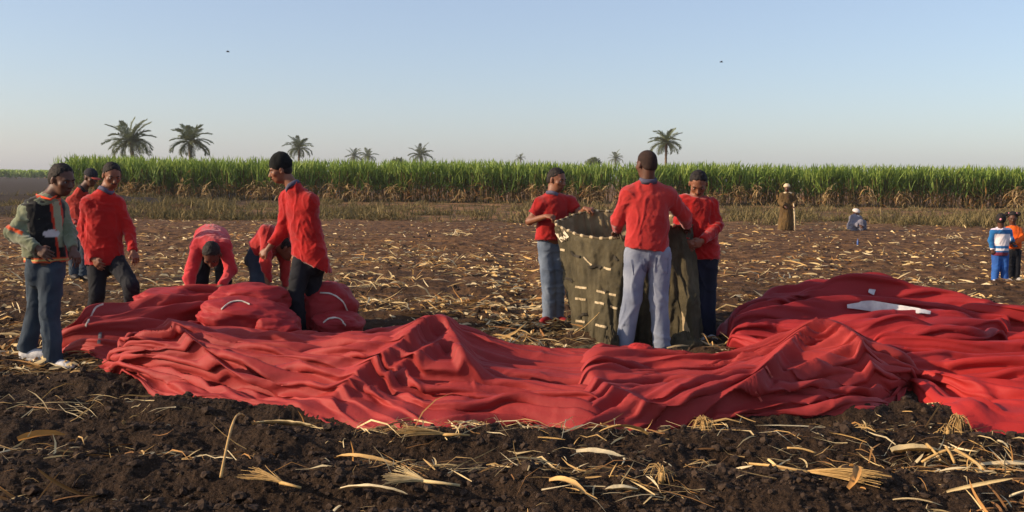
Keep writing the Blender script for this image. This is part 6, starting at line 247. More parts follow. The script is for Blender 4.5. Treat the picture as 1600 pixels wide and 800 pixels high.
 [6,7,7,-1,-8,1,10,9,-2,-11,-6,2,10,4,-3,-8,-3,5,13,6,-1,-11,-8,0,8,16,10,2,-4,-14,-11,-5,2,7,14,11,5,0,-7,-12,-10,-3,1,7,11,5,0,-3,-7,-7,-6,-2,3,8,9,4,-3,-12,-11,-3,7,12,-4,-11,-11,-2,0,-2,2,2,6,-5,1,0,6,0,1,-2,-2,-2,-4,4,1,-2,-2,-1,-3,5,0,0,1,-3,-5,3,1,5,2,1,1,-2,-6,0,-3,-3,2,6,4,-1,-1,-2,-2,-1,-1,-2,1,0,8,-2,1,-7,-1,1,-1,2,1,-1,1,-5,0,1,2,-2,0,-1,-1,5,2,-2,-6,-4,-1,5,4,3,-8,7,5,-3,-1,0,-5,-1,6,-1,1,-1,1,-8,6,1,-5,10,-2,-4,0,-3,-7,2,-2,7,-6,0,3,3,4,-3,-7,3,1,0,-2,8,-8,5,2,-2,-1,-2,0,2,3,-1,-1,-4,-1,2,0,0,0,-2,3,-1,5,-3,-4,5,0,3,-7,0,6,-14,5,-1,-2,-2,4,5,0,1,5,-4,-2,-3,-5,-1,9,-12,10,1,-3,-3,5,-1,1,-5,2,-3,4,3,0,1,-1,-4,0,2,0,2,4,-1,-3,2,-3,-4,1,8,-4,3,0,-3,1,-2,2,0,0,1,-2,3,2,-2,6,-8,-2,8,-2,-8,3,4,-2,3,-2,-1,3,3,-8,2,-10,9,-5,6,-3,-3,-2,5,-5,10,-4,0,-8,1,0,1,1,0,2,2,0,0,4,-5,2,-1,1,-3,1,7,-7,-1,3,-4,5,-2,4,-5,1,2,-4,3,1,0,0,-1,2,1,-3,6,-6,4,4,-8,1,0,-7,13,-1,-2,2,-1,-4,-7,5,-1,5,-11,5,7,2,-5,-3,-3,1,0,6,-3,-5,-3,3,3,-1,3,0,0,-1,0,-1,3,-2,0,2,-4,9,-13,11,-6,-2,7,-1,-2,1,4,-9,2,2,3,-1,0,0,1,0,0,4,-3,1,2,-4,-1,2,0,6,-2,1,-5,-4,-2,-2,0,6,-1,0,4,-1,-6,0,3,-5,2,-1,6,1,-3,-1,-6,6,-3,5,-3,2,-2,-1,1,1,1,-3,2,4,-2,-6,8,-8,12,-7,-4,2,5,1,1,-6,0,1,0,-3,4,0,1,0,0,0,5,-7,5,-2,4,-2,3,-11,-2,-2,8,-5,5,-4,2,0,6,-2,5,-7,-5,-5,8,2,-3,2,-2,2,2,0,-5,1,-1,0,2,-2,2,-2,1,-1,3,-1,1,2,1,-4,4,-1,-6,6,2,-2,-4,5,-7,8,-3,-1,-4,6,-1,0,1,0,1,-1,-1,2,0,4,-3,3,-6,1,0,-3,0,5,-5,-1,1,4,2,5,-11,3,-7,-2,0,8,3,-3,-3,-1,4,4,-5,-4,6,-5,4,-4,1,2,-1,-2,-3,11,-3,-2,4,-5,2,-4,2,-3,7,-5,5,-4,5,-7,-2,6,-3,4,0,0,1,-2,2,-1,3,3,-6,-1,4,-1,-4,-1,-1,6,-1,-1,-2,2,0,4,0,-3,0,-7,10,-5,-8,6,5,0,-5,3,3,-2,3,-8,2,2,5,-4,-4,3,-3,-1,-1,-2,7,-4,5,3,-9,3,-3,2,-4,6,-2,4,1,1,-4,-2,2,0,1,0,-1,1,1,3,2,-6,3,-1,2,-3,-1,1,-3,2,0,4,1,-5,2,-1,5,-2,-2,-4,-7,15,-7,-7,6,1,3,-5,1,6,3,-6,-6,8,-5,10,-9,-2,5,-6,2,-1,-1,2,0,3,0,-3,1,-3,0,3,0,-2,1,7,-4,-1,0,0,0,0,-1,0,3,-3,4,6,-10,7,-11,8,-1,-4,-4,6,0,3,-4,7,-2,-4,0,4,-5,3,-2,-9,14,-6,-1,3,-1,1,1,-1,-6,6,0,-4,3,-1,8,-8,-2,8,-8,-2,3,-2,-3,1,5,1,0,-3,4,-8,6,1,0,1,-1,-2,3,-4,3,0,-1,-1,1,5,-3,-1,6,-6,6,-6,6,-2,-5,0,1,4,2,-11,3,2,2,-1,8,-10,3,-1,-9,13,-7,0,2,1,1,-2,10,-12,-2,10,-8,-4,10,0,-3,-3,3,-3,-5,5,-1,-1,-3,7,0,1,-5,6,-6,4,2,-7,6,-1,2,0,-2,0,2,-3,0,1,2,0,-6,7,-5,6,2,-2,1,-7,1,-2,10,-3,-7,3,-3,7,-1,6,-10,1,8,-11,3,0,-3,9,-11,10,-2,11,-12,-3,5,-4,-3,9,-4,-3,2,-1,-5,2,-3,8,-2,-5,0,4,1,-1,-4,-2,5,3,-1,1,0,-1,0,0,0,-1,-1,2,1,5,-9,-1,7,-2,-2,1,7,-9,3,-1,-5,12,-7,-2,-2,7,2,-2,4,-6,1,1,0,-1,-2,-12,16,-8,4,7,5,-15,8,-2,-2,-2,2,3,-6,5,3,-7,2,-12,6,5,-1,-2,-1,3,3,-6,-4,7,3,-1,-1,1,-1,0,0,0,-2,1,-1,4,5,-11,2,7,-1,0,-10,10,-10,8,-1,-5,9,-9,8,-2,4,-1,-2,6,-11,6,-2,0,3,-10,-6,10,1,-3,9,5,-12,7,-7,-3,2,2,2,0,-2,6,-1,3,-9,-8,3,3,7,-6,-1,0,1,-5,8,0,0,-3,2,0,0,0,-2,0,1,-2,7,0,-6,2,9,-1,-1,-10,12,-11,2,4,-11,5,-1,0,10,5,-9,-1,6,-9,2,8,-5,3,-11,-4,1,2,1,5,4,-4,0,1,2,-4,4,-3,-4,0,2,1,2,2,-6,0,-4,3,3,6,-7,-5,0,8,-2,1,-1,0,2,-3,-3,3,2,-3,4,2,5,-10,1,2,2,-1,-9,8,1,-5,6,-12,-2,7,0,2,9,-8,-1,3,0,7,2,0,-3,-7,-2,-5,3,2,0,-1,6,-6,3,1,1,-4,5,0,-4,-4,6,-1,-3,-2,1,5,-8,2,2,3,1,-4,2,-1,2,0,0,-1,-3,1,2,0,6,-7,3,1,-1,0,2,1,6,-16,3,8,-7,5,-9,-4,6,0,4,2,-10,7,6,-11,12,8,1,-8,-11,10,-11,0,10,1,-10,9,-11,7,5,0,-2,-9,6,5,-8,0,2,0,-4,0,4,-1,-4,3,-6,9,0,2,-2,0,0,5,-5,-6,4,3,-2,6,-3,3,-5,5,-3,-2,3,7,-6,-7,8,-9,5,-6,0,16,1,-3,-5,-10,4,6,-9,4,8,2,-2,-14,7,7,-10,0,4,-7,9,-3,-4,7,5,0,-8,-2,4,4,-2,-5,-4,0,6,-5,5,-1,3,-4,2,0,-2,0,1,-5,4,-6,4,2,-5,9,-9,9,-1,0,0,-3,-7,12,-4,3,-5,2,-8,0,-5,5,13,8,-4,-2,-9,-3,8,0,-3,3,4,-1,-6,-5,3,2,-3,5,-6,6,-1,-3,-5,6,7,-1,-4,-1,3,4,-1,-10,6,1,1,-3,-6,6,0,0,0,0,2,-2,0,-2,-1,-2,-1,6,0,-6,10,-4,3,2,-6,-1,3,-1,2,5,-7,-6,-3,2,2,5,13,-5,1,-4,-11,-1,10,0,-4,5,-1,-5,4,3,1,-7,2,-12,9,1,1,1,0,-2,8,-5,7,-3,2,1,-11,9,1,1,1,-12,6,0,1,0,1,-1,-3,0,-2,6,-6,-4,13,-9,5,4,-1,0,3,-11,3,0,10,-5,2,-1,-9,-5,2,3,-2,15,4,-1,-9,1,2,0,4,-11,4,3,1,1,-7,9,-6,-1,-9,3,8,3,-6,3,-2,7,-5,2,-2,7,0,-9,3,1,-2,2,-1,2,1,0,0,3,-2,-1,-8,6,8,-16,6,5,-6,7,-1,1,-3,-1,2,1,0,3,4,-6,0,-4,2,-1,0,4,1,6,12,-26,-8,10,8,3,-5,5,-6,2,5,-7,7,2,-9,0,0,0,6,1,-4,3,-3,-2,2,-3,3,3,-3,-5,8,-5,5,-2,1,0,-1,7,-3,-7,1,-6,0,14,-13,5,1,3,3,2,-3,-3,-3,5,-6,9,1,1,-5,-3,1,-2,5,-6,11,-9,4,19,-20,-6,-4,7,9,-5,2,-1,3,4,-6,2,4,-8,-3,4,2,0,3,-7,9,-2,-3,1,-3,4,-3,6,-8,0,-2,1,-5,0,0,1,3,-5,0,-5,8,-5,4,-10,6,0,7,-2,4,-1,-4,-3,1,4,2,3,1,-8,-3,0,6,-8,0,13,-9,6,5,-6,-4,-2,2,4,0,0,5,-5,1,1,1,1,1,-3,-2,5,-5,5,-9,9,0,-7,1,-11,6,4,-3,2,-3,-2,-7,0,1,-2,1,2,-4,-3,1,4,0,-2,-7,7,3,3,3,-4,6,-10,2,-1,5,5,-2,-4,-4,1,0,0,-11,12,0,0,6,-3,-3,2,-3,6,-3,-2,-3,13,0,-4,4,2,-5,-1,0,0,-2,-2,4,-6,3,1,-2,9,-6,-6,0,-3,-7,-3,-1,0,-1,2,-6,10,-8,0,-1,2,-1,7,-7,-5,7,4,0,4,-10,10,-1,0,-3,4,-2,3,-5,-2,-2,7,-8,1,6,-4,3,-7,5,4,-1,-7,11,-4,1,-9,13,-5,0,1,4,1,-3,-1,-1,2,6,0,-5,-2,2,-9,0,2,-5,-2,1,2,2,0,0,-2,0,-3,6,-3,1,-4,1,2,0,0,-2,3,-1,4,1,0,2,2,2,-8,7,-5,1,-2,0,6,-6,-4,5,-2,-1,2,5,5,-4,-10,1,9,-1,-2,-3,6,3,1,-1,-3,3,-7,9,-6,0,0,3,-1,-3,0,-2,-8,6,3,-6,2,-1,0,-1,1,-2,1,0,2,-5,0,6,-6,7,-8,1,3,1,-1,-1,3,5,5,-1,-3,-4,4,-7,3,5,0,2,-9,3,-3,1,2,-2,0,6,1,-9,-1,7,-1,-1,5,-5,3,2,-1,1,2,-3,4,-7,1,-5,-4,-2,7,1,0,-4,1,4,-5,1,0,0,-5,5,-2,1,0,-1,1,-3,7,-8,6,-7,1,8,-2,-3,-7,-2,3,12,9,-6,-1,-1,-1,6,-2,1,-10,5,-3,-1,4,3,3,1,2,-4,-5,-2,7,-2,7,5,0,-4,-7,-5,2,-1,4,2,-4,2,2,-5,-6,2,0,3,-6,2,0,0,0,-1,1,-1,-2,1,1,0,3,-7,1,9,-9,6,-2,-1,3,3,-3,-3,-1,-8,4,5,-9,6,7,7,4,-2,-12,-3,1,6,3,10,0,2,-1,-4,-4,-7,5,0,-12,-4,2,5,2,4,-1,3,-7,-1,2,1,1,4,-3,-6,1,1,1,-1,2,0,0,-3,-5,8,-2,-1,2,0,-2,5,0,-10,10,-3,4,3,-2,-1,-4,1,-1,0,-3,7,0,-10,2,2,7,6,5,-21,4,5,9,1,-1,-5,-4,-4,4,-1,-2,-1,6,-1,-8,4,-1,0,0,0,3,-3,1,1,-1,2,3,4,-4,-5,3,-3,1,5,-1,-3,1,-1,4,0,-2,-3,1,-1,0,2,-2,0,5,-2,2,7,-1,-3,0,9,-3,-6,-1,7,-7,-4,-1,-1,0,-8,3,-2,5,-7,0,5,7,3,-4,1,-6,-1,4,0,6,-7,-5,1,4,-3,-1,1,-2,1,4,1,3,10,6,-2,-9,-2,-3,-7,0,-2,6,-7,3,3,-5,-2,-4,4,2,2,-2,0,-4,5,-1,-7,12,-4,-7,-5,4,2,-3,-3,2,-3,-2,0,3,0,-2,1,0,-5,1,-2,-2,10,1,-2,7,-6,-7,8,-6,-1,11,-1,-5,5,2,2,3,-2,1,0,-1,-9,0,9,3,-4,1,3,0,3,3,-3,-7,0,7,-8,3,-5,2,7,-4,-3,-2,-5,6,-3,-5,5,-1,-1,2,0,2,-5,2,-7,1,4,0,2,-4,0,-3,2,0,4,0,-4,2,1,0,0,-3,-1,6,-2,-4,0,1,0,-4,-1,1,1,1,0,5,-1,0,0,6,8,4,0,0,2,0,1,-3,-3,2,5,-3,-6,0,-2,3,-4,-3,3,-2,6,-4,-2,1,-2,1,0,5,-3,-2,-1,-4,4,1,2,-4,-1,-2,3,-3,-1,3,-3,-1,2,-1,4,-3,-1,0,2,-1,-2,-1,-1,0,4,-3,3,0,2,1,-2,1,0,4,1,3,4,0,0,-1,-1,2,5,-12,6,6,1,-12,-3,0,3,-1,3,2,-2,-3,2,-1,-1,-2,3,-1,-1,-2,2,-1,-2,3,2,-3,-3,3,-3,1,0,-3,1,-1,-2,0,3,1,2,-7,0,5,0,-1,-1,2,-2,0,0,1,4,-2,6,-1,0,0,2,-3,4,1,2,-6,2,-4,-5,11,-1,-6,5,0,-8,1,0,5,-4,1,0,-1,0,0,-1,-1,2,-2,2,0,-2,0,0,1,1,3,-4,-1,-1,-1,-2,0,0,-2,4,-7,3,4,-6,0,4,-2,-3,4,5,-2,-1,2,1,-2,-3,6,-2,8,-2,0,3,0,1,-1,0,3,1,2,-4,-2,3,2,-3,-2,-1,-6,-1,3,1,-1,-1,2,-6,-1,6,-1,-3,2,5,-3,-2,3,-1,-3,2,3,5,-5,-4,0,-3,1,-1,2,0,1,-5,1,0,1,-3,3,4,-1,-6,9,4,1,-4,-1,1,-7,10,3,7,-5,-7,4,-1]),
'heap_fabric': (40, 40,
 [415,-15,-21,-4,15,19,10,3,-3,-9,-13,-7,0,9,22,12,-9,-27,-1,28,15,-16,-22,6,27,10,-12,-23,-2,20,21,0,-28,-26,-4,16,32,20,6,1,0,7,-5,-3,-5,3,1,3,-3,5,3,1,0,-4,-3,2,1,7,-6,4,-2,3,6,-5,0,-2,6,0,-6,2,-4,8,8,-3,-3,-2,-8,1,4,3,1,3,5,4,-5,-9,3,1,9,-1,6,1,-1,2,-10,-2,6,-1,5,-10,4,6,7,-2,-12,5,3,0,1,-15,12,-2,11,-2,-5,-9,1,8,-10,6,4,8,3,4,-1,-7,-1,2,1,6,2,4,1,-5,-3,-4,3,11,1,-7,-6,7,9,3,-16,1,4,8,-1,-10,-5,3,5,7,-9,-3,-9,0,15,-10,7,3,2,1,1,-2,-2,-1,2,2,5,0,1,0,-2,2,-1,6,3,-6,-1,1,5,0,-4,-6,2,7,1,-2,-12,4,3,7,2,-3,-7,5,8,1,7,1,2,0,0,-1,-3,0,0,2,2,2,-2,1,3,-6,3,7,-1,-2,4,-4,-4,11,-3,-2,0,5,-3,3,-11,6,-3,10,2,-4,1,-4,0,-2,7,1,0,-3,0,-1,1,0,1,1,0,-1,0,0,5,-4,5,1,-1,-2,0,8,-9,0,7,-2,3,0,-7,8,-10,1,6,5,2,0,-2,-8,4,1,7,0,0,-2,-1,3,-3,1,1,1,1,-3,1,3,-3,4,3,-4,-2,1,2,4,0,-6,7,0,-7,4,3,-7,5,-10,11,2,6,-5,-5,1,1,3,7,0,6,-5,-3,2,1,0,-2,0,-1,1,1,2,0,2,-3,5,0,0,-2,5,2,-5,4,-10,10,3,7,-10,0,-9,4,11,7,-4,-7,-4,1,1,8,-3,6,-1,0,-1,0,0,-1,1,-2,4,0,0,0,1,0,0,2,1,-1,-3,8,-11,6,0,-6,11,1,-2,1,-5,-1,7,6,1,-6,-6,1,0,7,-1,5,-1,1,-2,1,0,0,-2,2,1,0,1,0,-3,3,0,3,1,-5,2,2,-1,-7,10,-3,-3,10,-1,0,-1,-7,3,6,5,-4,-5,-1,1,8,1,0,1,1,-1,0,0,1,0,0,-1,2,-1,-1,2,-2,3,2,-3,2,-5,6,6,-11,8,-3,1,3,4,-6,3,-7,3,0,8,0,-5,-3,0,9,0,1,-1,2,0,0,-1,1,0,1,-1,0,1,-1,1,1,1,-2,2,0,0,-1,4,-1,-2,8,-7,-1,8,-7,1,-2,1,0,4,7,-7,-4,1,8,0,1,1,1,0,-1,1,0,0,0,0,1,-1,1,1,-1,-1,3,0,-2,2,-1,2,2,-10,7,-2,5,3,-3,-3,3,-6,5,1,6,-3,-4,0,10,0,0,0,0,0,1,-1,1,0,-1,-3,2,1,0,2,-1,-1,3,-3,2,2,-3,4,0,0,-3,6,-5,2,8,-3,0,-7,3,0,4,3,-9,2,9,1,0,1,0,0,0,1,0,0,-1,-1,2,0,-1,1,2,-2,-3,4,-2,-1,4,1,0,-1,-1,1,0,3,4,-1,0,-4,0,-2,2,4,-5,0,10,0,1,0,1,0,0,1,-1,-1,0,3,2,-3,-1,0,0,1,0,0,1,-2,2,0,1,0,-1,-1,3,1,3,0,0,-2,-4,2,-1,1,-1,0,10,1,-1,3,-2,2,0,0,-1,0,0,3,-2,1,-1,0,0,0,0,2,0,0,-1,0,2,1,0,-1,0,0,3,2,-2,0,-4,1,-1,2,-1,-3,10,1,0,2,0,0,0,0,-1,0,0,2,0,0,-1,1,-1,1,0,1,1,-1,0,0,1,1,1,-1,-1,2,2,0,0,-2,-1,-1,-1,0,1,-1,10,1,-2,4,0,1,1,-2,-1,0,-1,4,0,0,-1,0,0,-1,2,1,0,0,-2,0,2,3,-3,0,1,-1,0,5,-3,1,-8,4,0,0,0,0,10,0,0,3,0,1,0,-1,-1,0,3,1,-2,0,1,-1,-1,-1,4,-1,0,0,0,-1,2,0,2,-1,-1,-1,1,1,1,-5,2,0,1,0,0,-1,10,-1,1,3,-1,3,0,-3,0,1,4,-3,0,-1,3,-1,-3,1,3,0,-1,0,-1,1,0,2,-2,1,-1,1,-1,1,1,-6,0,3,1,0,1,-1,10,-2,2,2,2,2,-3,-1,0,4,1,-2,-1,-1,3,-5,0,6,-1,-1,0,0,0,-1,0,2,-3,1,2,0,1,0,-3,3,1,-4,2,0,0,0,10,-2,4,0,1,1,-4,0,0,8,-3,-1,1,3,-4,-3,3,3,-1,-1,0,0,-1,-1,1,-1,3,-3,3,0,0,-1,1,2,0,-2,-1,0,1,0,11,0,1,0,2,-4,0,-1,2,4,0,-1,2,-2,-2,2,2,1,-2,0,0,-1,0,0,1,-1,0,1,0,-1,2,2,1,2,-1,-2,-4,1,1,0,11,0,1,1,0,-3,1,1,7,-5,-3,3,3,-3,-3,4,5,-4,-2,1,2,-2,-2,2,1,-3,0,1,1,0,0,3,1,1,0,-4,0,-1,0,0,12,0,-3,1,4,-3,-2,4,4,-4,0,5,-4,-2,5,3,-3,-3,0,3,0,-3,0,1,1,-4,-1,3,0,-1,1,3,1,0,1,-4,-3,2,2,-1,12,0,1,-1,-1,-1,4,3,-5,1,6,0,-7,2,9,-3,-4,-2,2,3,-3,-2,1,4,-3,-1,-6,9,-3,-2,2,1,2,0,0,-7,4,0,1,0,12,2,0,0,-3,2,4,0,-3,2,4,-7,2,4,-2,-1,-1,1,5,-2,-5,-1,4,3,-3,-5,6,-2,-1,-1,0,2,2,1,-4,-4,3,2,1,-1,13,3,1,-2,-4,2,5,0,-2,3,-4,-4,4,3,-4,1,1,3,1,-6,-3,5,6,-6,0,-4,7,-6,-1,3,1,2,-1,1,-5,-1,1,4,0,-7,15,-1,0,-5,4,4,3,1,-1,-5,-8,4,2,4,-3,-5,7,3,-6,0,0,6,4,-5,-3,-1,2,-3,-3,3,5,-2,2,-2,-11,9,-1,4,-1,-7,15,2,-5,5,0,3,5,0,-5,-9,-3,5,10,-3,1,0,-8,1,-2,3,8,7,-11,1,-8,4,-2,-3,0,1,4,-2,3,-4,-7,8,0,3,-2,-10,17,-1,1,1,2,6,0,-3,-9,-8,5,9,3,-2,0,-3,-4,-4,4,5,10,-4,-5,2,-9,1,-3,-2,2,5,-1,1,-3,-10,8,2,2,2,-5,-8,17,4,-2,-2,1,5,-1,-7,-9,5,5,5,-5,1,-7,0,-1,-1,1,6,5,-11,1,2,-3,0,-3,-3,3,6,-2,0,-4,-2,5,-2,3,3,-14,4,18,0,0,2,-6,3,-3,-8,5,2,3,0,-5,-4,1,-4,5,0,5,-3,-10,11,-2,-11,4,2,-5,5,4,-3,0,-6,4,0,1,-1,1,-6,0,4,17,2,1,-5,4,-5,-6,2,2,2,0,-5,-2,2,-5,3,1,1,2,-3,-3,-5,-3,-11,7,9,2,0,0,-5,2,3,-8,5,-4,-3,5,1,3,0,17,-2,2,-1,-3,-1,-4,4,3,-4,1,-1,-1,-3,-2,4,-1,3,-5,-1,-3,-4,-8,10,-1,2,6,1,-5,-1,-8,-2,5,-8,7,9,5,-2,-6,3,17,0,-8,10,-1,-5,2,-1,-1,-1,1,-1,-1,-4,0,1,-1,5,-4,-4,-2,-2,-1,-5,11,-2,3,6,-4,-2,0,1,-15,4,10,3,4,-6,-6,3,18,-4,2,-5,7,-3,-1,0,1,-2,-1,2,-1,-5,4,-5,7,-5,-1,-4,-2,1,1,4,-1,-1,1,3,-1,-2,0,-12,-1,13,-2,4,0,-5,-4,5,18,-3,1,-3,1,2,-1,-1,-3,1,0,2,0,-4,-8,5,1,4,-2,-3,-4,-11,4,4,3,7,3,-6,2,-1,-7,-1,4,-4,2,6,0,-7,-1,4],
 [1718,5,6,5,4,5,5,4,6,5,6,5,6,4,4,4,6,8,5,2,4,7,8,5,1,4,7,10,6,4,0,7,18,17,8,1,-7,-1,5,6,-19,4,0,1,4,3,1,-1,-1,1,5,4,-2,3,5,3,0,-1,8,-4,4,3,-5,5,2,4,-2,6,5,-4,8,-2,-1,3,1,0,8,1,1,1,-18,0,-3,0,-1,6,8,4,2,0,3,-7,-3,0,13,4,-2,9,-5,7,-2,0,-4,3,9,-1,3,8,-2,9,-8,4,-1,6,3,4,-2,-2,6,0,-14,3,-9,1,2,-1,6,4,1,6,1,3,0,1,-3,6,3,-10,2,0,5,3,1,-3,12,-3,2,2,5,4,-1,-3,-1,6,10,4,0,-3,-11,8,-12,2,-2,-2,1,3,2,3,2,0,-2,7,7,1,2,-12,5,1,-4,5,-4,0,10,-1,0,5,-1,-3,9,1,3,-3,-2,-3,9,5,5,-11,-9,-1,-10,2,-1,-1,1,-1,2,4,3,-2,-3,1,6,-1,0,11,-3,-6,2,5,-4,4,6,-7,-1,3,5,-5,6,1,7,-7,1,-5,3,7,-1,-2,-4,1,-8,0,0,3,1,-2,1,4,-3,0,1,1,2,2,-4,2,6,-2,1,-3,9,-9,9,3,-7,0,0,1,4,0,9,1,-5,-7,-1,-5,8,9,-6,0,-9,-1,8,-4,2,-1,-1,1,3,1,1,1,-3,1,-2,3,-3,10,2,-2,2,-2,1,0,-5,4,7,-2,0,1,2,9,-6,-5,-10,5,4,4,2,-3,-9,0,9,-6,0,2,-5,3,3,1,1,-2,-1,3,0,1,3,-4,4,2,1,2,-1,3,-4,8,-5,-2,-5,12,0,10,-4,-9,-8,6,7,3,-1,-1,-9,1,5,-2,1,-3,1,1,1,3,0,-1,-2,2,1,-3,2,10,-6,0,-4,9,-7,18,-9,-4,11,-8,-2,8,-1,4,2,-7,-4,-1,5,6,-2,-2,-8,0,2,2,0,-2,0,1,1,2,1,-4,2,1,-1,6,-3,0,-2,3,6,0,-3,6,8,-13,4,0,-3,-6,9,5,5,-4,-6,-3,3,6,-1,-1,-7,0,2,1,0,-1,0,0,2,1,2,-4,2,1,2,0,-1,-1,3,-1,0,8,-4,-4,9,-3,0,4,-8,0,5,0,9,-3,-2,-8,2,5,2,-2,-7,1,0,1,1,-1,1,-1,3,0,0,-1,2,0,1,-3,0,3,7,-5,-5,3,8,-12,1,10,-8,9,-1,-5,5,3,5,-3,-2,-3,-7,8,2,0,-7,1,1,1,0,0,0,0,1,1,1,-1,1,1,-1,-1,1,-1,3,2,3,-12,4,6,-1,1,-6,8,1,-2,0,2,4,7,-10,-1,-5,2,6,-1,-6,1,1,1,-1,-1,1,0,2,1,-1,-3,4,0,0,-1,1,3,-8,7,2,-4,5,-5,3,3,-3,-5,8,-3,-2,5,0,11,-14,4,-4,-1,11,-5,-5,0,1,2,-2,1,0,1,0,0,0,0,2,-2,-1,0,3,-2,10,-8,1,3,-5,2,3,-3,2,-1,2,-2,-4,5,-1,10,-7,0,-2,-3,10,-4,-5,1,0,3,-4,1,2,2,-2,1,-2,4,2,-5,-1,-1,2,3,1,-2,-1,-5,7,1,3,-5,2,-4,3,1,-4,1,2,5,1,-5,1,0,4,-1,-4,0,1,3,-4,1,2,1,-1,-1,0,4,-5,1,-2,-1,5,0,1,-1,-2,-1,3,1,0,-1,0,-2,3,0,-4,0,1,4,8,-11,3,-1,2,8,-4,1,0,4,-2,0,1,0,0,0,-4,5,-3,0,-3,4,1,0,3,-3,-2,0,2,0,1,-2,-2,2,3,-3,-4,-1,5,1,7,-9,3,0,1,2,-2,1,-4,6,-2,0,4,-3,0,0,-5,5,-3,2,-2,5,-1,0,2,-4,-1,1,0,1,0,-1,2,3,-6,1,-3,-6,7,0,12,-8,-2,1,1,1,-2,1,1,1,-4,5,2,-2,-2,2,-4,2,-2,1,4,1,-3,0,3,-6,1,2,0,-1,0,-2,3,1,-6,8,-1,-4,1,-8,12,-1,-3,-1,2,1,0,0,6,-7,-1,7,1,-3,-1,0,-2,0,-1,0,8,-4,-2,3,-2,-3,-1,7,-3,0,-4,0,2,1,0,-1,2,0,-8,-5,9,10,-8,-1,1,2,0,2,-5,0,3,9,-5,-2,1,-1,-2,-1,1,0,7,-5,-1,3,-3,-2,-1,6,-3,0,-4,3,-1,1,5,-4,-1,-4,-5,4,0,12,-8,0,1,0,1,1,-3,-2,5,5,-4,0,-1,-4,4,-2,2,9,-6,1,-5,2,-3,-1,2,3,-2,0,-8,8,-3,0,1,-1,0,-3,-2,3,-1,4,4,-6,1,0,2,4,-7,-5,13,-1,-4,0,-1,-3,4,-3,7,-1,-3,0,1,0,-4,1,4,0,-3,1,-4,5,-6,2,0,0,1,1,-4,1,-3,6,-6,3,0,0,2,3,-4,2,9,-6,-1,1,-5,-3,6,-2,9,-5,-1,-6,7,-6,-2,2,7,-3,-3,0,0,-3,0,3,-3,-1,0,3,-4,1,-1,-3,6,-2,0,1,3,1,-7,7,5,-4,1,-8,0,1,4,3,-2,1,-2,7,-8,-4,0,5,6,-7,-2,0,0,-6,4,1,-3,1,0,0,-2,0,2,-3,-1,3,1,1,2,0,-1,6,-1,-2,2,-10,0,3,4,5,-7,0,6,0,-5,-6,1,12,-6,-4,1,-1,2,3,-5,-1,-3,1,1,-3,0,-1,2,-8,8,1,0,1,3,-2,1,6,-3,-2,0,-7,-2,5,6,2,-6,1,7,-17,9,-5,4,5,-6,0,3,-6,2,-6,4,0,-1,-2,1,-3,3,0,0,-6,5,2,0,-1,5,-7,11,0,-4,0,-6,0,-3,8,4,-2,-7,13,-18,5,-1,1,3,0,-6,4,1,-10,5,-6,9,-5,0,2,0,-4,3,1,-9,4,2,2,-2,-7,8,-6,8,-1,-5,3,-14,7,1,9,-6,-4,9,-10,-6,7,-8,11,-4,-1,0,3,-4,-4,0,0,4,-3,1,0,1,-2,-2,-3,-8,11,0,2,-3,-6,13,-3,2,-4,-1,-1,-10,5,6,3,-4,4,-9,-7,7,1,5,-4,-7,1,5,-2,-11,4,-6,10,1,-4,-1,2,-1,1,-7,-3,-1,10,-2,-4,-4,1,17,-1,-1,-6,-1,-5,-3,5,12,-7,-2,-6,0,-5,8,1,3,-4,-7,0,0,-11,-2,11,-6,13,-8,-1,-1,0,-3,-3,0,-4,9,-1,-2,-4,-2,3,21,-4,-1,-1,-2,-18,13,3,9,-13,-3,-1,0,2,-1,3,-2,0,-10,0,0,-10,8,-1,8,-1,-3,-1,-1,-6,-1,-1,2,-2,5,-3,-1,-2,-3,4,22,-4,-1,-4,4,-2,0,1,0,-5,-6,-6,3,0,7,-5,-5,-3,9,-3,-10,8,-1,0,6,-6,-4,-1,-4,0,0,-1,1,0,-1,-1,-2,0,-1,1,21,-3,-2,1,-6,3,-2,3,-7,2,-3,0,-2,4,-5,-3,-1,-3,1,0,-3,4,3,2,2,-6,-9,0,3,-1,-2,0,-2,3,-4,-4,2,2,-1,-2,18,-2,-2,2,-1,-5,4,-2,-5,-5,-2,2,2,-3,-2,1,-4,2,-1,0,1,5,-2,-1,-4,-2,4,-5,-3,0,0,1,-2,-2,-1,0,3,0,-3,-1,17,2,1,-13,3,3,-2,-1,1,1,-3,-3,-4,-2,2,-4,-1,1,1,-3,5,-1,0,-5,-3,1,-1,0,-3,-1,1,-2,0,-1,0,2,0,-3,-1,0,17,1,-1,2,-10,4,1,-3,-1,0,0,-7,1,4,-2,-1,-5,-2,0,1,0,2,-1,0,-3,-3,-1,-1,-2,-1,-1,-2,0,3,1,-2,-2,-2,-1,1,17,1,-2,3,-4,-3,1,-1,-4,-1,1,-2,-1,1,0,-1,2,-6,-3,0,2,1,-1,0,0,-3,-6,-3,1,0,-1,2,0,-2,-1,0,-2,-1,0,0],
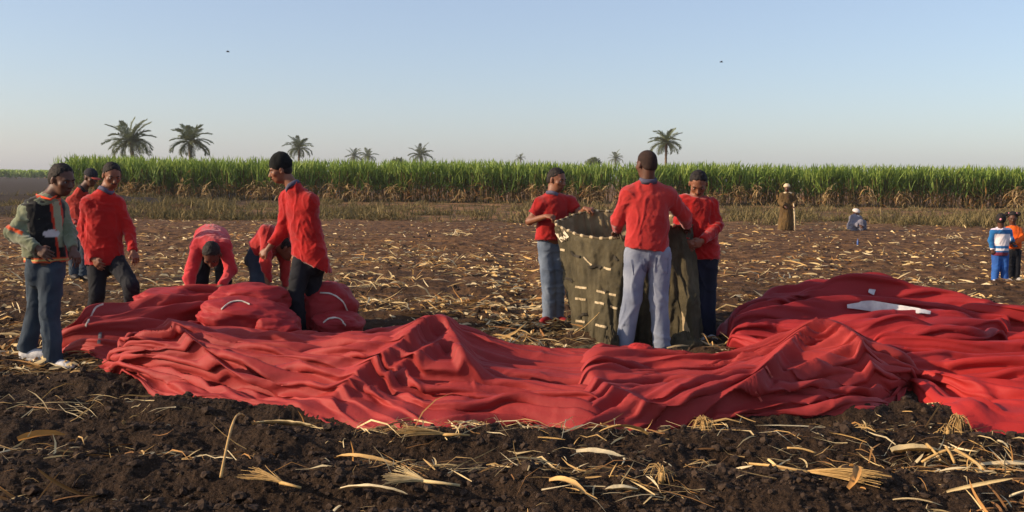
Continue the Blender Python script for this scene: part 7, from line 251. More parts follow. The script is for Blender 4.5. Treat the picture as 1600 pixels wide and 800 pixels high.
 [4,15,21,5,-10,-15,-6,0,5,9,15,9,2,-6,-19,-9,10,27,2,-23,-12,16,21,-4,-23,-8,13,20,2,-21,-14,-1,6,2,-4,-7,-8,-5,-4,-1,0,1,-3,7,4,3,-4,-5,0,0,-1,0,6,3,2,-3,-2,2,-5,9,-3,-4,8,1,1,-5,-1,-3,-6,14,-10,-6,0,7,-7,5,4,-11,2,0,1,-6,8,3,-1,-2,6,0,-4,1,-6,8,2,-1,7,-2,0,0,10,-10,-1,3,4,5,-4,-4,-3,-9,15,-7,1,-3,-11,-2,-4,-9,11,17,-9,-4,0,-1,-1,-1,1,0,-3,6,3,-6,-1,3,3,11,-2,-1,-4,7,5,-4,-1,-3,4,-4,3,-5,-8,3,6,6,-7,-3,3,-15,18,-2,-22,17,2,-3,1,-3,-1,-2,-1,2,1,1,-4,-1,2,-2,1,-2,8,-6,-2,-2,6,9,-5,1,1,8,3,-5,-7,3,-3,11,1,-7,-7,4,8,-1,-4,-8,-5,3,0,-3,0,1,0,-2,3,2,2,-3,2,0,-4,4,-1,2,-4,0,0,0,-1,-8,1,9,13,-5,-4,0,-2,5,7,-9,4,-10,1,7,-5,-4,4,-2,0,-5,1,3,0,1,1,-9,9,2,-3,-2,0,-3,7,0,-3,-3,8,6,-10,-3,-13,9,13,1,2,-5,-1,1,13,-5,-11,3,-7,-5,7,-4,7,-2,0,-1,-1,1,0,2,-2,3,-2,0,-2,-1,3,0,0,-1,7,-9,0,13,0,-12,-8,6,5,10,0,-12,-2,13,-1,-1,-5,-2,-11,4,6,-5,8,-3,0,0,-1,-1,-3,6,0,-1,-2,3,0,-2,5,-2,-2,2,-6,2,5,5,1,-6,-7,2,-3,20,-12,6,-16,1,15,6,-13,-1,-5,3,6,-7,3,-1,0,2,-5,1,3,-4,2,1,4,-4,2,-1,2,-1,-2,0,6,-11,4,6,6,-8,-2,-4,9,3,0,-11,9,-11,7,8,-5,-4,-1,0,3,-2,-2,0,0,2,-5,-1,5,-3,1,3,0,0,-2,3,-1,-4,1,6,-3,-3,0,4,9,-3,-8,-8,9,10,-1,-3,-3,5,-15,15,2,-9,0,-2,-3,7,-5,0,0,2,-5,4,0,-1,-1,2,1,-2,-1,4,0,-3,0,6,-5,0,-4,3,7,0,-8,-4,6,0,10,-12,7,-2,-2,-3,12,-7,1,-5,2,5,-7,0,0,1,-4,6,-2,-2,0,2,-1,1,0,2,-1,-3,1,5,-1,-5,-4,10,-1,4,-4,0,-3,-6,17,-1,-10,2,2,4,8,-8,-5,0,-1,4,0,-7,0,-2,1,4,-2,-1,0,2,-1,1,-1,1,0,-1,0,2,-2,1,-8,5,9,-10,5,-5,5,16,-10,-3,-3,-4,2,12,2,3,-11,-3,-2,5,-4,-3,0,-2,2,4,-3,-1,1,0,-1,1,3,-1,-4,0,3,0,1,-3,0,-2,3,7,-6,1,-4,8,1,-2,-2,-7,-2,5,10,7,-8,-4,-2,2,-6,1,0,-2,4,2,-3,0,-1,1,-1,1,2,2,-2,-6,7,-2,-1,6,-10,4,2,8,-9,-2,-2,7,2,3,-6,-1,-1,-7,10,6,1,-5,-4,-2,2,-3,0,0,5,0,-4,-1,2,0,-1,1,3,3,-8,-1,4,-2,4,-4,-2,-1,4,-3,4,-4,0,4,3,-3,0,-2,1,-4,4,7,4,-8,0,-4,1,-2,0,0,6,-2,-3,0,0,1,-1,0,4,2,-8,1,4,-3,4,-1,-6,0,3,0,1,-1,-3,4,-1,2,-2,-1,2,-4,-2,10,4,-4,-2,-4,1,3,0,1,8,-7,0,-1,1,0,0,0,5,-2,-6,2,2,0,1,-4,0,-1,1,1,0,0,-3,2,-1,4,-3,-2,3,-3,3,1,0,4,-4,-3,2,0,0,1,7,-6,-1,-1,2,-1,0,2,5,-5,-5,4,1,-1,-2,0,0,-2,0,1,3,-2,-3,0,6,5,-7,0,-5,5,-4,1,-5,16,-7,-4,3,-1,0,4,2,-5,-1,0,2,0,0,2,5,-8,-2,2,1,0,-2,-1,3,-4,-2,2,2,1,-3,-1,2,5,-4,5,-4,4,-1,-10,9,2,-4,-4,3,0,0,5,-1,-3,-2,1,2,-1,0,5,7,-12,-2,4,0,-3,1,-3,4,-3,2,-7,6,0,1,-4,-6,3,5,-1,8,-3,-9,-4,23,-13,1,-3,2,0,0,2,3,-6,-2,3,2,-1,1,9,-2,-10,0,6,-3,-3,-2,3,2,-4,0,-2,5,-1,6,-10,-9,0,7,3,2,-2,-7,3,11,1,-4,-2,0,1,0,3,0,-4,-1,3,0,0,5,6,-8,-5,0,4,-4,3,-5,4,-1,-1,-3,3,0,2,4,-11,1,-5,8,0,0,-3,-4,6,5,2,-1,-4,1,0,0,1,-1,-3,-3,7,3,-2,11,-8,-2,-4,0,2,-5,4,0,-1,0,-1,-1,1,2,-2,6,-12,1,-1,7,-3,1,2,-4,3,2,2,-2,0,0,-1,0,2,-3,-3,1,4,-3,7,8,-12,-8,3,3,2,2,-5,6,-4,-2,0,-3,2,1,2,6,-15,-1,2,4,0,1,0,-1,3,0,-2,2,1,0,1,0,2,-5,-3,2,6,-4,17,-8,-7,-12,3,11,-5,4,5,-2,-4,-4,1,-3,4,1,5,-1,-10,-5,4,5,-2,3,0,0,2,-2,-3,3,3,0,1,0,2,-7,-10,17,-3,6,10,-18,2,-15,11,8,-3,0,9,-2,-6,-5,3,-1,0,0,9,-10,2,-14,10,2,-4,1,5,2,2,-7,-2,4,3,0,1,0,1,-8,-2,8,2,10,-4,-11,4,-14,0,16,4,-11,13,-3,-3,-2,0,-6,2,3,9,-12,-4,3,1,-2,2,-4,8,2,2,-15,5,5,4,-2,0,-1,2,-3,-1,2,3,9,-7,-8,-7,8,-4,7,9,-2,-9,4,-3,4,-7,-2,4,6,-1,-10,-3,5,0,-1,0,0,4,12,-5,-14,2,6,3,0,-6,0,-1,-14,9,5,2,6,-9,-5,-2,1,12,-3,-6,13,-23,3,7,5,-6,1,5,5,-5,-9,-2,6,0,-3,1,-1,-1,6,-5,4,-3,7,5,-5,-3,0,-1,-2,7,-8,9,-3,-8,-5,0,10,1,7,-11,-10,7,-12,11,-1,-1,3,12,0,-7,-10,0,5,3,-3,-5,3,-7,4,0,-1,11,1,-1,-1,0,-1,-8,3,1,6,8,-13,-8,-1,5,4,7,-3,-3,-10,-13,7,5,8,-2,10,10,-5,-13,-8,1,10,0,-1,-5,-2,-1,-3,1,2,10,-5,5,-4,6,0,0,-1,-7,6,5,-7,-8,18,-14,5,8,-8,4,-15,1,0,0,4,12,1,5,-13,-5,-4,7,-3,-2,-2,14,1,-4,-9,0,5,-3,4,3,-6,8,0,-7,-3,17,-2,-2,-8,14,-13,-1,6,6,-8,-12,0,3,11,4,-7,0,6,-14,-3,-7,8,6,-1,-2,15,-2,-5,-6,0,2,-2,0,6,-3,-2,6,1,-1,-1,-3,11,-5,7,-6,-8,2,1,2,-3,3,-10,5,4,5,8,-12,-1,-5,-4,-5,0,3,6,2,3,2,-3,1,-1,-9,4,-1,6,2,-1,1,0,-4,11,-8,3,3,4,-12,-4,3,6,3,-5,-6,-3,12,0,3,2,-5,-3,-6,-1,-8,7,1,-2,12,-1,-7,-4,-2,-1,10,-3,3,6,-2,-1,-1,0,-1,-7,11,-1,3,-5,-4,4,0,-3,-1,4,-9,4,2,4,3,-5,6,-11,-1,-8,6,7,8,-1,-2,-1,-6,4,3,-2,-2,2,1,5,-6,0,-1,0,2,-1,0,0,-1,-1,0,0,-1,1,0,-3,2,-2,1,4,5,-2,-11,2,-5,-4,11,2,5,4,-4,-5,5,-1,-6,1,-1,6,-1,3,-4,0,-1,0,4,-2,-2,2,-2,-2,-1,-3,1,3,-2,0,-1,6,-1,4,-3,-3,4,-9,-9,8,0,3,0,8,1,-5,-1,-4,0,-2,2,0,15,-5,-2,-2,0]),
'left_tail_lobe': (27, 32,
 [-777,22,23,-4,-16,-10,0,11,16,7,-2,-9,-11,-3,2,-5,-11,2,18,4,-15,-11,9,32,14,22,18,-2,-21,-9,6,8,5,-29,-26,-13,37,24,2,-9,-8,-16,31,15,6,0,-13,1,-7,-5,8,-7,-2,3,15,-10,2,2,-2,-8,-10,-2,3,14,14,-4,8,22,-18,-7,-3,3,-9,-3,-34,-1,31,2,9,15,13,-17,-28,6,-2,0,-9,21,-7,-2,-1,-4,17,-9,14,-15,14,6,-27,-2,8,4,8,-3,-5,0,-2,1,-11,17,1,-8,5,24,-16,-12,-17,2,2,5,1,8,-4,-3,5,18,-17,0,17,-2,0,-5,-4,1,0,0,-6,1,-1,-5,-2,1,3,0,6,-9,8,11,50,23,-23,-61,6,-7,-4,3,3,-13,1,9,21,-1,0,-2,-3,-2,0,-3,3,3,4,0,-2,-5,2,-6,-2,-9,2,-7,-11,-19,0,40,3,-4,-10,-4,-1,-1,5,11,27,0,11,-1,-6,-2,-2,0,2,-1,1,-2,-6,-4,-6,-3,-14,11,-1,3,0,-4,8,-21,5,2,-3,-3,-2,7,4,0,30,0,7,-8,0,-4,-2,0,0,1,1,-2,-6,-1,1,-5,-1,-2,11,-7,-7,1,-3,-11,4,-18,-9,9,13,11,-1,-8,24,2,0,8,1,-7,-6,-5,4,4,1,-2,-4,-6,0,1,1,4,-6,4,-2,6,-13,-4,-37,-18,10,23,18,-4,-13,1,17,1,1,5,0,-1,-4,1,-2,1,-1,1,-1,-4,-5,1,6,1,-3,0,-1,-1,-1,7,7,4,1,-13,-3,4,-4,0,14,0,0,1,-4,2,-1,2,0,-2,1,0,0,-1,-3,2,-1,2,-7,7,-1,-6,8,0,-2,-2,-3,5,4,-5,4,-2,14,0,-1,-4,-2,4,1,-1,0,-3,-2,6,0,-1,-1,-2,0,0,2,-1,-5,0,9,0,-4,-6,-3,16,-4,-4,6,-4,12,0,-1,-7,5,2,1,-2,-1,0,2,1,1,-4,-1,2,2,-4,5,-9,6,4,0,-3,-6,-5,11,6,-6,5,-7,1,11,0,0,0,0,0,-2,-2,3,0,4,-1,-1,-4,1,2,0,-2,2,-5,9,2,-4,-6,-3,4,8,-3,-2,2,-2,-2,9,0,-3,6,0,-5,1,2,-1,2,4,-3,-5,1,0,5,-2,1,-2,5,0,0,-7,2,-3,6,2,-3,-3,3,-3,0,6,1,1,-2,-1,4,-3,-1,5,3,2,-6,-6,2,4,3,-2,-1,-3,7,-3,-5,3,0,-2,4,0,-3,1,1,-1,-1,3,2,-1,3,1,-5,2,1,-1,10,-8,-2,-1,2,4,0,-2,-5,1,6,-4,-1,-3,4,0,1,4,-2,-3,1,1,-2,0,6,0,0,-2,-5,2,-1,5,5,-6,0,-1,2,8,-5,-1,-7,3,6,-3,0,2,-4,6,4,-2,-6,0,-2,5,-3,0,6,0,0,-1,-1,-1,7,-2,-14,7,-3,5,3,4,-3,-2,-2,8,-2,1,-2,-2,3,-2,10,-2,-6,-2,2,1,-4,0,4,1,-1,-1,-2,4,2,-2,2,-8,2,-1,5,1,0,-4,5,3,-1,-4,1,4,0,3,4,-4,-6,1,2,0,-2,2,2,0,0,0,3,-2,-1,1,-1,0,-1,1,3,-3,-3,2,6,1,-2,-3,-1,2,-1,4,-2,-3,4,3,-5,-1,4,3,2,3,-2,-1,-4,4,0,-8,2,3,1,2,6,-6,-1,6,-1,1,-11,6,3,-1,-1,4,-1,-3,2,3,-5,1,2,3,0,3,-3,-3,9,0,-3,-3,5,-2,-1,4,2,-1,2,-2,1,0,2,0,-2,0,2,7,-9,-3,7,-7,3,0,-1,3,-2,4,-1,1,1,-1,-1,5,2,-2,-2,4,0,2,0,-2,1,4,4,-1,-6,-1,5,11,-3,-2,-8,-3,2,1,-3,4,-2,-1,2,1,-3,5,4,1,-3,1,0,0,0,4,1,-9,3,10,4,-3,-7,2,6,1,13,-6,-11,-3,0,1,-2,6,-4,3,-1,2,2,-3,1,7,-8,0,0,1,2,5,-3,-1,2,5,1,-2,-3,-4,9,4,-1,2,-5,-2,1,1,-3,6,0,-6,-2,2,2,3,6,0,0,-5,2,3,0,-1,-4,2,5,0,0,-5,1,3,-1,5,-1,0,-1,-1,1,1,-1],
 [1773,5,7,-8,-15,-11,-6,0,5,0,-5,-9,-14,-12,-7,-6,-9,-6,-1,-4,-12,-11,-2,2,5,-2,3,7,10,5,4,3,-35,-22,-29,6,35,19,-1,3,-22,-17,71,7,-1,-9,-4,-8,0,6,1,0,2,-3,11,4,-11,-2,8,4,-1,-3,0,6,-31,7,19,7,-3,-9,-6,-3,3,-1,-67,8,13,32,1,12,24,33,-30,-1,-5,3,-7,17,-12,8,-3,4,-4,7,-1,-2,-30,4,-2,-2,-11,14,11,0,5,7,4,-11,3,-10,9,-4,-6,-31,47,12,12,-7,-4,-18,11,7,1,1,-2,2,2,-1,-31,7,-2,0,-2,-1,8,-1,2,0,-8,11,5,-2,3,10,-9,6,-8,0,-4,25,12,-8,-2,6,-1,-1,4,0,-2,1,-30,-1,0,-1,3,3,3,6,-2,4,2,1,0,10,3,8,-5,-1,4,-3,8,-6,9,2,6,-3,2,5,4,-10,4,0,-31,0,13,2,0,3,4,1,10,1,0,-3,5,2,2,-5,8,6,2,3,0,3,-5,9,-7,9,1,5,-1,-2,-4,5,-30,5,11,-9,1,5,6,6,2,11,0,1,3,-7,5,-6,12,4,-6,2,5,7,-4,-2,-3,-15,4,-2,13,14,-9,15,-17,4,-3,18,-10,-5,5,2,4,4,6,3,-2,-5,-7,15,-1,-11,13,-5,15,-2,5,5,30,11,-5,-14,-25,4,25,-25,-6,2,2,2,10,-2,-8,-2,4,3,7,-2,-2,-1,4,3,-4,-3,-5,7,5,0,-4,-2,-2,5,8,2,1,-1,1,0,-2,1,0,1,3,2,1,2,-3,0,-4,-1,5,3,3,-3,0,1,-2,2,-1,3,-6,4,3,-1,4,0,-3,5,-3,3,-1,1,-2,5,2,-4,3,-3,4,0,-2,-1,3,4,1,-2,-4,7,1,1,-2,-5,3,1,3,5,-3,-6,6,2,-3,4,2,1,2,-1,1,-1,2,3,0,1,1,-2,-2,4,1,-5,2,5,-1,3,-15,9,0,3,5,-3,1,-4,5,-4,5,0,5,0,1,0,1,0,0,3,0,2,-4,3,-4,7,-1,-2,3,0,0,-3,-4,2,5,2,2,-4,-3,3,2,-1,0,1,9,0,1,-2,-1,3,0,-2,1,2,-4,5,1,0,0,-4,3,0,2,-11,6,-2,6,1,-2,1,-3,2,2,-2,2,0,15,0,1,0,0,-1,-3,0,-3,0,3,2,2,-2,-1,-2,0,0,-4,-8,10,-3,3,-1,1,-2,-4,7,2,-2,0,1,19,-1,2,-1,-1,0,-2,-2,0,-5,6,-3,1,1,-4,1,1,0,-3,-5,-1,1,4,-2,4,-1,-11,5,4,2,-1,1,23,-2,0,-3,1,-2,0,-1,-1,-3,2,1,-3,-1,-6,8,-2,-2,-1,0,-4,1,0,0,1,-1,-2,2,0,1,-1,2,23,-1,-2,-1,-1,2,-4,-3,-2,2,3,-1,0,-4,-2,2,1,-2,-6,4,-4,3,-2,0,-11,6,4,2,1,-2,0,2,23,-1,-3,-3,-1,0,0,-3,-1,1,-2,2,3,-6,-1,-2,3,0,-5,5,1,2,-7,-1,-8,-1,13,-1,-1,-2,0,0,21,-2,-2,0,0,0,-4,-1,2,-4,-3,4,2,-5,-3,3,1,-2,-2,1,-5,7,-4,-2,0,-1,0,-2,1,2,-1,3,21,0,-3,-1,1,-2,-3,1,1,0,0,-2,0,-5,3,-4,-4,5,-3,2,3,-7,2,0,1,-10,5,2,0,-2,2,0,22,-1,-2,0,0,-3,-1,-2,5,-7,4,-1,-4,0,3,-1,-4,-2,3,-1,1,-2,-1,1,0,8,0,-12,0,1,1,-4,21,-1,-3,2,-1,-5,-1,5,-3,-2,-1,4,-7,0,5,0,-3,-2,3,3,-3,-5,-3,6,0,4,-3,-6,-6,4,1,-4,19,0,-3,1,-1,0,-2,-4,1,2,0,-2,0,3,-1,-3,6,-5,0,5,-3,-3,-5,-6,16,-10,-3,0,-3,-2,-3,1,18,-1,-2,1,-2,-2,2,1,-7,8,-1,-3,-1,1,-2,2,1,-2,1,-1,2,0,0,-12,-6,7,-5,5,0,-7,0,-5,17,-3,5,-4,-2,2,0,-3,-1,-3,2,-3,-1,4,-2,3,-4,1,1,-3,3,-2,1,1,-12,-2,7,-5,-3,3,-4,-4],
 [4,0,4,2,0,0,1,5,11,10,10,5,-6,-15,-4,10,14,-3,-15,-1,14,10,-4,-12,-4,10,3,-8,-16,-10,-5,-5,0,1,8,-7,-1,-7,-1,-12,7,-11,-9,-9,11,21,0,-5,-4,14,5,2,-4,-3,-5,9,13,-8,-7,12,15,-13,-7,-6,0,4,-3,3,-3,6,2,4,-9,0,7,9,-4,-11,-6,2,-4,-20,22,5,0,-5,13,-8,4,-7,3,-6,2,5,-7,2,0,-2,-3,5,0,5,1,7,-8,11,-2,-4,-8,5,2,-13,0,23,-20,-2,-7,7,1,12,-6,2,-1,0,-7,-5,9,-2,0,6,-6,5,5,-4,-3,2,0,-2,-3,7,6,-12,6,12,10,-17,-2,1,17,-2,-5,-15,-10,9,-4,1,-1,-2,-5,6,0,-3,16,4,1,-8,-2,-2,8,10,4,-4,-8,-2,-1,13,-2,6,-8,-7,12,5,-21,-15,7,2,-5,9,1,-7,-8,5,0,-3,8,-3,3,-4,2,-9,4,4,5,3,-2,-2,7,-2,3,-5,-2,7,-2,-2,-2,-8,4,0,4,6,-3,5,-11,-5,0,2,-1,12,1,0,-15,3,-2,1,3,0,0,-1,0,-2,-7,2,4,8,6,-5,-7,24,-22,0,12,-29,-14,15,11,1,1,-1,-7,-2,15,9,-5,-2,-6,-2,3,2,0,-7,4,4,3,-16,6,1,-11,3,13,-3,0,-11,-10,3,16,2,9,-11,1,-2,-6,0,-4,6,7,3,0,-4,-1,2,-1,-4,-3,3,5,-3,5,1,-10,3,-2,-2,-3,20,-1,-2,-6,0,6,-8,0,-2,-2,8,-10,1,-8,1,7,6,5,0,-1,-4,-4,3,1,-1,-5,3,3,-7,-1,5,4,-4,7,-1,-5,1,-3,3,0,-2,5,-11,-2,3,8,2,-13,-8,12,9,3,-1,1,2,-2,-3,-4,0,3,7,-14,-1,12,0,2,-9,1,3,-6,3,0,1,-5,-10,3,2,9,-1,3,-3,-5,0,5,3,3,3,-1,-3,0,3,9,-14,-6,4,8,4,-10,-4,3,-4,4,-1,0,1,-3,0,-6,1,6,-1,4,0,-2,-5,-5,13,2,1,-9,-5,10,14,-3,-11,2,6,2,-1,-12,4,0,-3,2,-2,0,0,-3,5,6,-14,3,4,0,1,-1,-7,-2,12,2,2,-8,-8,5,6,-2,-1,7,0,7,-7,-2,-1,-2,0,-1,-1,-1,-1,4,-5,-6,13,-4,-1,5,-2,-2,-8,8,1,6,-2,-7,0,5,0,-5,0,3,5,1,-3,-4,2,1,-1,0,-2,-1,6,-11,1,4,-5,8,2,-7,6,-9,4,1,2,5,-3,-5,4,2,3,-9,-2,9,-2,-1,1,0,0,-1,0,-1,-1,0,2,4,-6,-6,4,-1,-2,5,3,4,-9,-7,7,8,-4,-6,11,-2,0,-3,-6,0,4,6,-1,-1,-2,0,0,-2,0,0,-2,9,-5,1,-5,1,3,0,3,-5,4,-8,7,2,-6,-1,-4,12,-4,-7,-2,8,2,9,-7,-1,0,1,-4,-1,0,0,-1,-1,7,1,-6,-1,1,3,-1,-9,3,3,1,5,-8,1,4,3,-5,-1,-4,5,5,5,-11,5,0,-2,0,-2,0,0,-2,1,1,-1,3,-1,0,3,-1,-3,-6,5,1,4,-1,-6,4,4,-3,-10,5,3,2,1,-2,-2,-3,4,-1,0,1,0,-1,3,-3,3,-3,2,1,1,-4,4,-7,7,-1,-1,0,-10,12,4,-14,11,-11,4,5,0,-9,4,3,-2,-1,3,0,0,2,0,-2,-3,11,-3,2,-4,-5,-1,-3,7,2,-4,-3,-1,8,4,4,-14,0,3,0,2,9,-3,-10,1,1,3,-3,0,2,-1,1,1,-2,0,-2,4,-4,-6,5,5,-5,-3,-2,4,4,2,0,-5,0,5,-6,-5,14,-4,-2,-4,5,0,-1,0,1,-2,6,-7,2,-1,3,-3,-2,-2,4,0,0,-5,-8,6,4,-2,0,-1,4,-2,5,-19,11,4,2,-2,0,-1,5,0,4,-1,0,3,-6,0,3,-5,-2,6,-4,-6,7,-6,-2,4,0,-2,-5,1,6,-3,1,2,-11,6,5,2,-1,4,0,0,5,-3,-11,3,2,4,-1,1,-1,-11,3,1,4,-3,-3,3,1,2,-6,1,3,-5,0,5,0,-1,1,-1,6,-1,2]),
'lobe_fabric': (28, 30,
 [586,-9,0,12,-1,-7,0,4,6,4,3,1,0,0,-1,0,1,2,2,4,2,1,-3,-6,-8,-5,5,17,19,8,-9,5,9,8,4,-8,-1,0,1,-3,-4,4,1,1,1,1,2,-1,2,0,4,0,2,4,6,6,-5,-8,-11,-4,-8,8,3,0,8,-3,0,0,-5,5,0,-5,3,0,3,2,1,3,1,0,1,3,5,0,3,1,-1,-2,-8,0,-5,8,0,-4,3,12,-6,0,2,-7,5,2,-1,2,1,1,0,0,1,2,-1,1,2,5,1,1,0,-7,0,-3,-3,6,1,-4,-5,17,-4,0,-1,1,-3,2,1,1,0,2,1,0,1,0,-3,1,1,5,1,0,0,-3,-3,0,-1,5,1,-1,2,1,2,-4,2,2,-6,2,2,0,0,-1,0,5,-3,-1,0,1,-2,1,2,-2,2,0,0,1,1,2,2,4,-7,5,-3,2,-3,2,3,-2,-3,4,-1,-1,-1,-5,4,2,0,1,0,-1,0,2,-2,1,2,1,1,2,1,4,-1,-5,9,-4,7,-6,2,-1,-1,-3,-1,0,-1,3,-1,1,-1,0,1,0,-2,-1,3,0,3,2,3,3,-1,-2,4,-1,0,7,-1,-5,4,0,-1,-4,-1,0,0,1,-2,3,5,-4,-2,-2,1,2,-2,7,2,-2,5,-1,2,5,-1,-6,6,1,-4,5,-1,0,0,1,-3,2,-1,-1,2,1,1,0,-1,-1,-2,1,3,0,0,0,5,-2,1,6,0,0,-3,0,1,2,2,0,-1,0,2,1,-1,-1,2,0,-1,0,1,-3,1,1,1,0,-1,1,7,-1,-2,1,4,0,-3,4,-1,2,0,-1,2,0,0,0,1,1,-1,0,0,0,1,-1,1,0,-1,0,0,-1,7,-2,2,-4,1,5,0,1,-2,3,-2,1,1,0,0,1,0,0,2,-1,-1,0,1,0,0,0,-1,0,1,0,9,-5,0,1,0,3,2,0,0,-1,0,0,1,1,0,0,1,1,0,-1,0,0,0,0,0,0,1,-1,0,0,10,-4,0,0,3,0,1,0,0,-1,-1,1,3,-2,1,1,0,0,1,0,-1,0,0,0,0,0,-1,1,-1,0,10,-1,-1,-1,1,0,3,-1,1,-5,2,2,0,0,2,-1,1,0,1,-1,0,-1,1,0,0,0,0,0,0,0,10,-1,-2,-1,1,-1,-1,2,-2,3,2,1,-1,-1,2,1,1,-1,0,0,0,0,0,0,0,-3,3,0,0,-1,9,-2,-1,0,-1,-1,4,-2,0,2,1,2,-1,1,1,0,1,1,-1,-1,-1,0,2,0,0,0,-1,0,0,0,9,0,-1,-1,-2,0,2,-3,2,3,0,1,-1,2,1,0,1,1,0,-2,0,0,0,1,-1,0,1,-1,0,0,9,0,-2,1,-2,1,-1,0,0,2,2,0,-1,3,0,-1,1,0,0,0,-1,1,1,-1,1,-1,0,0,0,0,10,-1,1,-3,1,0,-1,0,3,-2,3,-3,2,-1,3,0,0,0,0,0,0,0,0,0,0,0,1,-1,-1,0,9,0,-3,2,-3,0,5,-5,1,3,-1,-1,1,2,0,1,-1,3,-2,0,0,2,-1,1,-1,0,0,0,0,0,9,-1,-1,0,2,-3,1,3,-2,2,-4,2,1,2,-1,-1,2,1,0,0,0,0,0,-1,0,2,0,-1,0,-1,9,0,0,-3,2,-1,0,0,1,0,0,0,1,-1,1,3,-1,-1,-2,2,2,1,-2,1,0,1,-1,0,-1,1,10,-1,1,-4,-1,2,0,1,-1,1,3,-3,0,3,-3,0,2,-1,0,0,4,-1,0,0,0,2,-2,0,0,0,9,1,-1,-2,0,-1,-1,-1,4,0,-2,3,0,-1,1,1,-1,0,2,-1,2,-1,0,0,2,-2,-1,0,1,0,9,0,1,-3,-1,-1,1,0,4,-3,1,0,1,0,0,0,2,-3,0,5,-4,3,-1,1,0,-1,-1,1,0,1,10,0,0,-1,-2,1,-2,5,-3,1,0,1,0,0,2,-2,-1,2,0,-3,2,1,1,0,-1,-1,1,0,1,0],
 [1454,6,3,1,3,4,4,2,2,3,3,3,3,3,4,3,3,3,3,3,3,3,7,11,11,10,3,-3,-3,3,-37,1,3,6,6,-2,2,5,3,0,1,4,3,4,-1,3,1,5,-7,10,2,4,1,-6,4,-2,10,7,7,3,-37,2,2,7,1,2,2,3,2,5,0,2,3,-1,8,-3,5,0,5,-18,13,0,-1,9,1,1,6,3,8,4,-32,2,2,3,1,7,-2,1,4,0,8,-2,2,2,1,3,0,2,-5,3,2,2,1,2,1,3,0,8,3,2,-26,0,2,4,1,3,-2,2,2,3,-2,3,2,2,1,5,-2,2,-1,0,0,2,2,1,1,1,0,4,2,1,-23,2,1,3,3,0,1,1,1,2,-1,3,-1,2,3,0,4,-4,-1,9,-3,-2,4,1,1,-7,0,9,-2,0,-20,2,1,4,4,-5,1,0,2,2,1,1,2,1,2,1,0,3,0,-3,0,1,-2,3,0,-1,1,0,1,1,-18,3,1,2,-3,3,4,3,4,-7,2,-1,1,3,-1,2,-1,0,3,0,0,2,-1,-3,-2,9,-4,0,3,-2,-15,2,-1,0,3,5,3,0,-1,-5,2,3,0,0,-3,6,-1,4,5,-6,0,1,-1,1,1,-2,1,-1,0,1,-12,4,0,2,-2,6,-3,1,-5,3,1,1,1,1,-2,4,-1,0,3,-3,4,-4,0,2,0,2,-5,2,0,1,-9,1,2,0,1,4,-4,-6,3,3,3,0,0,1,0,1,-2,0,4,-2,1,0,0,0,-1,0,-1,0,0,0,-7,0,3,0,1,0,-8,6,-2,4,1,0,2,-1,-2,0,1,0,3,-1,1,-1,2,-1,-1,-1,1,-1,1,-1,-5,3,-3,2,0,-2,-1,1,0,4,0,1,0,-1,-1,-1,1,1,2,0,0,0,1,0,-3,0,0,1,0,0,-1,0,-1,0,0,-2,2,-1,1,3,-1,0,1,-3,0,0,2,-1,1,2,0,-1,1,0,-2,-1,0,0,1,0,1,-4,3,-2,-2,0,2,0,2,2,-1,0,0,-3,2,-2,1,1,-1,3,-1,-1,2,-1,-3,0,2,0,0,1,2,-4,1,0,-3,1,1,1,3,0,0,-1,-1,-4,3,0,1,0,-1,3,-2,0,2,0,-3,1,2,-2,0,0,1,-4,1,0,-1,1,5,-4,2,0,-1,0,-3,0,3,-1,1,-2,0,4,-1,0,1,-1,-2,1,1,-1,0,0,1,-4,2,-1,0,-7,6,0,2,-1,1,0,-3,3,1,-2,2,0,-1,5,-5,2,2,-1,-2,1,1,-1,-1,0,0,-2,-1,1,0,-2,1,3,1,-2,-1,0,-1,3,0,0,-1,1,-1,4,-3,1,2,-2,0,1,1,-2,-1,0,0,-1,0,1,-3,1,0,1,1,-2,0,-2,2,2,0,-1,0,-1,2,2,-2,1,1,-1,0,2,-1,0,-2,0,1,-3,-1,1,3,-2,1,0,0,-2,0,0,1,0,0,0,-2,3,0,2,-2,3,-1,-2,2,1,-1,-1,-1,0,0,0,1,-2,-1,1,-1,3,-3,0,-2,2,1,1,0,-1,0,2,-1,1,0,3,-2,-2,3,1,-1,-1,-2,0,0,1,1,-4,4,-5,4,-1,-3,1,0,-1,2,0,0,0,0,0,2,0,0,3,-3,-1,5,-3,1,-2,-1,0,1,1,-2,-1,-3,3,3,-4,3,-3,1,1,-1,1,-1,-1,2,0,2,0,1,0,-2,-1,5,-3,2,-3,-1,0,0,2,-2,-2,2,1,-3,4,-3,0,1,-4,2,1,0,-1,4,-3,1,-1,4,0,-2,3,-2,5,-4,-3,2,-2,1,2,-1,-3,2,0,-1,-1,-3,2,0,3,-1,-1,-1,3,-1,1,0,-2,3,0,-1,2,3,-2,-3,-1,1,-1,0,3,1,-5,1,-2,2,-2,0,1,0,0,0,0,0,1,1,-1,-2,4,1,-2,2,1,0,-4,-1,1,1,-1,1,-1,0,1,-3,2,-2,1,0,0,0,0,-1,2,1,-2,0,0,2,-2,1,0,2,0,-5,0,2,2,0,-1],
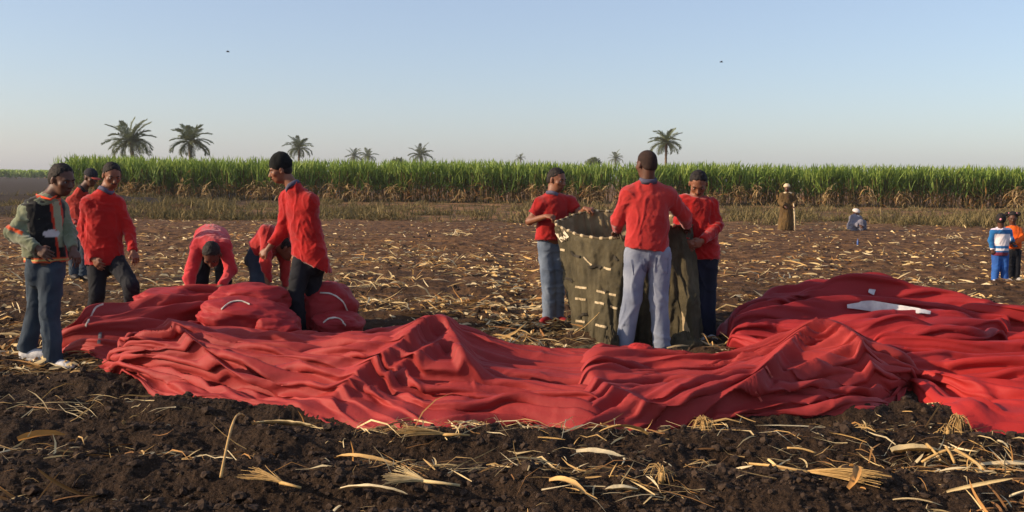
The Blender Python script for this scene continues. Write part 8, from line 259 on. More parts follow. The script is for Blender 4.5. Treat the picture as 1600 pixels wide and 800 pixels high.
 [6,30,7,-34,6,37,13,-8,-25,-17,-7,1,7,14,16,10,7,-1,-11,-27,-15,3,22,25,6,-11,-25,-22,-3,0,0,-1,5,4,-6,-3,2,2,3,-2,-3,-1,-1,-3,1,1,2,2,-2,5,2,-5,-2,3,-2,2,11,-5,-6,-3,0,0,0,1,0,-2,2,1,0,1,-1,2,-3,3,-2,5,-5,-5,6,-5,1,10,-6,0,-8,0,9,-1,-4,2,0,-1,-1,-1,1,2,0,0,4,-1,6,-8,2,-4,-2,-1,7,2,-5,-1,1,-2,1,1,-4,2,2,1,0,0,0,-4,2,2,8,-11,2,1,3,1,-3,1,-4,-1,-3,1,4,5,-1,2,-6,2,0,-2,0,4,-5,2,1,-1,0,-4,0,3,-5,0,4,5,2,1,-6,1,-3,-1,-4,4,-1,4,3,1,-7,3,-4,0,10,-12,0,8,-3,1,0,-5,0,0,-1,7,7,-1,0,-7,-2,3,-4,-1,2,1,3,7,-3,-6,-2,0,3,-3,2,0,-2,1,2,-1,0,-3,-3,12,1,5,-5,-5,-5,-3,2,4,-1,0,0,-2,4,0,-1,-4,3,-2,3,0,-6,6,-1,0,2,-1,0,-2,7,-2,-2,-9,-2,7,-5,3,5,-1,0,1,4,-5,2,-8,4,0,3,1,-2,0,0,2,-2,-1,1,1,0,-4,-4,4,-4,-1,3,2,4,3,-1,-3,-1,-1,5,0,4,-7,0,-3,4,3,0,-5,-2,5,-5,2,2,0,0,-4,-5,7,1,-6,6,7,-6,-5,5,-1,1,0,5,-1,-1,-1,-4,-1,4,2,1,-12,2,5,-1,0,1,1,0,-3,-4,6,0,0,4,-6,-4,3,4,-2,1,2,3,-2,1,-2,-2,1,2,0,1,0,-7,2,0,0,1,1,0,6,-9,1,3,-1,2,-3,-3,5,-3,1,1,2,1,0,-1,-2,-3,1,3,2,-1,0,-4,0,-1,2,0,1,0,5,-1,1,-5,0,0,-3,-1,5,-2,0,2,4,-1,-1,-2,0,-5,3,3,0,0,0,-2,-3,1,1,1,0,0,5,-1,-7,3,2,-2,-4,1,3,0,-2,5,3,-1,-2,-2,-2,-2,2,4,0,-1,-1,-1,-2,0,2,0,0,0,3,0,-6,4,1,-3,-2,3,-1,1,-1,4,3,-2,-1,-2,-3,-1,2,3,2,-2,-1,-1,-3,4,-1,1,-1,0,1,0,-3,3,0,-7,0,4,2,-1,2,4,2,-4,0,-4,-3,1,2,4,0,-2,0,0,-3,3,-1,0,0,0,1,-1,-1,1,4,1,-7,1,-1,1,2,5,0,-4,0,-6,0,-2,5,4,2,-2,-2,-1,-1,1,0,1,-1,0,0,-2,1,1,2,-10,5,2,0,0,4,3,0,-3,-1,-5,-3,0,7,3,1,-2,-3,1,1,-4,2,1,-1,0,2,-1,2,0,1,-4,-1,0,-1,1,7,0,-3,-1,-1,-3,-3,1,5,2,1,-1,-2,0,1,-3,2,0,-1,0,1,-1,-1,0,3,2,-5,1,-2,3,4,1,-2,-3,-1,-4,-1,2,5,3,0,-2,-2,1,-1,-2,2,-1,0,0,2,0,1,-3,1,-6,5,-1,0,7,-2,0,-2,-1,-1,-4,-2,3,7,0,1,-3,-1,1,-2,0,2,-3,1,0,2,0,-2,-1,3,2,-6,-3,7,1,4,-2,-4,-1,-3,-3,1,5,4,1,0,-2,-3,3,-5,3,0,-2,1,0,1,0,0,3,-1,0,-7,6,-4,5,3,-1,-3,-4,3,-10,4,9,0,2,-2,-2,-1,1,-6,6,-3,3,-2,0,2,-3,1,2,1,-7,5,-2,5,0,5,-2,-7,4,-10,0,2,5,4,3,-4,-1,-1,-4,2,0,-1,3,-2,0,1,0,0,0,-1,2,-5,0,7,3,-2,-2,1,-6,-3,-3,9,0,5,0,-2,-2,-1,-3,2,0,2,2,-4,0,0,2,-5,6,0,-2,-5,8,-1,3,1,-3,-4,-4,-3,5,-3,11,-2,2,-3,-1,-3,-1,0,2,2,0,-2,0,0,-2,5,4,-2,-7,-2,0,8,6,-5,-2,-1,-4,-8,4,8,0,9,-5,-5,0,-5,-4,3,4,5,0,-4]),
'middle_right_pleats': (24, 32,
 [534,2,1,6,7,7,5,5,4,2,2,4,8,8,6,2,1,4,5,7,8,6,5,2,-3,-2,3,9,8,2,0,6,10,1,1,-1,1,0,0,0,1,2,1,0,0,-1,0,-1,4,1,0,2,-2,1,1,-1,1,2,-3,3,-3,1,2,-1,9,3,1,0,-2,3,0,0,0,1,2,1,0,0,-2,4,0,1,0,1,0,0,-2,2,3,-2,3,-2,0,-1,0,0,12,0,2,1,-1,-1,1,0,2,1,2,1,-1,-2,2,3,0,1,-1,-1,0,-1,3,2,1,0,0,-2,-2,1,0,-1,13,0,2,1,-1,-1,1,1,0,1,1,1,-1,0,1,1,1,0,0,-1,0,0,1,3,1,0,-1,-3,0,0,1,-2,14,1,0,1,-1,0,0,1,0,1,0,1,-1,0,1,1,1,0,-1,-1,0,1,1,1,1,1,-2,-1,-1,2,-1,0,15,0,1,-1,1,-1,0,1,0,0,1,0,-1,1,0,0,1,-1,1,0,0,1,0,0,0,0,0,-1,1,0,0,-1,14,0,0,1,0,0,1,0,0,1,-1,0,1,0,0,-1,0,1,1,0,0,0,0,-1,0,1,0,1,-1,0,-1,1,15,1,-1,1,0,0,0,0,1,-1,0,1,-1,1,1,0,0,0,0,0,1,-1,1,1,-1,1,-1,-1,1,-1,0,0,15,0,1,0,0,0,0,0,0,1,0,0,0,1,-1,1,0,0,0,0,0,0,0,1,1,0,-1,0,0,0,-1,0,16,0,0,0,0,0,0,1,0,0,0,-1,1,0,1,-1,0,0,1,-1,0,1,0,0,0,0,0,0,0,0,-1,1,16,-1,0,0,1,1,0,-1,0,0,0,0,1,0,0,0,0,0,1,0,0,0,0,-1,0,1,0,0,0,-1,0,0,15,0,1,0,0,0,0,1,0,-1,0,0,0,1,-1,1,0,0,0,0,0,0,0,1,-1,0,1,-1,1,-3,2,0,16,0,-1,0,1,0,0,0,0,1,-1,0,1,-1,1,-1,0,0,0,1,1,0,-1,-1,0,1,1,0,0,0,-1,1,15,1,-1,0,1,0,1,-1,0,-1,0,0,1,1,0,-1,0,-1,2,1,-1,0,0,0,-1,1,0,1,-1,0,1,-1,15,0,0,0,0,1,0,0,0,0,0,0,0,1,0,-1,-1,1,0,1,1,0,0,-1,0,0,1,0,0,-1,1,0,14,0,0,0,1,0,0,1,0,0,-1,0,2,0,-1,1,0,-1,0,1,1,0,-1,0,0,0,2,0,0,-1,0,1,14,1,0,0,1,0,0,-1,0,1,0,0,1,-1,1,0,-1,1,0,1,0,1,-1,0,-1,0,1,0,0,1,0,-1,14,0,0,0,1,0,1,0,0,0,-1,1,0,1,0,0,0,0,0,0,1,0,1,-1,0,0,0,1,0,-1,1,0,14,0,1,0,-1,2,-1,0,0,0,1,0,0,1,0,0,1,-1,0,0,1,0,0,0,0,0,1,0,-1,1,-1,0,14,0,0,0,1,0,0,0,1,0,0,0,1,-1,1,0,1,-1,0,1,-1,2,-1,0,1,-1,0,0,1,0,0,0,14,0,0,1,0,0,0,1,-1,0,1,1,-1,1,-1,1,0,1,0,-1,1,0,1,0,0,0,0,0,0,0,1,-1,14,0,0,0,1,-2,1,0,1,1,1,-1,1,-1,0,1,0,1,0,0,0,-1,2,-1,1,0,-1,1,-1,1,0,-1,14,0,1,0,-1,1,-1,1,0,0,1,1,-2,0,0,0,1,2,1,-1,-1,0,-1,3,0,0,-1,-3,1,4,-1,0],
 [1459,12,12,14,16,16,14,14,14,12,13,14,15,16,14,13,14,14,14,15,14,14,14,15,18,20,16,6,4,13,19,5,-12,2,0,1,2,1,0,1,-1,1,6,-4,3,-3,1,9,0,-6,-2,5,0,1,-4,4,5,-1,-15,13,-2,2,0,1,-12,3,0,-1,-1,7,-1,0,0,3,2,-3,3,2,2,3,-11,5,-2,4,0,-3,6,7,-4,-1,-12,6,4,1,0,0,-10,1,1,0,-1,-1,6,-1,1,5,-3,-2,3,2,2,-3,-3,1,0,3,2,2,4,-1,0,-4,-6,1,4,2,0,1,-6,0,0,1,-2,-2,4,1,1,2,-4,3,0,1,3,-4,-2,1,2,1,1,2,2,0,-1,-2,-3,0,2,1,-2,2,-4,0,1,-1,0,-1,0,2,1,1,-2,0,1,2,0,-5,2,0,2,0,0,1,2,0,0,-1,-2,-1,1,2,-4,3,-2,0,-1,0,1,-2,0,2,1,-1,-1,2,-1,0,1,-4,2,0,1,0,1,1,1,0,0,-2,0,-1,2,-1,-2,2,-1,-1,3,-3,0,0,-1,1,0,1,-1,1,-1,1,0,-2,1,0,1,0,0,1,1,0,-1,0,0,-1,1,-3,-1,2,-1,0,1,-1,0,-1,0,0,0,0,-1,2,-1,1,-1,-1,0,1,1,0,0,0,1,0,0,-1,1,-1,3,-6,0,3,0,0,1,-1,0,-1,-1,1,0,-1,1,0,-1,0,1,-1,-1,2,-1,0,0,0,0,0,1,-1,1,-1,2,-4,0,1,2,-1,1,1,-3,0,0,-1,0,0,-1,1,-1,0,-1,2,0,-1,1,-1,0,0,0,0,-2,1,1,0,1,-5,2,1,1,1,0,1,-2,0,-1,0,-1,-1,1,0,-1,1,-1,3,-1,-1,0,-1,0,0,0,-1,-1,1,2,-1,0,-4,1,2,2,0,-2,2,-1,0,-1,-1,1,-2,0,0,-1,1,0,2,0,-1,0,-2,0,0,0,0,-1,1,1,-1,1,-4,2,1,2,-1,0,2,-3,0,0,0,-1,-1,1,0,0,-1,-1,4,-1,0,-1,-1,0,-1,0,0,-1,0,2,-1,0,3,-1,-3,0,1,-3,0,1,1,0,-1,0,-1,1,-1,0,0,-1,3,0,-1,0,-1,0,0,-1,0,-1,0,3,-1,-1,3,-2,-1,-1,0,0,-2,2,0,0,-1,0,0,0,0,0,0,-1,3,0,0,-1,-1,0,-1,0,0,-1,1,1,0,0,3,-2,-1,-2,0,1,-2,1,1,0,-1,0,0,1,-2,1,-1,0,1,3,-2,-1,-1,0,0,-1,0,0,0,3,-1,0,3,-1,-3,-3,1,0,-2,2,0,0,0,0,0,-1,-1,2,-1,-1,2,3,-3,1,-3,2,-1,-2,1,0,0,2,0,0,2,-1,-1,-3,-1,1,-1,2,0,-1,0,0,1,0,0,-1,0,-1,-2,6,-1,-1,-2,2,-1,-4,1,2,0,2,0,0,2,0,-2,-3,-1,0,1,0,0,0,0,0,1,0,0,0,-1,0,-3,5,-1,1,-2,0,0,-2,-1,2,0,2,0,0,2,-1,-2,-4,1,-2,2,0,0,0,0,0,-1,1,2,-2,-1,0,-2,3,1,0,0,0,0,-2,-1,1,0,2,0,0,2,0,-2,-4,-1,1,0,2,0,-1,-1,1,0,0,1,0,-1,0,-1,0,2,0,1,-2,1,-1,-3,2,1,1,1,-1,2,-1,-1,-4,0,-1,3,0,0,0,0,0,-2,1,2,-2,0,0,-1,-1,2,1,1,-3,4,-1,-3,0,2,0,1,-1,2,0,-2,-3,-2,1,3,1,-1,-1,1,-2,-2,2,2,1,-1,0,-1,-4,3,1,2,0,-3,3,-2,-2,2,7,-8,-2,5,1,-4],
 [6,29,29,-4,-17,-19,-7,1,10,25,27,9,-25,-32,-4,21,35,13,-5,-20,-28,-12,5,22,35,15,-10,-40,-35,-3,6,-22,0,-4,1,1,7,0,-5,-1,0,1,-4,3,-4,0,12,1,-4,-2,-10,0,1,9,8,7,-13,-6,-11,4,7,2,-1,1,0,-7,1,4,-1,8,-3,-4,1,-2,-1,2,-2,4,-1,9,-4,-7,-6,-1,5,10,2,-3,-2,-11,-1,2,6,0,2,0,0,-5,-3,6,-1,1,3,-3,0,-4,3,-1,1,2,1,4,-2,-5,-4,-1,7,1,3,-2,-3,-7,1,2,6,0,2,-2,0,-6,-2,4,-1,2,1,1,-2,-1,1,0,-2,4,1,1,-1,-5,-1,1,4,0,1,-2,-2,-3,-2,4,5,5,-1,-4,0,-5,-3,4,0,0,1,2,-1,-2,1,-1,1,1,0,1,-1,-2,0,0,3,-1,-1,-1,-1,0,-5,6,3,5,-2,-2,0,-2,-6,4,0,0,2,2,-2,-1,1,-1,-1,3,-1,0,0,-1,0,0,1,0,-1,-1,-1,2,-4,4,1,6,-3,-1,0,-2,-3,2,-1,0,2,2,-2,0,0,-2,0,3,0,1,-2,-1,0,1,2,-2,0,-1,-1,0,-3,5,0,9,-9,2,0,0,-4,0,0,1,2,1,-1,-1,0,-2,0,3,0,-1,1,0,0,-1,1,-1,-1,-1,1,0,-1,3,2,6,-10,3,0,0,-2,-1,0,0,1,1,0,-1,0,-1,0,2,-1,0,0,1,0,-1,1,-1,-1,0,-1,1,-1,3,1,1,-4,3,0,1,-1,-2,-1,0,2,0,0,-1,1,-3,1,2,-1,-1,2,1,1,-1,-2,-1,1,-1,1,0,0,0,2,-1,-2,3,0,-1,0,-1,-1,1,2,0,-2,1,0,-2,2,0,-1,0,1,3,1,-4,0,0,-1,1,1,-1,0,0,0,-2,0,3,0,0,1,-3,-1,2,0,0,0,0,0,-2,1,0,0,1,1,2,0,-2,-2,0,1,0,1,-1,-1,1,0,-2,1,2,0,0,2,-5,1,1,1,-1,1,1,-1,-2,1,1,0,-2,1,4,0,-2,-2,0,0,1,0,-1,1,-2,1,1,1,-1,0,0,5,-8,2,1,-1,1,0,1,0,-3,2,-1,0,0,1,3,1,-2,-2,-1,1,1,0,0,-1,0,0,0,1,0,0,1,3,-5,1,0,0,0,1,1,-1,-3,2,0,0,-2,2,3,2,-2,-3,-1,1,1,0,1,-1,-2,2,0,0,-1,0,1,2,-3,1,0,-1,0,2,1,-2,-2,1,1,0,-3,2,4,2,-1,-4,-1,0,1,1,0,-1,0,0,1,0,-2,0,2,1,-3,2,-2,0,1,2,1,-2,-2,1,0,-1,-3,3,3,4,0,-5,-2,0,1,1,2,-1,-3,3,-1,0,-2,0,3,0,-1,0,0,-1,1,1,1,-3,0,1,-1,0,-7,4,5,4,2,-5,-3,-3,3,1,2,-1,-1,0,1,-1,-2,0,2,0,1,0,-2,1,0,2,-1,-1,0,1,-1,-2,-2,0,4,5,2,-5,-3,-1,1,1,2,0,-2,1,0,-1,-2,0,4,-1,-1,1,-1,-1,1,2,0,-1,0,-1,-1,0,-2,-2,5,4,2,-3,-3,-2,2,1,0,0,-1,2,0,-3,-1,0,3,0,1,-1,-1,0,1,1,1,-3,1,-1,0,-1,-1,-1,2,4,2,-3,-1,-2,2,-1,1,1,-2,1,0,-1,-2,0,4,-2,1,0,2,0,-2,3,-1,-3,1,-1,0,1,-2,0,1,2,2,-4,4,-5,1,1,0,-1,0,2,-1,-1,-2,0,4,-2,3,-2,-3,-1,2,4,0,-4,1,0,-2,0,3,2,-2,0,-1,0,-6,6,1,0,-2,1,-3,7,-3,-2,-1]),
'rear_right_roll': (18, 20,
 [839,-13,2,5,7,15,3,-17,-2,14,15,9,6,4,2,1,-1,3,12,9,14,3,0,1,-1,-1,0,6,0,-4,-1,1,0,3,1,1,0,1,-3,1,16,9,1,-2,-1,-3,3,7,3,-4,-5,-2,1,-2,2,2,2,0,-2,-3,20,6,1,0,0,-4,-1,8,4,-3,-5,-2,-1,0,0,1,2,1,-3,-2,22,0,1,2,0,-2,0,2,1,0,0,-2,-2,0,0,0,2,0,-1,-1,21,-2,2,0,0,0,1,-1,0,-1,1,1,0,0,0,0,0,-1,1,0,19,-1,0,0,1,1,1,-1,-2,1,1,1,1,0,0,0,0,-1,1,0,19,0,1,0,0,1,0,1,-1,1,0,0,1,0,0,0,0,0,0,0,19,0,0,1,1,0,0,0,1,0,0,1,0,0,1,0,-1,1,-1,0,19,1,0,1,0,0,0,0,1,1,0,0,0,1,-1,0,1,0,-1,0,20,0,1,-1,1,0,0,1,0,0,1,0,0,0,0,0,0,0,0,0,19,2,0,1,-1,0,0,0,2,-1,1,0,0,-2,2,0,0,0,0,0,21,1,0,0,0,0,0,0,-1,1,1,0,0,0,0,0,-1,1,0,-1,20,2,-1,0,0,0,0,1,0,0,-1,1,0,0,0,0,0,0,0,0,21,1,0,0,0,0,-1,0,0,1,-1,1,0,-1,1,-1,0,0,0,0,21,0,0,0,0,0,0,0,1,-1,0,0,-1,2,-1,1,0,-1,1,-1,21,0,0,-1,0,-1,0,0,1,2,-1,-1,1,1,0,-1,0,1,-1,1,20,1,-2,0,-1,0,1,0,0,1,1,-1,1,0,-1,1,1,-1,0,0],
 [1878,-5,6,8,10,15,7,-6,6,14,14,10,8,8,9,22,33,37,17,-7,-20,3,3,4,-5,4,-2,8,-1,-1,9,0,1,-3,2,-1,0,1,6,-7,-17,3,0,2,-1,0,9,-5,0,-3,-2,8,3,5,0,-1,-2,3,4,-6,-9,-1,2,0,0,1,3,-1,-3,0,-1,3,2,2,1,1,-1,0,5,-4,-3,-4,3,0,2,-1,2,-1,-2,1,-2,1,2,0,1,0,-1,0,4,-2,-1,-3,3,0,1,0,-1,1,-3,2,-1,-1,2,1,0,0,-2,1,3,-2,-3,-1,1,0,2,-1,-1,4,-3,2,-1,-3,1,2,1,-1,-1,1,2,-1,-5,0,1,0,3,-1,-1,5,-5,2,0,-2,-1,2,1,0,0,-2,4,-1,-4,-1,0,1,1,0,0,3,-1,1,-1,0,-3,1,2,1,-1,-2,4,-1,-4,0,0,0,2,-1,0,3,1,-1,-1,-1,0,-1,2,0,-1,1,3,-2,-4,0,-1,1,1,2,-2,2,2,-2,0,0,-1,-2,3,1,0,2,0,-2,-2,-1,-2,2,1,0,1,0,4,-3,-1,1,0,-2,-1,2,0,5,-2,-2,-1,-2,0,0,2,1,-1,0,6,-4,-1,-1,1,-2,1,0,2,3,-2,-2,1,-2,-2,2,1,0,0,-2,6,-3,0,-1,0,1,-1,0,0,5,-5,0,2,-3,0,1,0,0,-1,1,2,-2,2,-2,0,1,-1,0,2,2,-4,0,2,-3,1,1,0,-1,1,-3,1,3,-2,1,-1,2,0,-2,3,1,-6,2,2,-1,0,0,3,-1,-1,-2,0,0,0,1,1,1,-1,-1,6,-2,-9,4,2,0,0,2,0,-1,0,3,-4,-2,0,1,1,1,-3,2,5,-3,-11,7],
 [4,29,11,5,1,-12,7,43,17,-14,-19,-8,-2,2,4,4,11,0,-29,-50,0,1,-8,-3,8,4,1,-3,1,-1,11,-1,2,-7,-3,-4,-5,9,1,-3,1,0,-5,-6,1,12,-3,-1,5,-4,-2,5,-3,5,-1,-1,-8,5,3,-3,0,-3,-2,-2,1,3,2,-5,3,2,-1,-1,2,2,1,-2,-5,2,4,-1,0,-6,-2,5,1,-1,2,-7,2,3,1,1,1,1,-1,-2,0,-3,6,-1,0,-6,2,4,-1,-1,1,-5,0,2,3,0,0,1,0,0,-1,-4,5,0,0,-3,3,0,-1,1,0,-6,2,2,1,0,2,-1,1,0,-1,-4,3,1,0,-1,2,0,-2,1,0,-2,-4,3,2,1,0,1,0,1,-1,-3,1,1,0,1,2,-2,-1,1,-1,0,-3,3,-1,1,0,1,0,0,1,-3,2,-1,0,4,-1,0,-3,0,1,-2,-2,4,0,-1,2,-1,1,0,-1,1,-1,-1,0,5,-1,-1,-1,-1,-1,-1,0,4,-1,0,-1,0,1,-2,1,2,-1,-2,0,6,-1,-2,-1,-1,-1,-1,1,4,-1,1,-3,8,-10,2,1,2,-1,-3,0,5,1,-2,-2,-2,0,0,0,5,-1,-1,1,1,-3,-2,3,3,-3,-3,0,6,-1,-1,-1,-2,0,0,-2,6,1,-1,0,0,-3,-2,3,4,-5,-2,0,3,1,-1,-1,0,0,-2,-1,3,5,-2,1,-2,-2,0,3,2,-6,-1,0,4,1,-1,-1,-1,-2,2,-2,1,5,1,0,-6,0,1,5,0,-6,-1,0,2,2,-1,2,-1,-2,1,-2,0,5,1,0,-10,4,1,7,-2,-8,1,0,2,3,0,-5,1,1,-2,3,0,1,4,-4,-7,1,8,5,-6,-8,3]),
}
def load_fold(name):
    n_, m_, *ch = FOLDS[name]
    return np.stack([np.cumsum(np.cumsum(np.array(c).reshape(n_, m_), 0), 1) for c in ch], -1)*.005

COVER = np.zeros((260, 240), bool)                                  # 5 cm cells of soil lying under cloth
for k_ in FOLDS:
    q = load_fold(k_)[..., :2]
    for a_ in np.linspace(0, 1, 5):
        for b_ in np.linspace(0, 1, 5):
            w_ = (q[:-1, :-1]*(1-a_)+q[1:, :-1]*a_)*(1-b_)+(q[:-1, 1:]*(1-a_)+q[1:, 1:]*a_)*b_
            i_ = ((w_[..., 0]+5)/.05).astype(int).clip(0, 259); j_ = (w_[..., 1]/.05).astype(int).clip(0, 239); COVER[i_, j_] = True
def under_cloth(x, y):
    i_ = ((np.asarray(x)+5)/.05).astype(int); j_ = (np.asarray(y)/.05).astype(int)
    ok = (i_ >= 0) & (i_ < 260) & (j_ >= 0) & (j_ < 240)
    return ok & COVER[i_.clip(0, 259), j_.clip(0, 239)]
# ------------------------------------------------------------------ ground
def ground_h(x, y, fine=True):
    x = np.asarray(x, np.float32); y = np.asarray(y, np.float32)
    wob = 0.22*pn(x*.35, y*.3, seed=1) + .07*pn(x*1.7, y*1.2, seed=2)
    near = 1 - sstep(8, 16, y)
    field = (1 - sstep(33, 37, y)) * sstep(-2, 2, y)
    amp = (0.036 + 0.037*near) * (0.6 + 0.5*pn(x*.6, y*.8, seed=3))
    z = amp*np.sin(2*np.pi*(y + wob - .12)/0.76)*field
    z = z + 0.07*pn(x*.25, y*.25, seed=4) * sstep(6, 14, y)*field
    # broad lumps and clods
    z = z + 0.055*(.35-np.abs(pn(x*1.7, y*1.9, seed=5)))*(0.4+.6*near)*field*-1*-1
    z = z + 0.05*np.maximum(pn(x*3.4, y*3.8, seed=6), -.25)*(0.3+.7*near)*field
    if fine:
        c1 = .5-np.abs(pn(x*7.5, y*8, seed=7)); c2 = .5-np.abs(pn(x*17, y*19, seed=8))
        z = z + (0.036*c1 + 0.020*c2)*(0.6+.4*near)*(.3+.7*field)
        z = z + 0.013*(.5-np.abs(pn(x*39, y*43, seed=9)))*near
    # shallow ditch running away in the middle with a bank on its right
    dx = x - (0.22 - .02*(y-10)) - .12*pn(y*.6, 3, seed=12)
    dm = sstep(8.8, 10, y)*(1-sstep(20, 26, y))
    z = z + dm*(-.07*np.exp(-(dx/.28)**2) + .07*np.exp(-((dx-.75)/.4)**2))
    # two darker hollows across the mid field on the left
    z = z - .12*np.exp(-((y-24-.12*x)/.8)**2)*sstep(-6.5, -5, x)*(1-sstep(-2.2, -.8, x))
    z = z + .10*np.exp(-((y-22.9-.12*x)/.5)**2)*sstep(-6.5, -5, x)*(1-sstep(-2.2, -.8, x))
    # weedy strip before the cane, a low bank at far left
    strip = sstep(33.5, 37, y)*(1-sstep(66, 72, y))
    z = z + strip*(.12*pn(x*.3, y*.3, seed=13) + .08*pn(x*.9, y*.9, seed=14) + .03)
    bank = sstep(43, 47, y)*(1-sstep(50, 58, y))*(1-sstep(-19.5, -15, x))*sstep(-60, -45, x)
    z = z + bank*(.42 + .25*pn(x*.4, y*.5, seed=15) + .1*pn(x*1.3, y*1.3, seed=16))
    lowbank = (1-sstep(-13, -6.5, x))*sstep(36, 39, y)*(1-sstep(40, 43, y))
    z = z + lowbank*(.22 + .2*pn(x*.5, y*.6, seed=17))
    return z

rows = []
hz = 280.0
pys = np.concatenate([np.arange(900, 520, -1.0), np.arange(520, 330, -.8), np.arange(330, 306, -1.0)])
Yn = CAM_H*F_PX/(pys-hz)
Ys = np.concatenate([[-4000, -400, -60, -20, -6, 0, 1.5, 2.5, 3.2], Yn[Yn > 3.4], [100, 130, 180, 250, 400, 800, 1600, 4000, 9000]])
nc = 860
s = np.linspace(-1, 1, nc)
core = s*1.0
W = 0.60*np.clip(Ys, 3.2, 9000) + 1.2
X = core[None, :]*W[:, None]
far = np.array([1.15, 1.5, 2.5, 6, 20])
Xl = -(W[:, None]*far[::-1][None, :]) - np.array([4000, 300, 40, 8, 1])[None, :]*(Ys[:, None] < 60)
Xr = (W[:, None]*far[None, :]) + np.array([1, 8, 40, 300, 4000])[None, :]*(Ys[:, None] < 60)
X = np.concatenate([Xl, X, Xr], 1)
Yg = np.broadcast_to(Ys[:, None], X.shape)
fx = (np.abs(X) < (W*1.01)[:, None]) & (Yg > 2) & (Yg < 75)
Z = np.where(fx, ground_h(X, Yg), 0.0)
# soften the border of the detailed fan
edge = np.clip((W[:, None]*1.0 - np.abs(X))/0.4, 0, 1)
Z = Z*edge
soil, n, b = new_mat('soil')
tc = N_(n, 'ShaderNodeTexCoord')
sep = N_(n, 'ShaderNodeSeparateXYZ'); n.links.new(tc.outputs['Object'], sep.inputs[0])
nA = N_(n, 'ShaderNodeTexNoise'); nA.inputs['Scale'].default_value = 4.2; nA.inputs['Detail'].default_value = 9; nA.inputs['Roughness'].default_value = .68
nB = N_(n, 'ShaderNodeTexNoise'); nB.inputs['Scale'].default_value = 38; nB.inputs['Detail'].default_value = 5; nB.inputs['Roughness'].default_value = .7
nC = N_(n, 'ShaderNodeTexNoise'); nC.inputs['Scale'].default_value = .55; nC.inputs['Detail'].default_value = 5
for q in (nA, nB, nC): n.links.new(tc.outputs['Object'], q.inputs['Vector'])
r1 = N_(n, 'ShaderNodeValToRGB'); r1.color_ramp.elements[0].position = .32; r1.color_ramp.elements[1].position = .72
r1.color_ramp.elements[0].color = (*srgb(34, 26, 20), 1); r1.color_ramp.elements[1].color = (*srgb(76, 58, 43), 1)
n.links.new(nB.outputs[0], r1.inputs[0])
r2 = N_(n, 'ShaderNodeValToRGB'); r2.color_ramp.elements[0].position = .40; r2.color_ramp.elements[1].position = .64
r2.color_ramp.elements[0].color = (*srgb(66, 46, 32), 1); r2.color_ramp.elements[1].color = (*srgb(136, 100, 66), 1)
n.links.new(nA.outputs[0], r2.inputs[0])
my = N_(n, 'ShaderNodeMapRange'); my.inputs[1].default_value = 7.5; my.inputs[2].default_value = 17
n.links.new(sep.outputs[1], my.inputs[0])
mx = N_(n, 'ShaderNodeMix', data_type='RGBA'); n.links.new(my.outputs[0], mx.inputs[0])
n.links.new(r1.outputs[0], mx.inputs[6]); n.links.new(r2.outputs[0], mx.inputs[7])
# weedy strip: olive straw tone between rough patches
r3 = N_(n, 'ShaderNodeValToRGB'); r3.color_ramp.elements[0].position = .38; r3.color_ramp.elements[1].position = .62
r3.color_ramp.elements[0].color = (*srgb(84, 68, 46), 1); r3.color_ramp.elements[1].color = (*srgb(136, 100, 66), 1)
n.links.new(nC.outputs[0], r3.inputs[0])
my2 = N_(n, 'ShaderNodeMapRange'); my2.inputs[1].default_value = 34; my2.inputs[2].default_value = 37
n.links.new(sep.outputs[1], my2.inputs[0])
mx2 = N_(n, 'ShaderNodeMix', data_type='RGBA'); n.links.new(my2.outputs[0], mx2.inputs[0])
n.links.new(mx.outputs[2], mx2.inputs[6]); n.links.new(r3.outputs[0], mx2.inputs[7])
# darker soil colour over the bank on the far left
mX = N_(n, 'ShaderNodeMapRange'); mX.inputs[1].default_value = -11; mX.inputs[2].default_value = -17
n.links.new(sep.outputs[0], mX.inputs[0])
mu = N_(n, 'ShaderNodeMath', operation='MULTIPLY'); n.links.new(mX.outputs[0], mu.inputs[0]); n.links.new(my2.outputs[0], mu.inputs[1])
mx3 = N_(n, 'ShaderNodeMix', data_type='RGBA'); n.links.new(mu.outputs[0], mx3.inputs[0])
n.links.new(mx2.outputs[2], mx3.inputs[6]); mx3.inputs[7].default_value = (*srgb(62, 52, 42), 1)
n.links.new(mx3.outputs[2], b.inputs['Base Color'])
b.inputs['Roughness'].default_value = .9; b.inputs['Specular IOR Level'].default_value = .12
bp = N_(n, 'ShaderNodeBump'); bp.inputs['Distance'].default_value = .02; n.links.new(nB.outputs[0], bp.inputs['Height'])
vr = N_(n, 'ShaderNodeTexVoronoi'); vr.inputs['Scale'].default_value = 70; n.links.new(tc.outputs['Object'], vr.inputs['Vector'])
bp2 = N_(n, 'ShaderNodeBump'); bp2.inputs['Distance'].default_value = -.008; n.links.new(vr.outputs['Distance'], bp2.inputs['Height'])
n.links.new(bp.outputs[0], bp2.inputs['Normal'])
bp3 = N_(n, 'ShaderNodeBump'); bp3.inputs['Distance'].default_value = .07; n.links.new(nA.outputs[0], bp3.inputs['Height'])
n.links.new(bp2.outputs[0], bp3.inputs['Normal']); n.links.new(bp3.outputs[0], b.inputs['Normal'])
V = np.stack([X, Yg, Z], -1).reshape(-1, 3)
g = obj('ground', mk_mesh('ground', V, grid_faces(*X.shape), True, soil))
tag(g, 'dark ploughed field soil in low ridges', None, kind='structure')

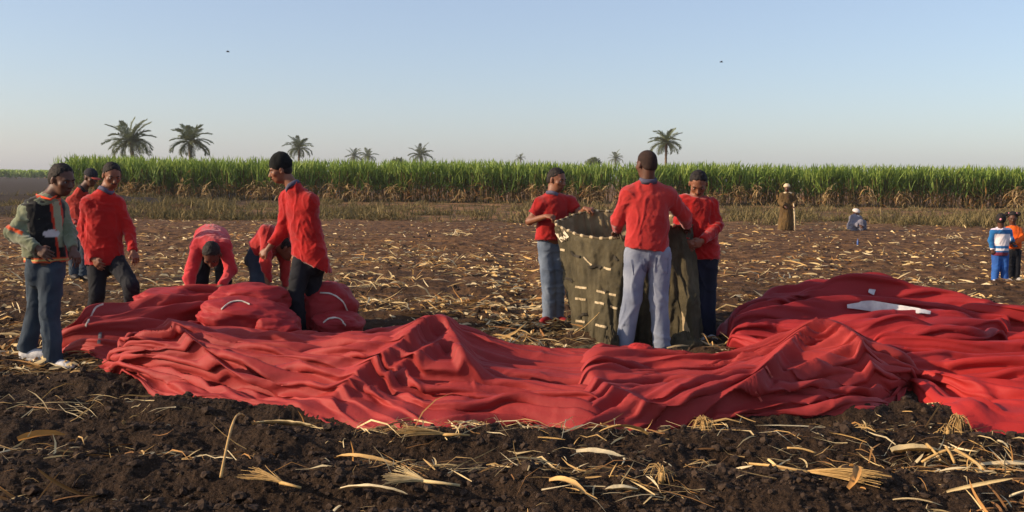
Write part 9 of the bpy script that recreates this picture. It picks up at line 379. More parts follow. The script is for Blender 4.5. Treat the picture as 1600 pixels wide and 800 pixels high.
# ------------------------------------------------------------------ soil crumbs (uncountable)
import bmesh
def ico(sub):
    bm = bmesh.new(); bmesh.ops.create_icosphere(bm, subdivisions=sub, radius=1)
    V = np.array([v.co for v in bm.verts]); F_ = np.array([[v.index for v in f.verts] for f in bm.faces]); bm.free()
    return V, F_
I1 = ico(1); I2 = ico(2)
def scatter_blobs(cx, cy, r, base, jit=.3, sink=.25, zf=None):
    V0, F0 = base; n_ = len(cx)
    Vs = V0[None]*(1+jit*rng.uniform(-1, 1, (n_, len(V0), 1)))
    sc = rng.uniform(.65, 1.25, (n_, 1, 3)); sc[..., 2] *= .75
    Vs = Vs*sc*r[:, None, None]
    a = rng.uniform(0, 6.3, n_); c, s_ = np.cos(a)[:, None], np.sin(a)[:, None]
    x = Vs[..., 0]*c-Vs[..., 1]*s_; y = Vs[..., 0]*s_+Vs[..., 1]*c
    zz = ground_h(cx, cy) if zf is None else zf
    out = np.stack([x+cx[:, None], y+cy[:, None], Vs[..., 2]+(zz+r*(1-2*sink)*.5)[:, None]], -1).reshape(-1, 3)
    Fo = (F0[None]+(np.arange(n_)*len(V0))[:, None, None]).reshape(-1, F0.shape[1])
    return out, Fo
def field_pts(n_, y0, y1, power=1.0, wide=.56):
    """points spread evenly in the picture rather than on the ground"""
    t = rng.uniform(0, 1, n_)
    inv = (1/y0) + t*((1/y1)-(1/y0)); y = 1/inv
    x = rng.uniform(-1, 1, n_)*(wide*y+.5)
    return x, y
cx, cy = field_pts(20000, 4.0, 24)
r_ = .006+.02*rng.power(1, len(cx))**4*(1+.02*cy)
keep = (pn(cx*1.5, cy*1.5, seed=31)+rng.normal(0, .25, len(cx)) > -.15) & ~under_cloth(cx, cy)
A = scatter_blobs(cx[keep], cy[keep], r_[keep], I1)
cx, cy = field_pts(900, 4.0, 26); k = ~under_cloth(cx, cy); cx, cy = cx[k], cy[k]
Bq = scatter_blobs(cx, cy, rng.uniform(.010, .032, len(cx))*(1+.03*cy), I2, jit=.30, sink=.35)
V, Fs = merge([A, Bq])
clodm = mat('clod_soil', srgb(40, 31, 26), srgb(70, 56, 45), scale=30, rough=.95, bump=.004, bscale=120, spec=.15)
o = obj('soil_crumbs', mk_mesh('soil_crumbs', V, Fs, False, clodm)); tag(o, 'loose dark crumbs and clods of soil over the field', None, kind='stuff')

# ------------------------------------------------------------------ ribbons (leaves)
def ribbons(base, d, L, W_, segs=4, droop=.5, curl=0.0, fold=.25, up0=None, taper=True, twist=None):
    """many leaf blades at once. base (n,3), d (n,3) start direction, L, W_ (n,)"""
    n_ = len(base); base = np.asarray(base, float)
    d = d/np.linalg.norm(d, axis=1)[:, None]
    side = np.cross(d, np.array((0, 0, 1.0))+rng.normal(0, .25, (n_, 3))); side /= np.linalg.norm(side, axis=1)[:, None]+1e-9
    if twist is not None:
        nn = np.cross(side, d); side = side*np.cos(twist)[:, None]+nn*np.sin(twist)[:, None]
    droop = np.broadcast_to(droop, n_); curl = np.broadcast_to(curl, n_)
    pos = base.copy(); cur = d.copy(); rowsV = []
    for k in range(segs+1):
        t = k/segs
        w = W_*(np.sqrt(max(1e-3, np.sin(np.pi*min(1, .12+.88*t)))) if taper else (1-.4*t))
        if taper and k == segs: w = W_*.08
        n3 = np.cross(side, cur)
        rowsV.append(np.stack([pos+side*w[:, None]*.5+n3*(fold*w)[:, None], pos, pos-side*w[:, None]*.5+n3*(fold*w)[:, None]], 1))
        pos = pos+cur*(L/segs)[:, None]
        cur = cur+np.array((0, 0, -1.0))*(droop/segs)[:, None]+side*(curl/segs)[:, None]
        cur /= np.linalg.norm(cur, axis=1)[:, None]
    V = np.stack(rowsV, 1)                       # n, segs+1, 3, 3
    f = grid_faces(segs+1, 3)
    Fo = (f[None]+(np.arange(n_)*(segs+1)*3)[:, None, None]).reshape(-1, 4)
    return V.reshape(-1, 3), Fo, (segs+1)*3

def percol(cols, per): return np.repeat(cols, per, axis=0)

# ------------------------------------------------------------------ sugar cane
leafm = mat('cane_leaf', (1, 1, 1), (.8, .8, .8), scale=3, rough=.6, vcol=True, trans=.38, spec=.3)
def cane_block(xs, ys, hgt, nl, wid, dry=1.0):
    n_ = len(xs)
    ci = np.repeat(np.arange(n_), nl); m_ = len(ci)
    h = hgt[ci]
    bx = xs[ci]+rng.normal(0, .22, m_); by = ys[ci]+rng.normal(0, .2, m_)
    t = rng.beta(2.0, 1.15, m_); z0 = h*(.03+.80*t)
    az = rng.uniform(0, 6.283, m_); el = rng.normal(1.18, .2, m_)*np.where(t > .5, 1.05, .8)
    isdry = (t < (.33+.15*rng.normal(size=m_)+.20*pn(xs[ci]*.6, 7, seed=41))*dry)
    el = np.where(isdry, rng.uniform(-.9, 1.2, m_), el)
    d = np.stack([np.cos(az)*np.cos(el), np.sin(az)*np.cos(el), np.sin(el)], 1)
    L = rng.uniform(.6, 1.15, m_)*np.where(isdry, .75, 1)*h/2.65
    L = np.minimum(L, (h*1.03-z0)*rng.uniform(.95, 1.2, m_)+.18)
    V, Fo, per = ribbons(np.stack([bx, by, z0], 1), d, L, wid*rng.uniform(.7, 1.2, m_), 3, droop=rng.uniform(.3, 1.5, m_))
    V[:, 2] = np.maximum(V[:, 2], .01)
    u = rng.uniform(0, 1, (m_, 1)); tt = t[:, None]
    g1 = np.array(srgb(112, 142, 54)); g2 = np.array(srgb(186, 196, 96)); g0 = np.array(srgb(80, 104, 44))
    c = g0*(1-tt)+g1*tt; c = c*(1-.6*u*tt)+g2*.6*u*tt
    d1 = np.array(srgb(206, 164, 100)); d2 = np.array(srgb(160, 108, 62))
    dc = d1*u+d2*(1-u)
    c = np.where(isdry[:, None], dc, c)
    return V, Fo, percol(c, per)
def stalks(xs, ys, h, r=.02):
    n_ = len(xs); a = np.arange(4)*np.pi/2
    lean = rng.normal(0, .12, (n_, 2))
    lv = []
    for k, t in enumerate((0, .75)):
        cx_ = xs+lean[:, 0]*t*h; cy_ = ys+lean[:, 1]*t*h
        lv.append(np.stack([cx_[:, None]+r*np.cos(a), cy_[:, None]+r*np.sin(a), np.broadcast_to((t*h)[:, None], (n_, 4))], -1))
    V = np.stack(lv, 1).reshape(-1, 3)
    f = grid_faces(2, 4, True)
    return V, (f[None]+(np.arange(n_)*8)[:, None, None]).reshape(-1, 4)
CY = 62.5
xs, ys, hs = [], [], []
for r_i, (yy, st) in enumerate([(0, .5), (.9, .55), (1.9, .6), (3.0, .65), (4.4, .7), (6.0, .8), (8, .9), (11, 1.1)]):
    a = np.arange(-28.0+.15*yy, 62, st) + rng.normal(0, .12, len(np.arange(-28.0+.15*yy, 62, st)))
    xs.append(a); ys.append(np.full(len(a), CY+yy)+rng.normal(0, .18, len(a)) + .25*pn(a*.5, r_i, seed=50)); 
    hs.append(2.5*(1+.05*pn(a*.13, 1, seed=51)+.05*pn(a*.9, r_i, seed=52)) + .0*a)
# the field's left edge runs away from us
for k in range(60):
    yy = CY+2+k*.9
    for off in (0, .8, 1.7):
        xs.append(np.array([-28.6-.12*(yy-CY)*0+off+rng.normal(0, .2)])); ys.append(np.array([yy])); hs.append(np.array([2.5*rng.uniform(.93, 1.08)]))
xs = np.concatenate(xs); ys = np.concatenate(ys); hs = np.concatenate(hs)
gap = pn(xs*.55, ys*.4, seed=55) + .3*pn(xs*1.6, ys, seed=56)
hs = hs*(1-.05*(gap < -.25))
keep = (gap > -.30) | (ys > CY+3)
xs, ys, hs = xs[keep], ys[keep], hs[keep]
front = ys < CY+2.6
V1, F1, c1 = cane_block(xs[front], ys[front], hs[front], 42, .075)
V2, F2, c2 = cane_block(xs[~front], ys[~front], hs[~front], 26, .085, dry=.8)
dx_ = np.arange(-28, 60, .62); dx_ = dx_+rng.normal(0, .35, len(dx_)); dx_ = dx_[pn(dx_*.5, 3, seed=77)+rng.normal(0, .25, len(dx_)) > .1]
n3_ = 30; ci = np.repeat(np.arange(len(dx_)), n3_); m3_ = len(ci); hh_ = rng.uniform(.6, 1.35, len(dx_))[ci]; z0_ = hh_*rng.uniform(.15, 1, m3_); az_ = rng.uniform(0, 6.283, m3_); el_ = rng.uniform(-.8, 1.1, m3_)
wd_ = .10+.16*(1-z0_/hh_)
V3, F3, p3_ = ribbons(np.stack([dx_[ci]+rng.normal(0, 1, m3_)*wd_, CY-.55+rng.normal(0, .14, m3_), z0_], 1), np.stack([np.cos(az_)*np.cos(el_), np.sin(az_)*np.cos(el_), np.sin(el_)], 1), rng.uniform(.35, .8, m3_), rng.uniform(.05, .10, m3_), 3, droop=rng.uniform(.8, 2.4, m3_))
V3[:, 2] = np.maximum(V3[:, 2], .01); u3_ = rng.uniform(0, 1, (m3_, 1)); c3 = percol(np.array(srgb(206, 178, 128))*u3_+np.array(srgb(150, 120, 80))*(1-u3_), p3_)
S1 = stalks(np.repeat(xs, 3)+rng.normal(0, .15, len(xs)*3), np.repeat(ys, 3)+rng.normal(0, .15, len(xs)*3), np.repeat(hs, 3))
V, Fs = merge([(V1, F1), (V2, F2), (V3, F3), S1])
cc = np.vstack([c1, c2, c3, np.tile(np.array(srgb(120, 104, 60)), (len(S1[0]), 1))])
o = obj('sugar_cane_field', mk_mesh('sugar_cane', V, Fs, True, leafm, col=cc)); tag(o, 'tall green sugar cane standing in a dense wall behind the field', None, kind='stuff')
# distant cane field on the far left
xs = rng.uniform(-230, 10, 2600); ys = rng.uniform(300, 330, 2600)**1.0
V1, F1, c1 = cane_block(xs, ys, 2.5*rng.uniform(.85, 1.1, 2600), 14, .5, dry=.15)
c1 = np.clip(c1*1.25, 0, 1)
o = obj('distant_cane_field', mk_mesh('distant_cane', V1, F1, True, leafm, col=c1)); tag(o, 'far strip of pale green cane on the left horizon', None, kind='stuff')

# ------------------------------------------------------------------ weeds in the strip
def tufts(cx_, cy_, size, nb, colA, colB, wid=.02, droop=(.2, 1.2)):
    n_ = len(cx_); ci = np.repeat(np.arange(n_), nb); m_ = len(ci)
    zz = ground_h(cx_, cy_, False)
    az = rng.uniform(0, 6.283, m_); el = rng.uniform(.15, 1.4, m_)
    d = np.stack([np.cos(az)*np.cos(el), np.sin(az)*np.cos(el), np.sin(el)], 1)
    base = np.stack([cx_[ci]+rng.normal(0, .35, m_)*size[ci], cy_[ci]+rng.normal(0, .3, m_)*size[ci], zz[ci]-.01], 1)
    V, Fo, per = ribbons(base, d, size[ci]*rng.uniform(.5, 1.1, m_), wid*rng.uniform(.6, 1.3, m_), 2, droop=rng.uniform(*droop, m_))
    u = rng.uniform(0, 1, (m_, 1)); k = np.repeat(rng.uniform(0, 1, (n_, 1)), nb, 0)
    return V, Fo, percol((colA*(u*.5+k*.5)+colB*(1-u*.5-k*.5))*rng.uniform(.8, 1.1, (m_, 1)), per)
weedm = mat('dry_weed', (1, 1, 1), (.75, .75, .75), scale=2, rough=.9, vcol=True, trans=.2, spec=.1)
cx = rng.uniform(-36, 44, 13000); cy = 1/rng.uniform(1/61.5, 1/34.5, 13000)
dens = pn(cx*.22, cy*.3, seed=61)+.5*pn(cx*.7, cy*.7, seed=62)+rng.normal(0, .2, len(cx)) + .25*np.exp(-((cy-37.5)/2.2)**2)
k = dens > .22
cx, cy = cx[k], cy[k]
V1, F1, c1 = tufts(cx, cy, rng.uniform(.18, .5, len(cx))*(1+.5*np.exp(-((cy-37.5)/2)**2)), 13, np.array(srgb(158, 138, 96)), np.array(srgb(78, 76, 46)), wid=.035)
o = obj('weeds', mk_mesh('weeds', V1, F1, True, weedm, col=c1)); tag(o, 'low olive and straw coloured weeds between the field and the cane', None, kind='stuff')

# ------------------------------------------------------------------ date palms
frm = mat('palm_frond', srgb(124, 130, 92), srgb(92, 102, 68), scale=2, rough=.7, trans=.2, spec=.3)
trm = mat('palm_trunk', srgb(128, 104, 78), srgb(84, 66, 48), scale=3, rough=.9, stretch=(1, 1, 6), bump=.05, bscale=6)
def frond_mesh(L, arch, seed, w=.06):
    r = np.random.default_rng(seed)
    n_ = 40
    t = np.linspace(0, 1, n_)
    ang = 0.0
    x = np.zeros(n_); z = np.zeros(n_); a = .0
    for i in range(1, n_):
        a = -arch*t[i]**1.5
        x[i] = x[i-1]+np.cos(a)*L/n_; z[i] = z[i-1]+np.sin(a)*L/n_
    pts = np.stack([x, np.zeros(n_), z], 1)
    tv, tf = tube(pts[::3], np.linspace(w*.8, w*.25, len(pts[::3])), 4, caps=False)
    k = np.repeat(np.arange(4, n_), 2); m_ = len(k); sgn = np.tile([1, -1], m_//2)
    tang = np.gradient(pts, axis=0)[k]; tang /= np.linalg.norm(tang, axis=1)[:, None]
    up = np.stack([-tang[:, 2], np.zeros(m_), tang[:, 0]], 1)
    d = tang*.75+np.array((0, 1, 0))*(sgn*.75)[:, None]+up*r.uniform(-.15, .4, m_)[:, None]
    tt = t[k]; ll = L*.24*(np.sin(np.pi*np.clip(.12+.8*tt, 0, 1)))**.6*r.uniform(.8, 1.1, m_)
    lv, lf, _ = ribbons(pts[k]+r.normal(0, .02, (m_, 3)), d, ll, np.full(m_, w*1.5), 2, droop=.45)
    V, Fs = merge([(tv, tf), (lv, lf)])
    return mk_mesh('frond', V, Fs, True, frm)
FR = [frond_mesh(3.4, a, 100+i) for i, a in enumerate((.7, 1.1, 1.5, 1.9))]
def palm(px, pyc, dist, crown_px, nf, label, seed, lean=0, wind=0.0, group='date palms beyond the cane'):
    r = np.random.default_rng(seed)
    c = P(px, pyc, dist)                       # crown centre
    scale = crown_px*dist/F_PX/6.0
    root = empty('palm_tree', (c[0]-lean, dist, 0), label, 'palm tree', group)
    pts = np.array([(-0.0, 0, -.2), (lean*.35, 0, c[2]*.35), (lean*.8, 0, c[2]*.75), (lean, 0, c[2])])
    n_ = 26; t = np.linspace(0, 1, n_)
    pp = np.stack([np.interp(t, [0, .35, .75, 1], pts[:, i]) for i in range(3)], 1)
    rr = (.2+.05*(np.arange(n_) % 2))*np.interp(t, [0, .15, .85, .95, 1], [1.2, 1, .95, 1.5, 1.1])*max(.7, scale)
    v, f = tube(pp, rr, 10)
    obj('trunk', mk_mesh('trunk', v, f, False, trm), root, (0, 0, 0))
    for i in range(nf):
        k = i/nf
        az = i*2.39996+r.uniform(-.3, .3); el = 1.35-1.75*k**.8+r.uniform(-.15, .15)
        o = obj('frond', FR[min(3, int(k*4))] if r.uniform() < .8 else FR[1], root, (lean, 0, c[2]))
        M = Matrix.Rotation(az, 4, 'Z') @ Matrix.Rotation(-el, 4, 'Y') @ Matrix.Rotation(r.uniform(-.5, .5), 4, 'X')
        if wind: M = Matrix.Rotation(-wind*(.5+.5*r.uniform()), 4, 'Y') @ M
        o.rotation_euler = M.to_euler(); s_ = scale*r.uniform(.85, 1.1)*(1.0 if k < .8 else .85); o.scale = (s_, s_, s_)
    return root
palm(205, 222, 135, 74, 34, 'large wind-blown palm, leftmost above the cane', 1, lean=-.5, wind=.35)
palm(297, 222, 140, 66, 34, 'second large palm from the left with drooping round crown', 2)
palm(467, 232, 175, 44, 30, 'mid-sized palm above the cane beside the knitted cap', 3)
palm(553, 245, 300, 30, 22, 'left palm of a small distant pair above the cane', 4)
palm(575, 245, 305, 30, 22, 'right palm of a small distant pair above the cane', 5)
palm(657, 243, 260, 38, 26, 'low hazy palm crown right of the distant pair', 6)
palm(813, 247, 380, 17, 16, 'tiny palm tip above the cane at the middle', 7)
palm(962, 248, 330, 26, 20, 'small palm crown left of the shaven-headed man in the middle', 8)
palm(1041, 224, 150, 50, 36, 'tall palm with hanging fronds right of the shaven-headed man', 9)
# low far scrub tops between them
for i, (px, w_, lab) in enumerate([(622, 3.0, 'low hazy shrub crown left of the single small palm'), (928, 3.4, 'low hazy shrub crown left of the small palm by the man in the middle')]):
    c = P(px, 247, 250)
    root = empty('shrub', (c[0], 250, 0), lab, 'shrub')
    n_ = 500
    d = rng.normal(size=(n_, 3)); d /= np.linalg.norm(d, axis=1)[:, None]; d[:, 2] = np.abs(d[:, 2])
    base = d*rng.uniform(.3, 1, (n_, 1))*np.array((w_*.6, 1.5, 1.5))*(1+.25*pn(d[:, 0]*3, d[:, 1]*3, d[:, 2]*3, seed=70+i))[:, None]+np.array((0, 0, c[2]-1.6))
    lv, lf, _ = ribbons(base, d+rng.normal(0, .5, (n_, 3)), np.full(n_, .6), np.full(n_, .3), 2)
    obj('foliage', mk_mesh('foliage', lv, lf, True, frm), root, (0, 0, 0))
    v, f = tube([(0, 0, -.1), (0.1, 0, c[2]*.5), (0, 0, c[2]-.8)], [.25, .2, .1], 8)
    obj('trunk', mk_mesh('trunk', v, f, True, trm), root, (0, 0, 0))
# ------------------------------------------------------------------ birds
birdm = mat('bird_feather', (.03, .03, .035), rough=.8)
for px, py, lab in [(356, 81, 'small dark bird flying high over the left palms'), (1127, 97, 'tiny dark bird flying high right of the middle')]:
    c = P(px, py, 70.0)
    root = empty('bird', c, lab, 'bird')
    v, f = tube([(-.13, 0, 0), (-.07, 0, .005), (0, 0, 0.01), (.07, 0, 0), (.12, 0, -.01)], [.008, .03, .035, .025, .01], 8)
    obj('body', mk_mesh('body', v, f, True, birdm), root, (0, 0, 0))
    for s_ in (-1, 1):
        wv = np.array([(.05, 0, .02), (-.05, 0, .02), (.07, s_*.12, .07), (-.03, s_*.12, .07), (.0, s_*.26, .03), (-.02, s_*.26, .03)])
        wv = np.vstack([wv, wv+np.array((0, 0, -.006))])
        wf = [(0, 1, 3, 2), (2, 3, 5, 4), (6, 8, 9, 7), (8, 10, 11, 9), (0, 2, 8, 6), (2, 4, 10, 8), (1, 7, 9, 3), (3, 9, 11, 5), (4, 5, 11, 10)]
        obj('wing', mk_mesh('wing', wv, np.array(wf), False, birdm), root, (0, 0, 0))
# ------------------------------------------------------------------ dry cane litter
dryc = mat('dry_leaf', (1, 1, 1), (.7, .7, .7), scale=9, rough=.7, vcol=True, trans=.12, spec=.25, bump=.002, bscale=60, stretch=(1, 1, 1))
LC = [np.array(srgb(*c)) for c in ((224, 196, 142), (208, 168, 106), (180, 132, 76), (236, 214, 168), (150, 106, 62))]
def litter_cols(n_):
    w = rng.uniform(0, 1, n_); out = np.empty((n_, 3))
    i = np.digitize(w, [.3, .6, .75, .93]); pal = np.array([LC[0], LC[1], LC[2], LC[3], LC[4]])
    return pal[i]*rng.uniform(.75, 1.08, (n_, 1))
def litter(cx_, cy_, L, W_, up=.3, lift=.01, segs=3):
    k_ = ~under_cloth(cx_, cy_); cx_, cy_, L = cx_[k_], cy_[k_], L[k_]; W_ = W_[k_]
    n_ = len(cx_); zz = ground_h(cx_, cy_)
    az = rng.uniform(0, 6.283, n_)*.5 + rng.choice([0, np.pi], n_) - .8 + rng.normal(0, .35, n_)
    az = np.where(rng.uniform(size=n_) < .4, rng.uniform(0, 6.283, n_), az)
    el = np.abs(rng.normal(0, up, n_))
    d = np.stack([np.cos(az)*np.cos(el), np.sin(az)*np.cos(el), np.sin(el)], 1)
    base = np.stack([cx_, cy_, zz+lift+rng.uniform(0, .012, n_)], 1)-d*(L*.5)[:, None]*np.array((1, 1, 0))
    V, Fo, per = ribbons(base, d, L, W_, segs, droop=rng.uniform(.0, 2.2, n_)*np.where(el > .15, 1, .3), curl=rng.normal(0, .6, n_),
                         fold=rng.uniform(-.3, .5, n_), twist=rng.normal(0, .8, n_))
    gz = ground_h(V[:, 0], V[:, 1])+.006
    V[:, 2] = np.maximum(V[:, 2], gz)
    return V, Fo, percol(litter_cols(n_), per)
def dens_keep(x, y, bias):
    """straw gathers in furrows, clumps and along the ditch"""
    d_ = pn(x*.5, y*.9, seed=81)*1.1+.7*pn(x*1.6, y*2.2, seed=82)
    dx = x-(0.22-.02*(y-10))
    d_ = d_+1.6*np.exp(-((dx+.1)/.35)**2)*sstep(8.8, 10, y)*(1-sstep(16, 22, y))
    h = ground_h(x, y, False)
    d_ = d_ - 7*h*(y < 16)
    return d_+rng.normal(0, .3, len(x)) > bias
parts = []
cx, cy = field_pts(38000, 7.6, 37, wide=.62)
k = dens_keep(cx, cy, .12); cx, cy = cx[k], cy[k]
sz = rng.gamma(2.0, .045, len(cx))+.03
parts.append(litter(cx, cy, np.clip(sz, .05, .6), rng.uniform(.009, .026, len(cx))*(1+.022*cy), up=.2))
# tangled heaps in the mid field
hx, hy = field_pts(150, 8.5, 34, wide=.55)
for x0, y0 in zip(hx, hy):
    m_ = int(rng.uniform(12, 34)); sp = rng.uniform(.15, .45)
    parts.append(litter(x0+rng.normal(0, sp, m_), y0+rng.normal(0, sp*.45, m_), rng.uniform(.07, .36, m_), rng.uniform(.006, .02, m_)*(1+.02*y0), up=.35, lift=.02))
# small scraps in the foreground
cx, cy = field_pts(2600, 4.0, 8.2)
k = dens_keep(cx, cy, .35); cx, cy = cx[k], cy[k]
parts.append(litter(cx, cy, rng.gamma(2, .03, len(cx))+.02, rng.uniform(.002, .007, len(cx)), up=.3, lift=.004))
for (px, py, m_, sp, szz) in [(60, 592, 60, .35, .22), (40, 645, 26, .3, .16), (170, 650, 30, .25, .16), (110, 715, 40, .4, .16), (330, 735, 26, .3, .14), (640, 690, 110, .3, .16),
                        (660, 755, 60, .2, .13), (900, 685, 120, .3, .17), (890, 745, 60, .25, .15), (980, 775, 60, .3, .15), (1090, 665, 50, .2, .13), (1280, 715, 60, .5, .14), (1480, 715, 90, .5, .18),
                        (1570, 735, 60, .4, .16), (1010, 720, 12, .3, .12), (1380, 672, 24, .3, .12), (1520, 678, 24, .3, .12), (1350, 685, 20, .1, .08), (560, 560, 1, .1, .1), (830, 540, 60, .35, .2), (1130, 640, 1, .2, .1)]:
    c = G(px, py)
    q = litter(c[0]+rng.normal(0, sp, m_), c[1]+rng.normal(0, sp*.3, m_), rng.gamma(3, szz/3.2, m_)+.03, rng.uniform(.002, .011, m_), up=.3, lift=.006)
    parts.append(q)
V, Fs = merge([(a_, b_) for a_, b_, _ in parts]); cc = np.vstack([c_ for _, _, c_ in parts])
o = obj('cane_litter', mk_mesh('cane_litter', V, Fs, True, dryc, col=cc)); tag(o, 'scattered dry cane leaves and straw over the dark soil', None, kind='stuff')

# individual dry leaves in the foreground (the largest in the picture)
def leaf_variant(seed, L, W_, droop, curl, el, col, segs=10, fold=.3, twist=0.):
    d = np.array([[math.cos(el), 0, math.sin(el)]])
    V, Fo, per = ribbons(np.array([[0, 0, 0.]]), d, np.array([L]), np.array([W_]), segs, droop=droop, curl=curl, fold=fold, twist=np.array([twist]))
    V = V + .12*W_*np.stack([pn(V[:, 0]*25, V[:, 1]*25, k_, seed=seed) for k_ in (1.3, 2.3, 3.3)], 1)
    V2 = V-np.array((0, 0, .0012)); nV = len(V)
    rim = np.vstack([V, V2]); Fo2 = Fo[:, ::-1]+nV
    c = np.tile(col, (2*nV, 1))*(1+.15*pn(rim[:, 0]*30, rim[:, 1]*60, 0, seed=seed+1))[:, None]
    rim[:, 0] -= L*.45; rim[:, 2] = np.maximum(rim[:, 2], -.01)
    return mk_mesh('dry_leaf', rim, [Fo, Fo2], True, dryc, col=np.clip(c, 0, 1))
LV = [leaf_variant(300+i, rng.uniform(.10, .26), rng.uniform(.006, .016), rng.uniform(.1, .9), rng.normal(0, .4), rng.uniform(.05, .5), LC[i % 5]*rng.uniform(.8, 1.05),
                   fold=rng.uniform(-.2, .45), twist=rng.normal(0, .6)) for i in range(16)]
cx, cy = field_pts(6500, 4.4, 8.6, wide=.52)
k = dens_keep(cx, cy, .75) & ~under_cloth(cx, cy); cx, cy = cx[k][:250], cy[k][:250]
cz = ground_h(cx, cy)
for x0, y0, z0 in zip(cx, cy, cz):
    o = bpy.data.objects.new('dry_leaf', LV[int(rng.integers(16))]); COL.objects.link(o)
    o.location = (x0, y0, z0+.004); o.rotation_euler = (rng.normal(0, .15), rng.normal(0, .15), rng.uniform(0, 6.28)); s_ = rng.uniform(.6, 1.3); o.scale = (s_, s_, s_)
    tag(o, 'small dry cane leaf lying on the dark foreground soil', 'leaf', 'dry cane leaves on the foreground soil')

def placed(name, px, py, me, rot, label, cat, lift=.02, z=None, tilt=0.0, sc=1.0):
    c = G(px, py, .0); gz = float(ground_h(np.array([c[0]]), np.array([c[1]]))[0])
    c = G(px, py, gz)
    o = obj(name, me, None, (c[0], c[1], gz+lift)); o.rotation_euler = (0, tilt, R(rot)); o.scale = (sc, sc, sc)
    return tag(o, label, cat)
def fan_mesh(seed, L, spread, n_, col, stem=.5, thick=.003):
    """frayed seed head or split leaf: strands fanning from one point, with a stem"""
    r = np.random.default_rng(seed); lst = []
    for i in range(n_):
        a = (r.uniform(-1, 1))*spread; el = r.uniform(.02, .35); l = L*r.uniform(.55, 1)
        t = np.linspace(0, 1, 6)
        x = t*l*np.cos(a*(.4+.6*t)); y = t*l*np.sin(a*(.4+.6*t)); z = .01+t*l*np.sin(el)*(1-.6*t)
        lst.append(tube(np.stack([x, y, z], 1), np.linspace(thick, thick*.4, 6), 4, caps=False))
    if stem: lst.append(tube([(-stem, 0, .005), (-stem*.5, 0.01, .012), (0.03, 0, .01)], [.006, .007, .009], 6))
    V, Fs = merge(lst)
    c = np.clip(np.tile(col, (len(V), 1))*r.uniform(.75, 1.1, (len(V), 1)), 0, 1)
    return mk_mesh(name_fan, V, Fs, True, dryc, col=c)
name_fan = 'frayed_cane_tassel'
placed('dry_leaf', 62, 688, leaf_variant(1, .24, .045, .3, .4, .25, LC[2]*np.array((1.1, .95, .6)), fold=.25), 38, 'broad orange brown leaf lying on bare soil at the lower left', 'leaf')
placed('dry_leaf', 552, 735, leaf_variant(2, .42, .035, .9, -1.0, .35, LC[1], fold=.35, segs=16), -52, 'long twisted golden leaf below the red fabric, left of the straw heap', 'leaf')
placed('dry_leaf', 575, 778, leaf_variant(3, .34, .03, .7, -.5, .3, LC[3], fold=.4, segs=14), -22, 'pale arched leaf strip at the bottom edge left of the frayed tassel', 'leaf')
placed('cane_husk', 445, 674, leaf_variant(4, .44, .05, .25, .2, .1, LC[0], fold=.5, segs=14), -8, 'long pale crumpled husk lying just under the red fabric on the left', 'husk', lift=.03)
placed('cane_tassel', 445, 765, fan_mesh(5, .26, .5, 46, LC[1], stem=.1), 150, 'broad frayed fan of straw lying left of the twisted golden leaf', 'straw fan')
placed('cane_tassel', 668, 762, fan_mesh(6, .22, .7, 60, LC[0], stem=.16), 165, 'frayed pale tassel fan below the middle straw heap', 'straw fan')
placed('cane_tassel', 700, 690, fan_mesh(7, .3, .35, 50, LC[1], stem=.12), 185, 'brush of fine straw pointing left under the red fabric', 'straw fan', lift=.03)
placed('cane_tassel', 1255, 752, fan_mesh(8, .42, .22, 70, LC[1]*1.05, stem=.28), -32, 'long pale tassel with two straight stems at the lower right', 'straw fan', lift=.04)
placed('dry_leaf', 1352, 765, leaf_variant(9, .26, .045, 1.0, -1.4, .6, LC[1]*np.array((.85, .7, .55)), fold=.5, segs=14), 35, 'curled brown leaf arching over soil right of the stemmed tassel', 'leaf')
placed('cane_husk', 1432, 715, leaf_variant(10, .32, .06, .4, .3, .15, LC[0]*.95, fold=.5, segs=12), 5, 'wide pale husk in the furrow at the lower right', 'husk', lift=.03)
placed('cane_husk', 1580, 735, leaf_variant(11, .4, .03, .2, .1, .08, LC[3], fold=.4, segs=12), 4, 'straight pale husk in the furrow at the right picture edge', 'husk', lift=.03)
placed('cane_husk', 935, 722, leaf_variant(12, .26, .045, .4, .1, .1, LC[3], fold=.3, segs=12), -4, 'flat cream husk on top of the straw heap right of the fabric gather', 'husk', lift=.05)
placed('cane_husk', 975, 780, leaf_variant(13, .16, .04, .5, .5, .3, LC[3], fold=.4, segs=10), 200, 'short cream husk near the bottom edge right of the middle', 'husk', lift=.03)
placed('cane_leaf', 978, 690, leaf_variant(14, .3, .035, 1.1, .8, .6, LC[1], fold=.4, segs=14), 200, 'curved golden leaf rising toward the red fabric from the straw heap', 'leaf', lift=.03)
placed('dry_leaf', 892, 765, leaf_variant(15, .26, .035, .8, .6, .35, LC[1]*1.1, fold=.4, segs=12), -30, 'golden leaf with a bluish shaded back below the straw heap', 'leaf', lift=.02)
def stub_mesh(seed, h, n_):
    r = np.random.default_rng(seed); lst = []
    lst.append(tube([(0, 0, -.02), (.005, 0, h*.5), (.01, 0, h)], [.014, .013, .012], 8))
    for i in range(n_):
        a = r.uniform(0, 6.28); l = r.uniform(.04, .12); t = np.linspace(0, 1, 4)
        lst.append(tube(np.stack([np.cos(a)*l*t, np.sin(a)*l*t, h*r.uniform(.2, 1)+.04*np.sin(t*3)-t**2*r.uniform(.02, .1)], 1), np.linspace(.003, .001, 4), 4, False))
    V, Fs = merge(lst)
    return mk_mesh('cane_stub', V, Fs, True, dryc, col=np.tile(LC[1]*.9, (len(V), 1)))
placed('cane_stub', 1033, 752, stub_mesh(20, .07, 16), 0, 'little upright root stub with splayed rootlets near the bottom middle', 'stub', lift=0)
placed('cane_stub', 1098, 676, stub_mesh(21, .08, 34), 0, 'bushy root stub with stringy rootlets just below the red fabric', 'stub', lift=0)
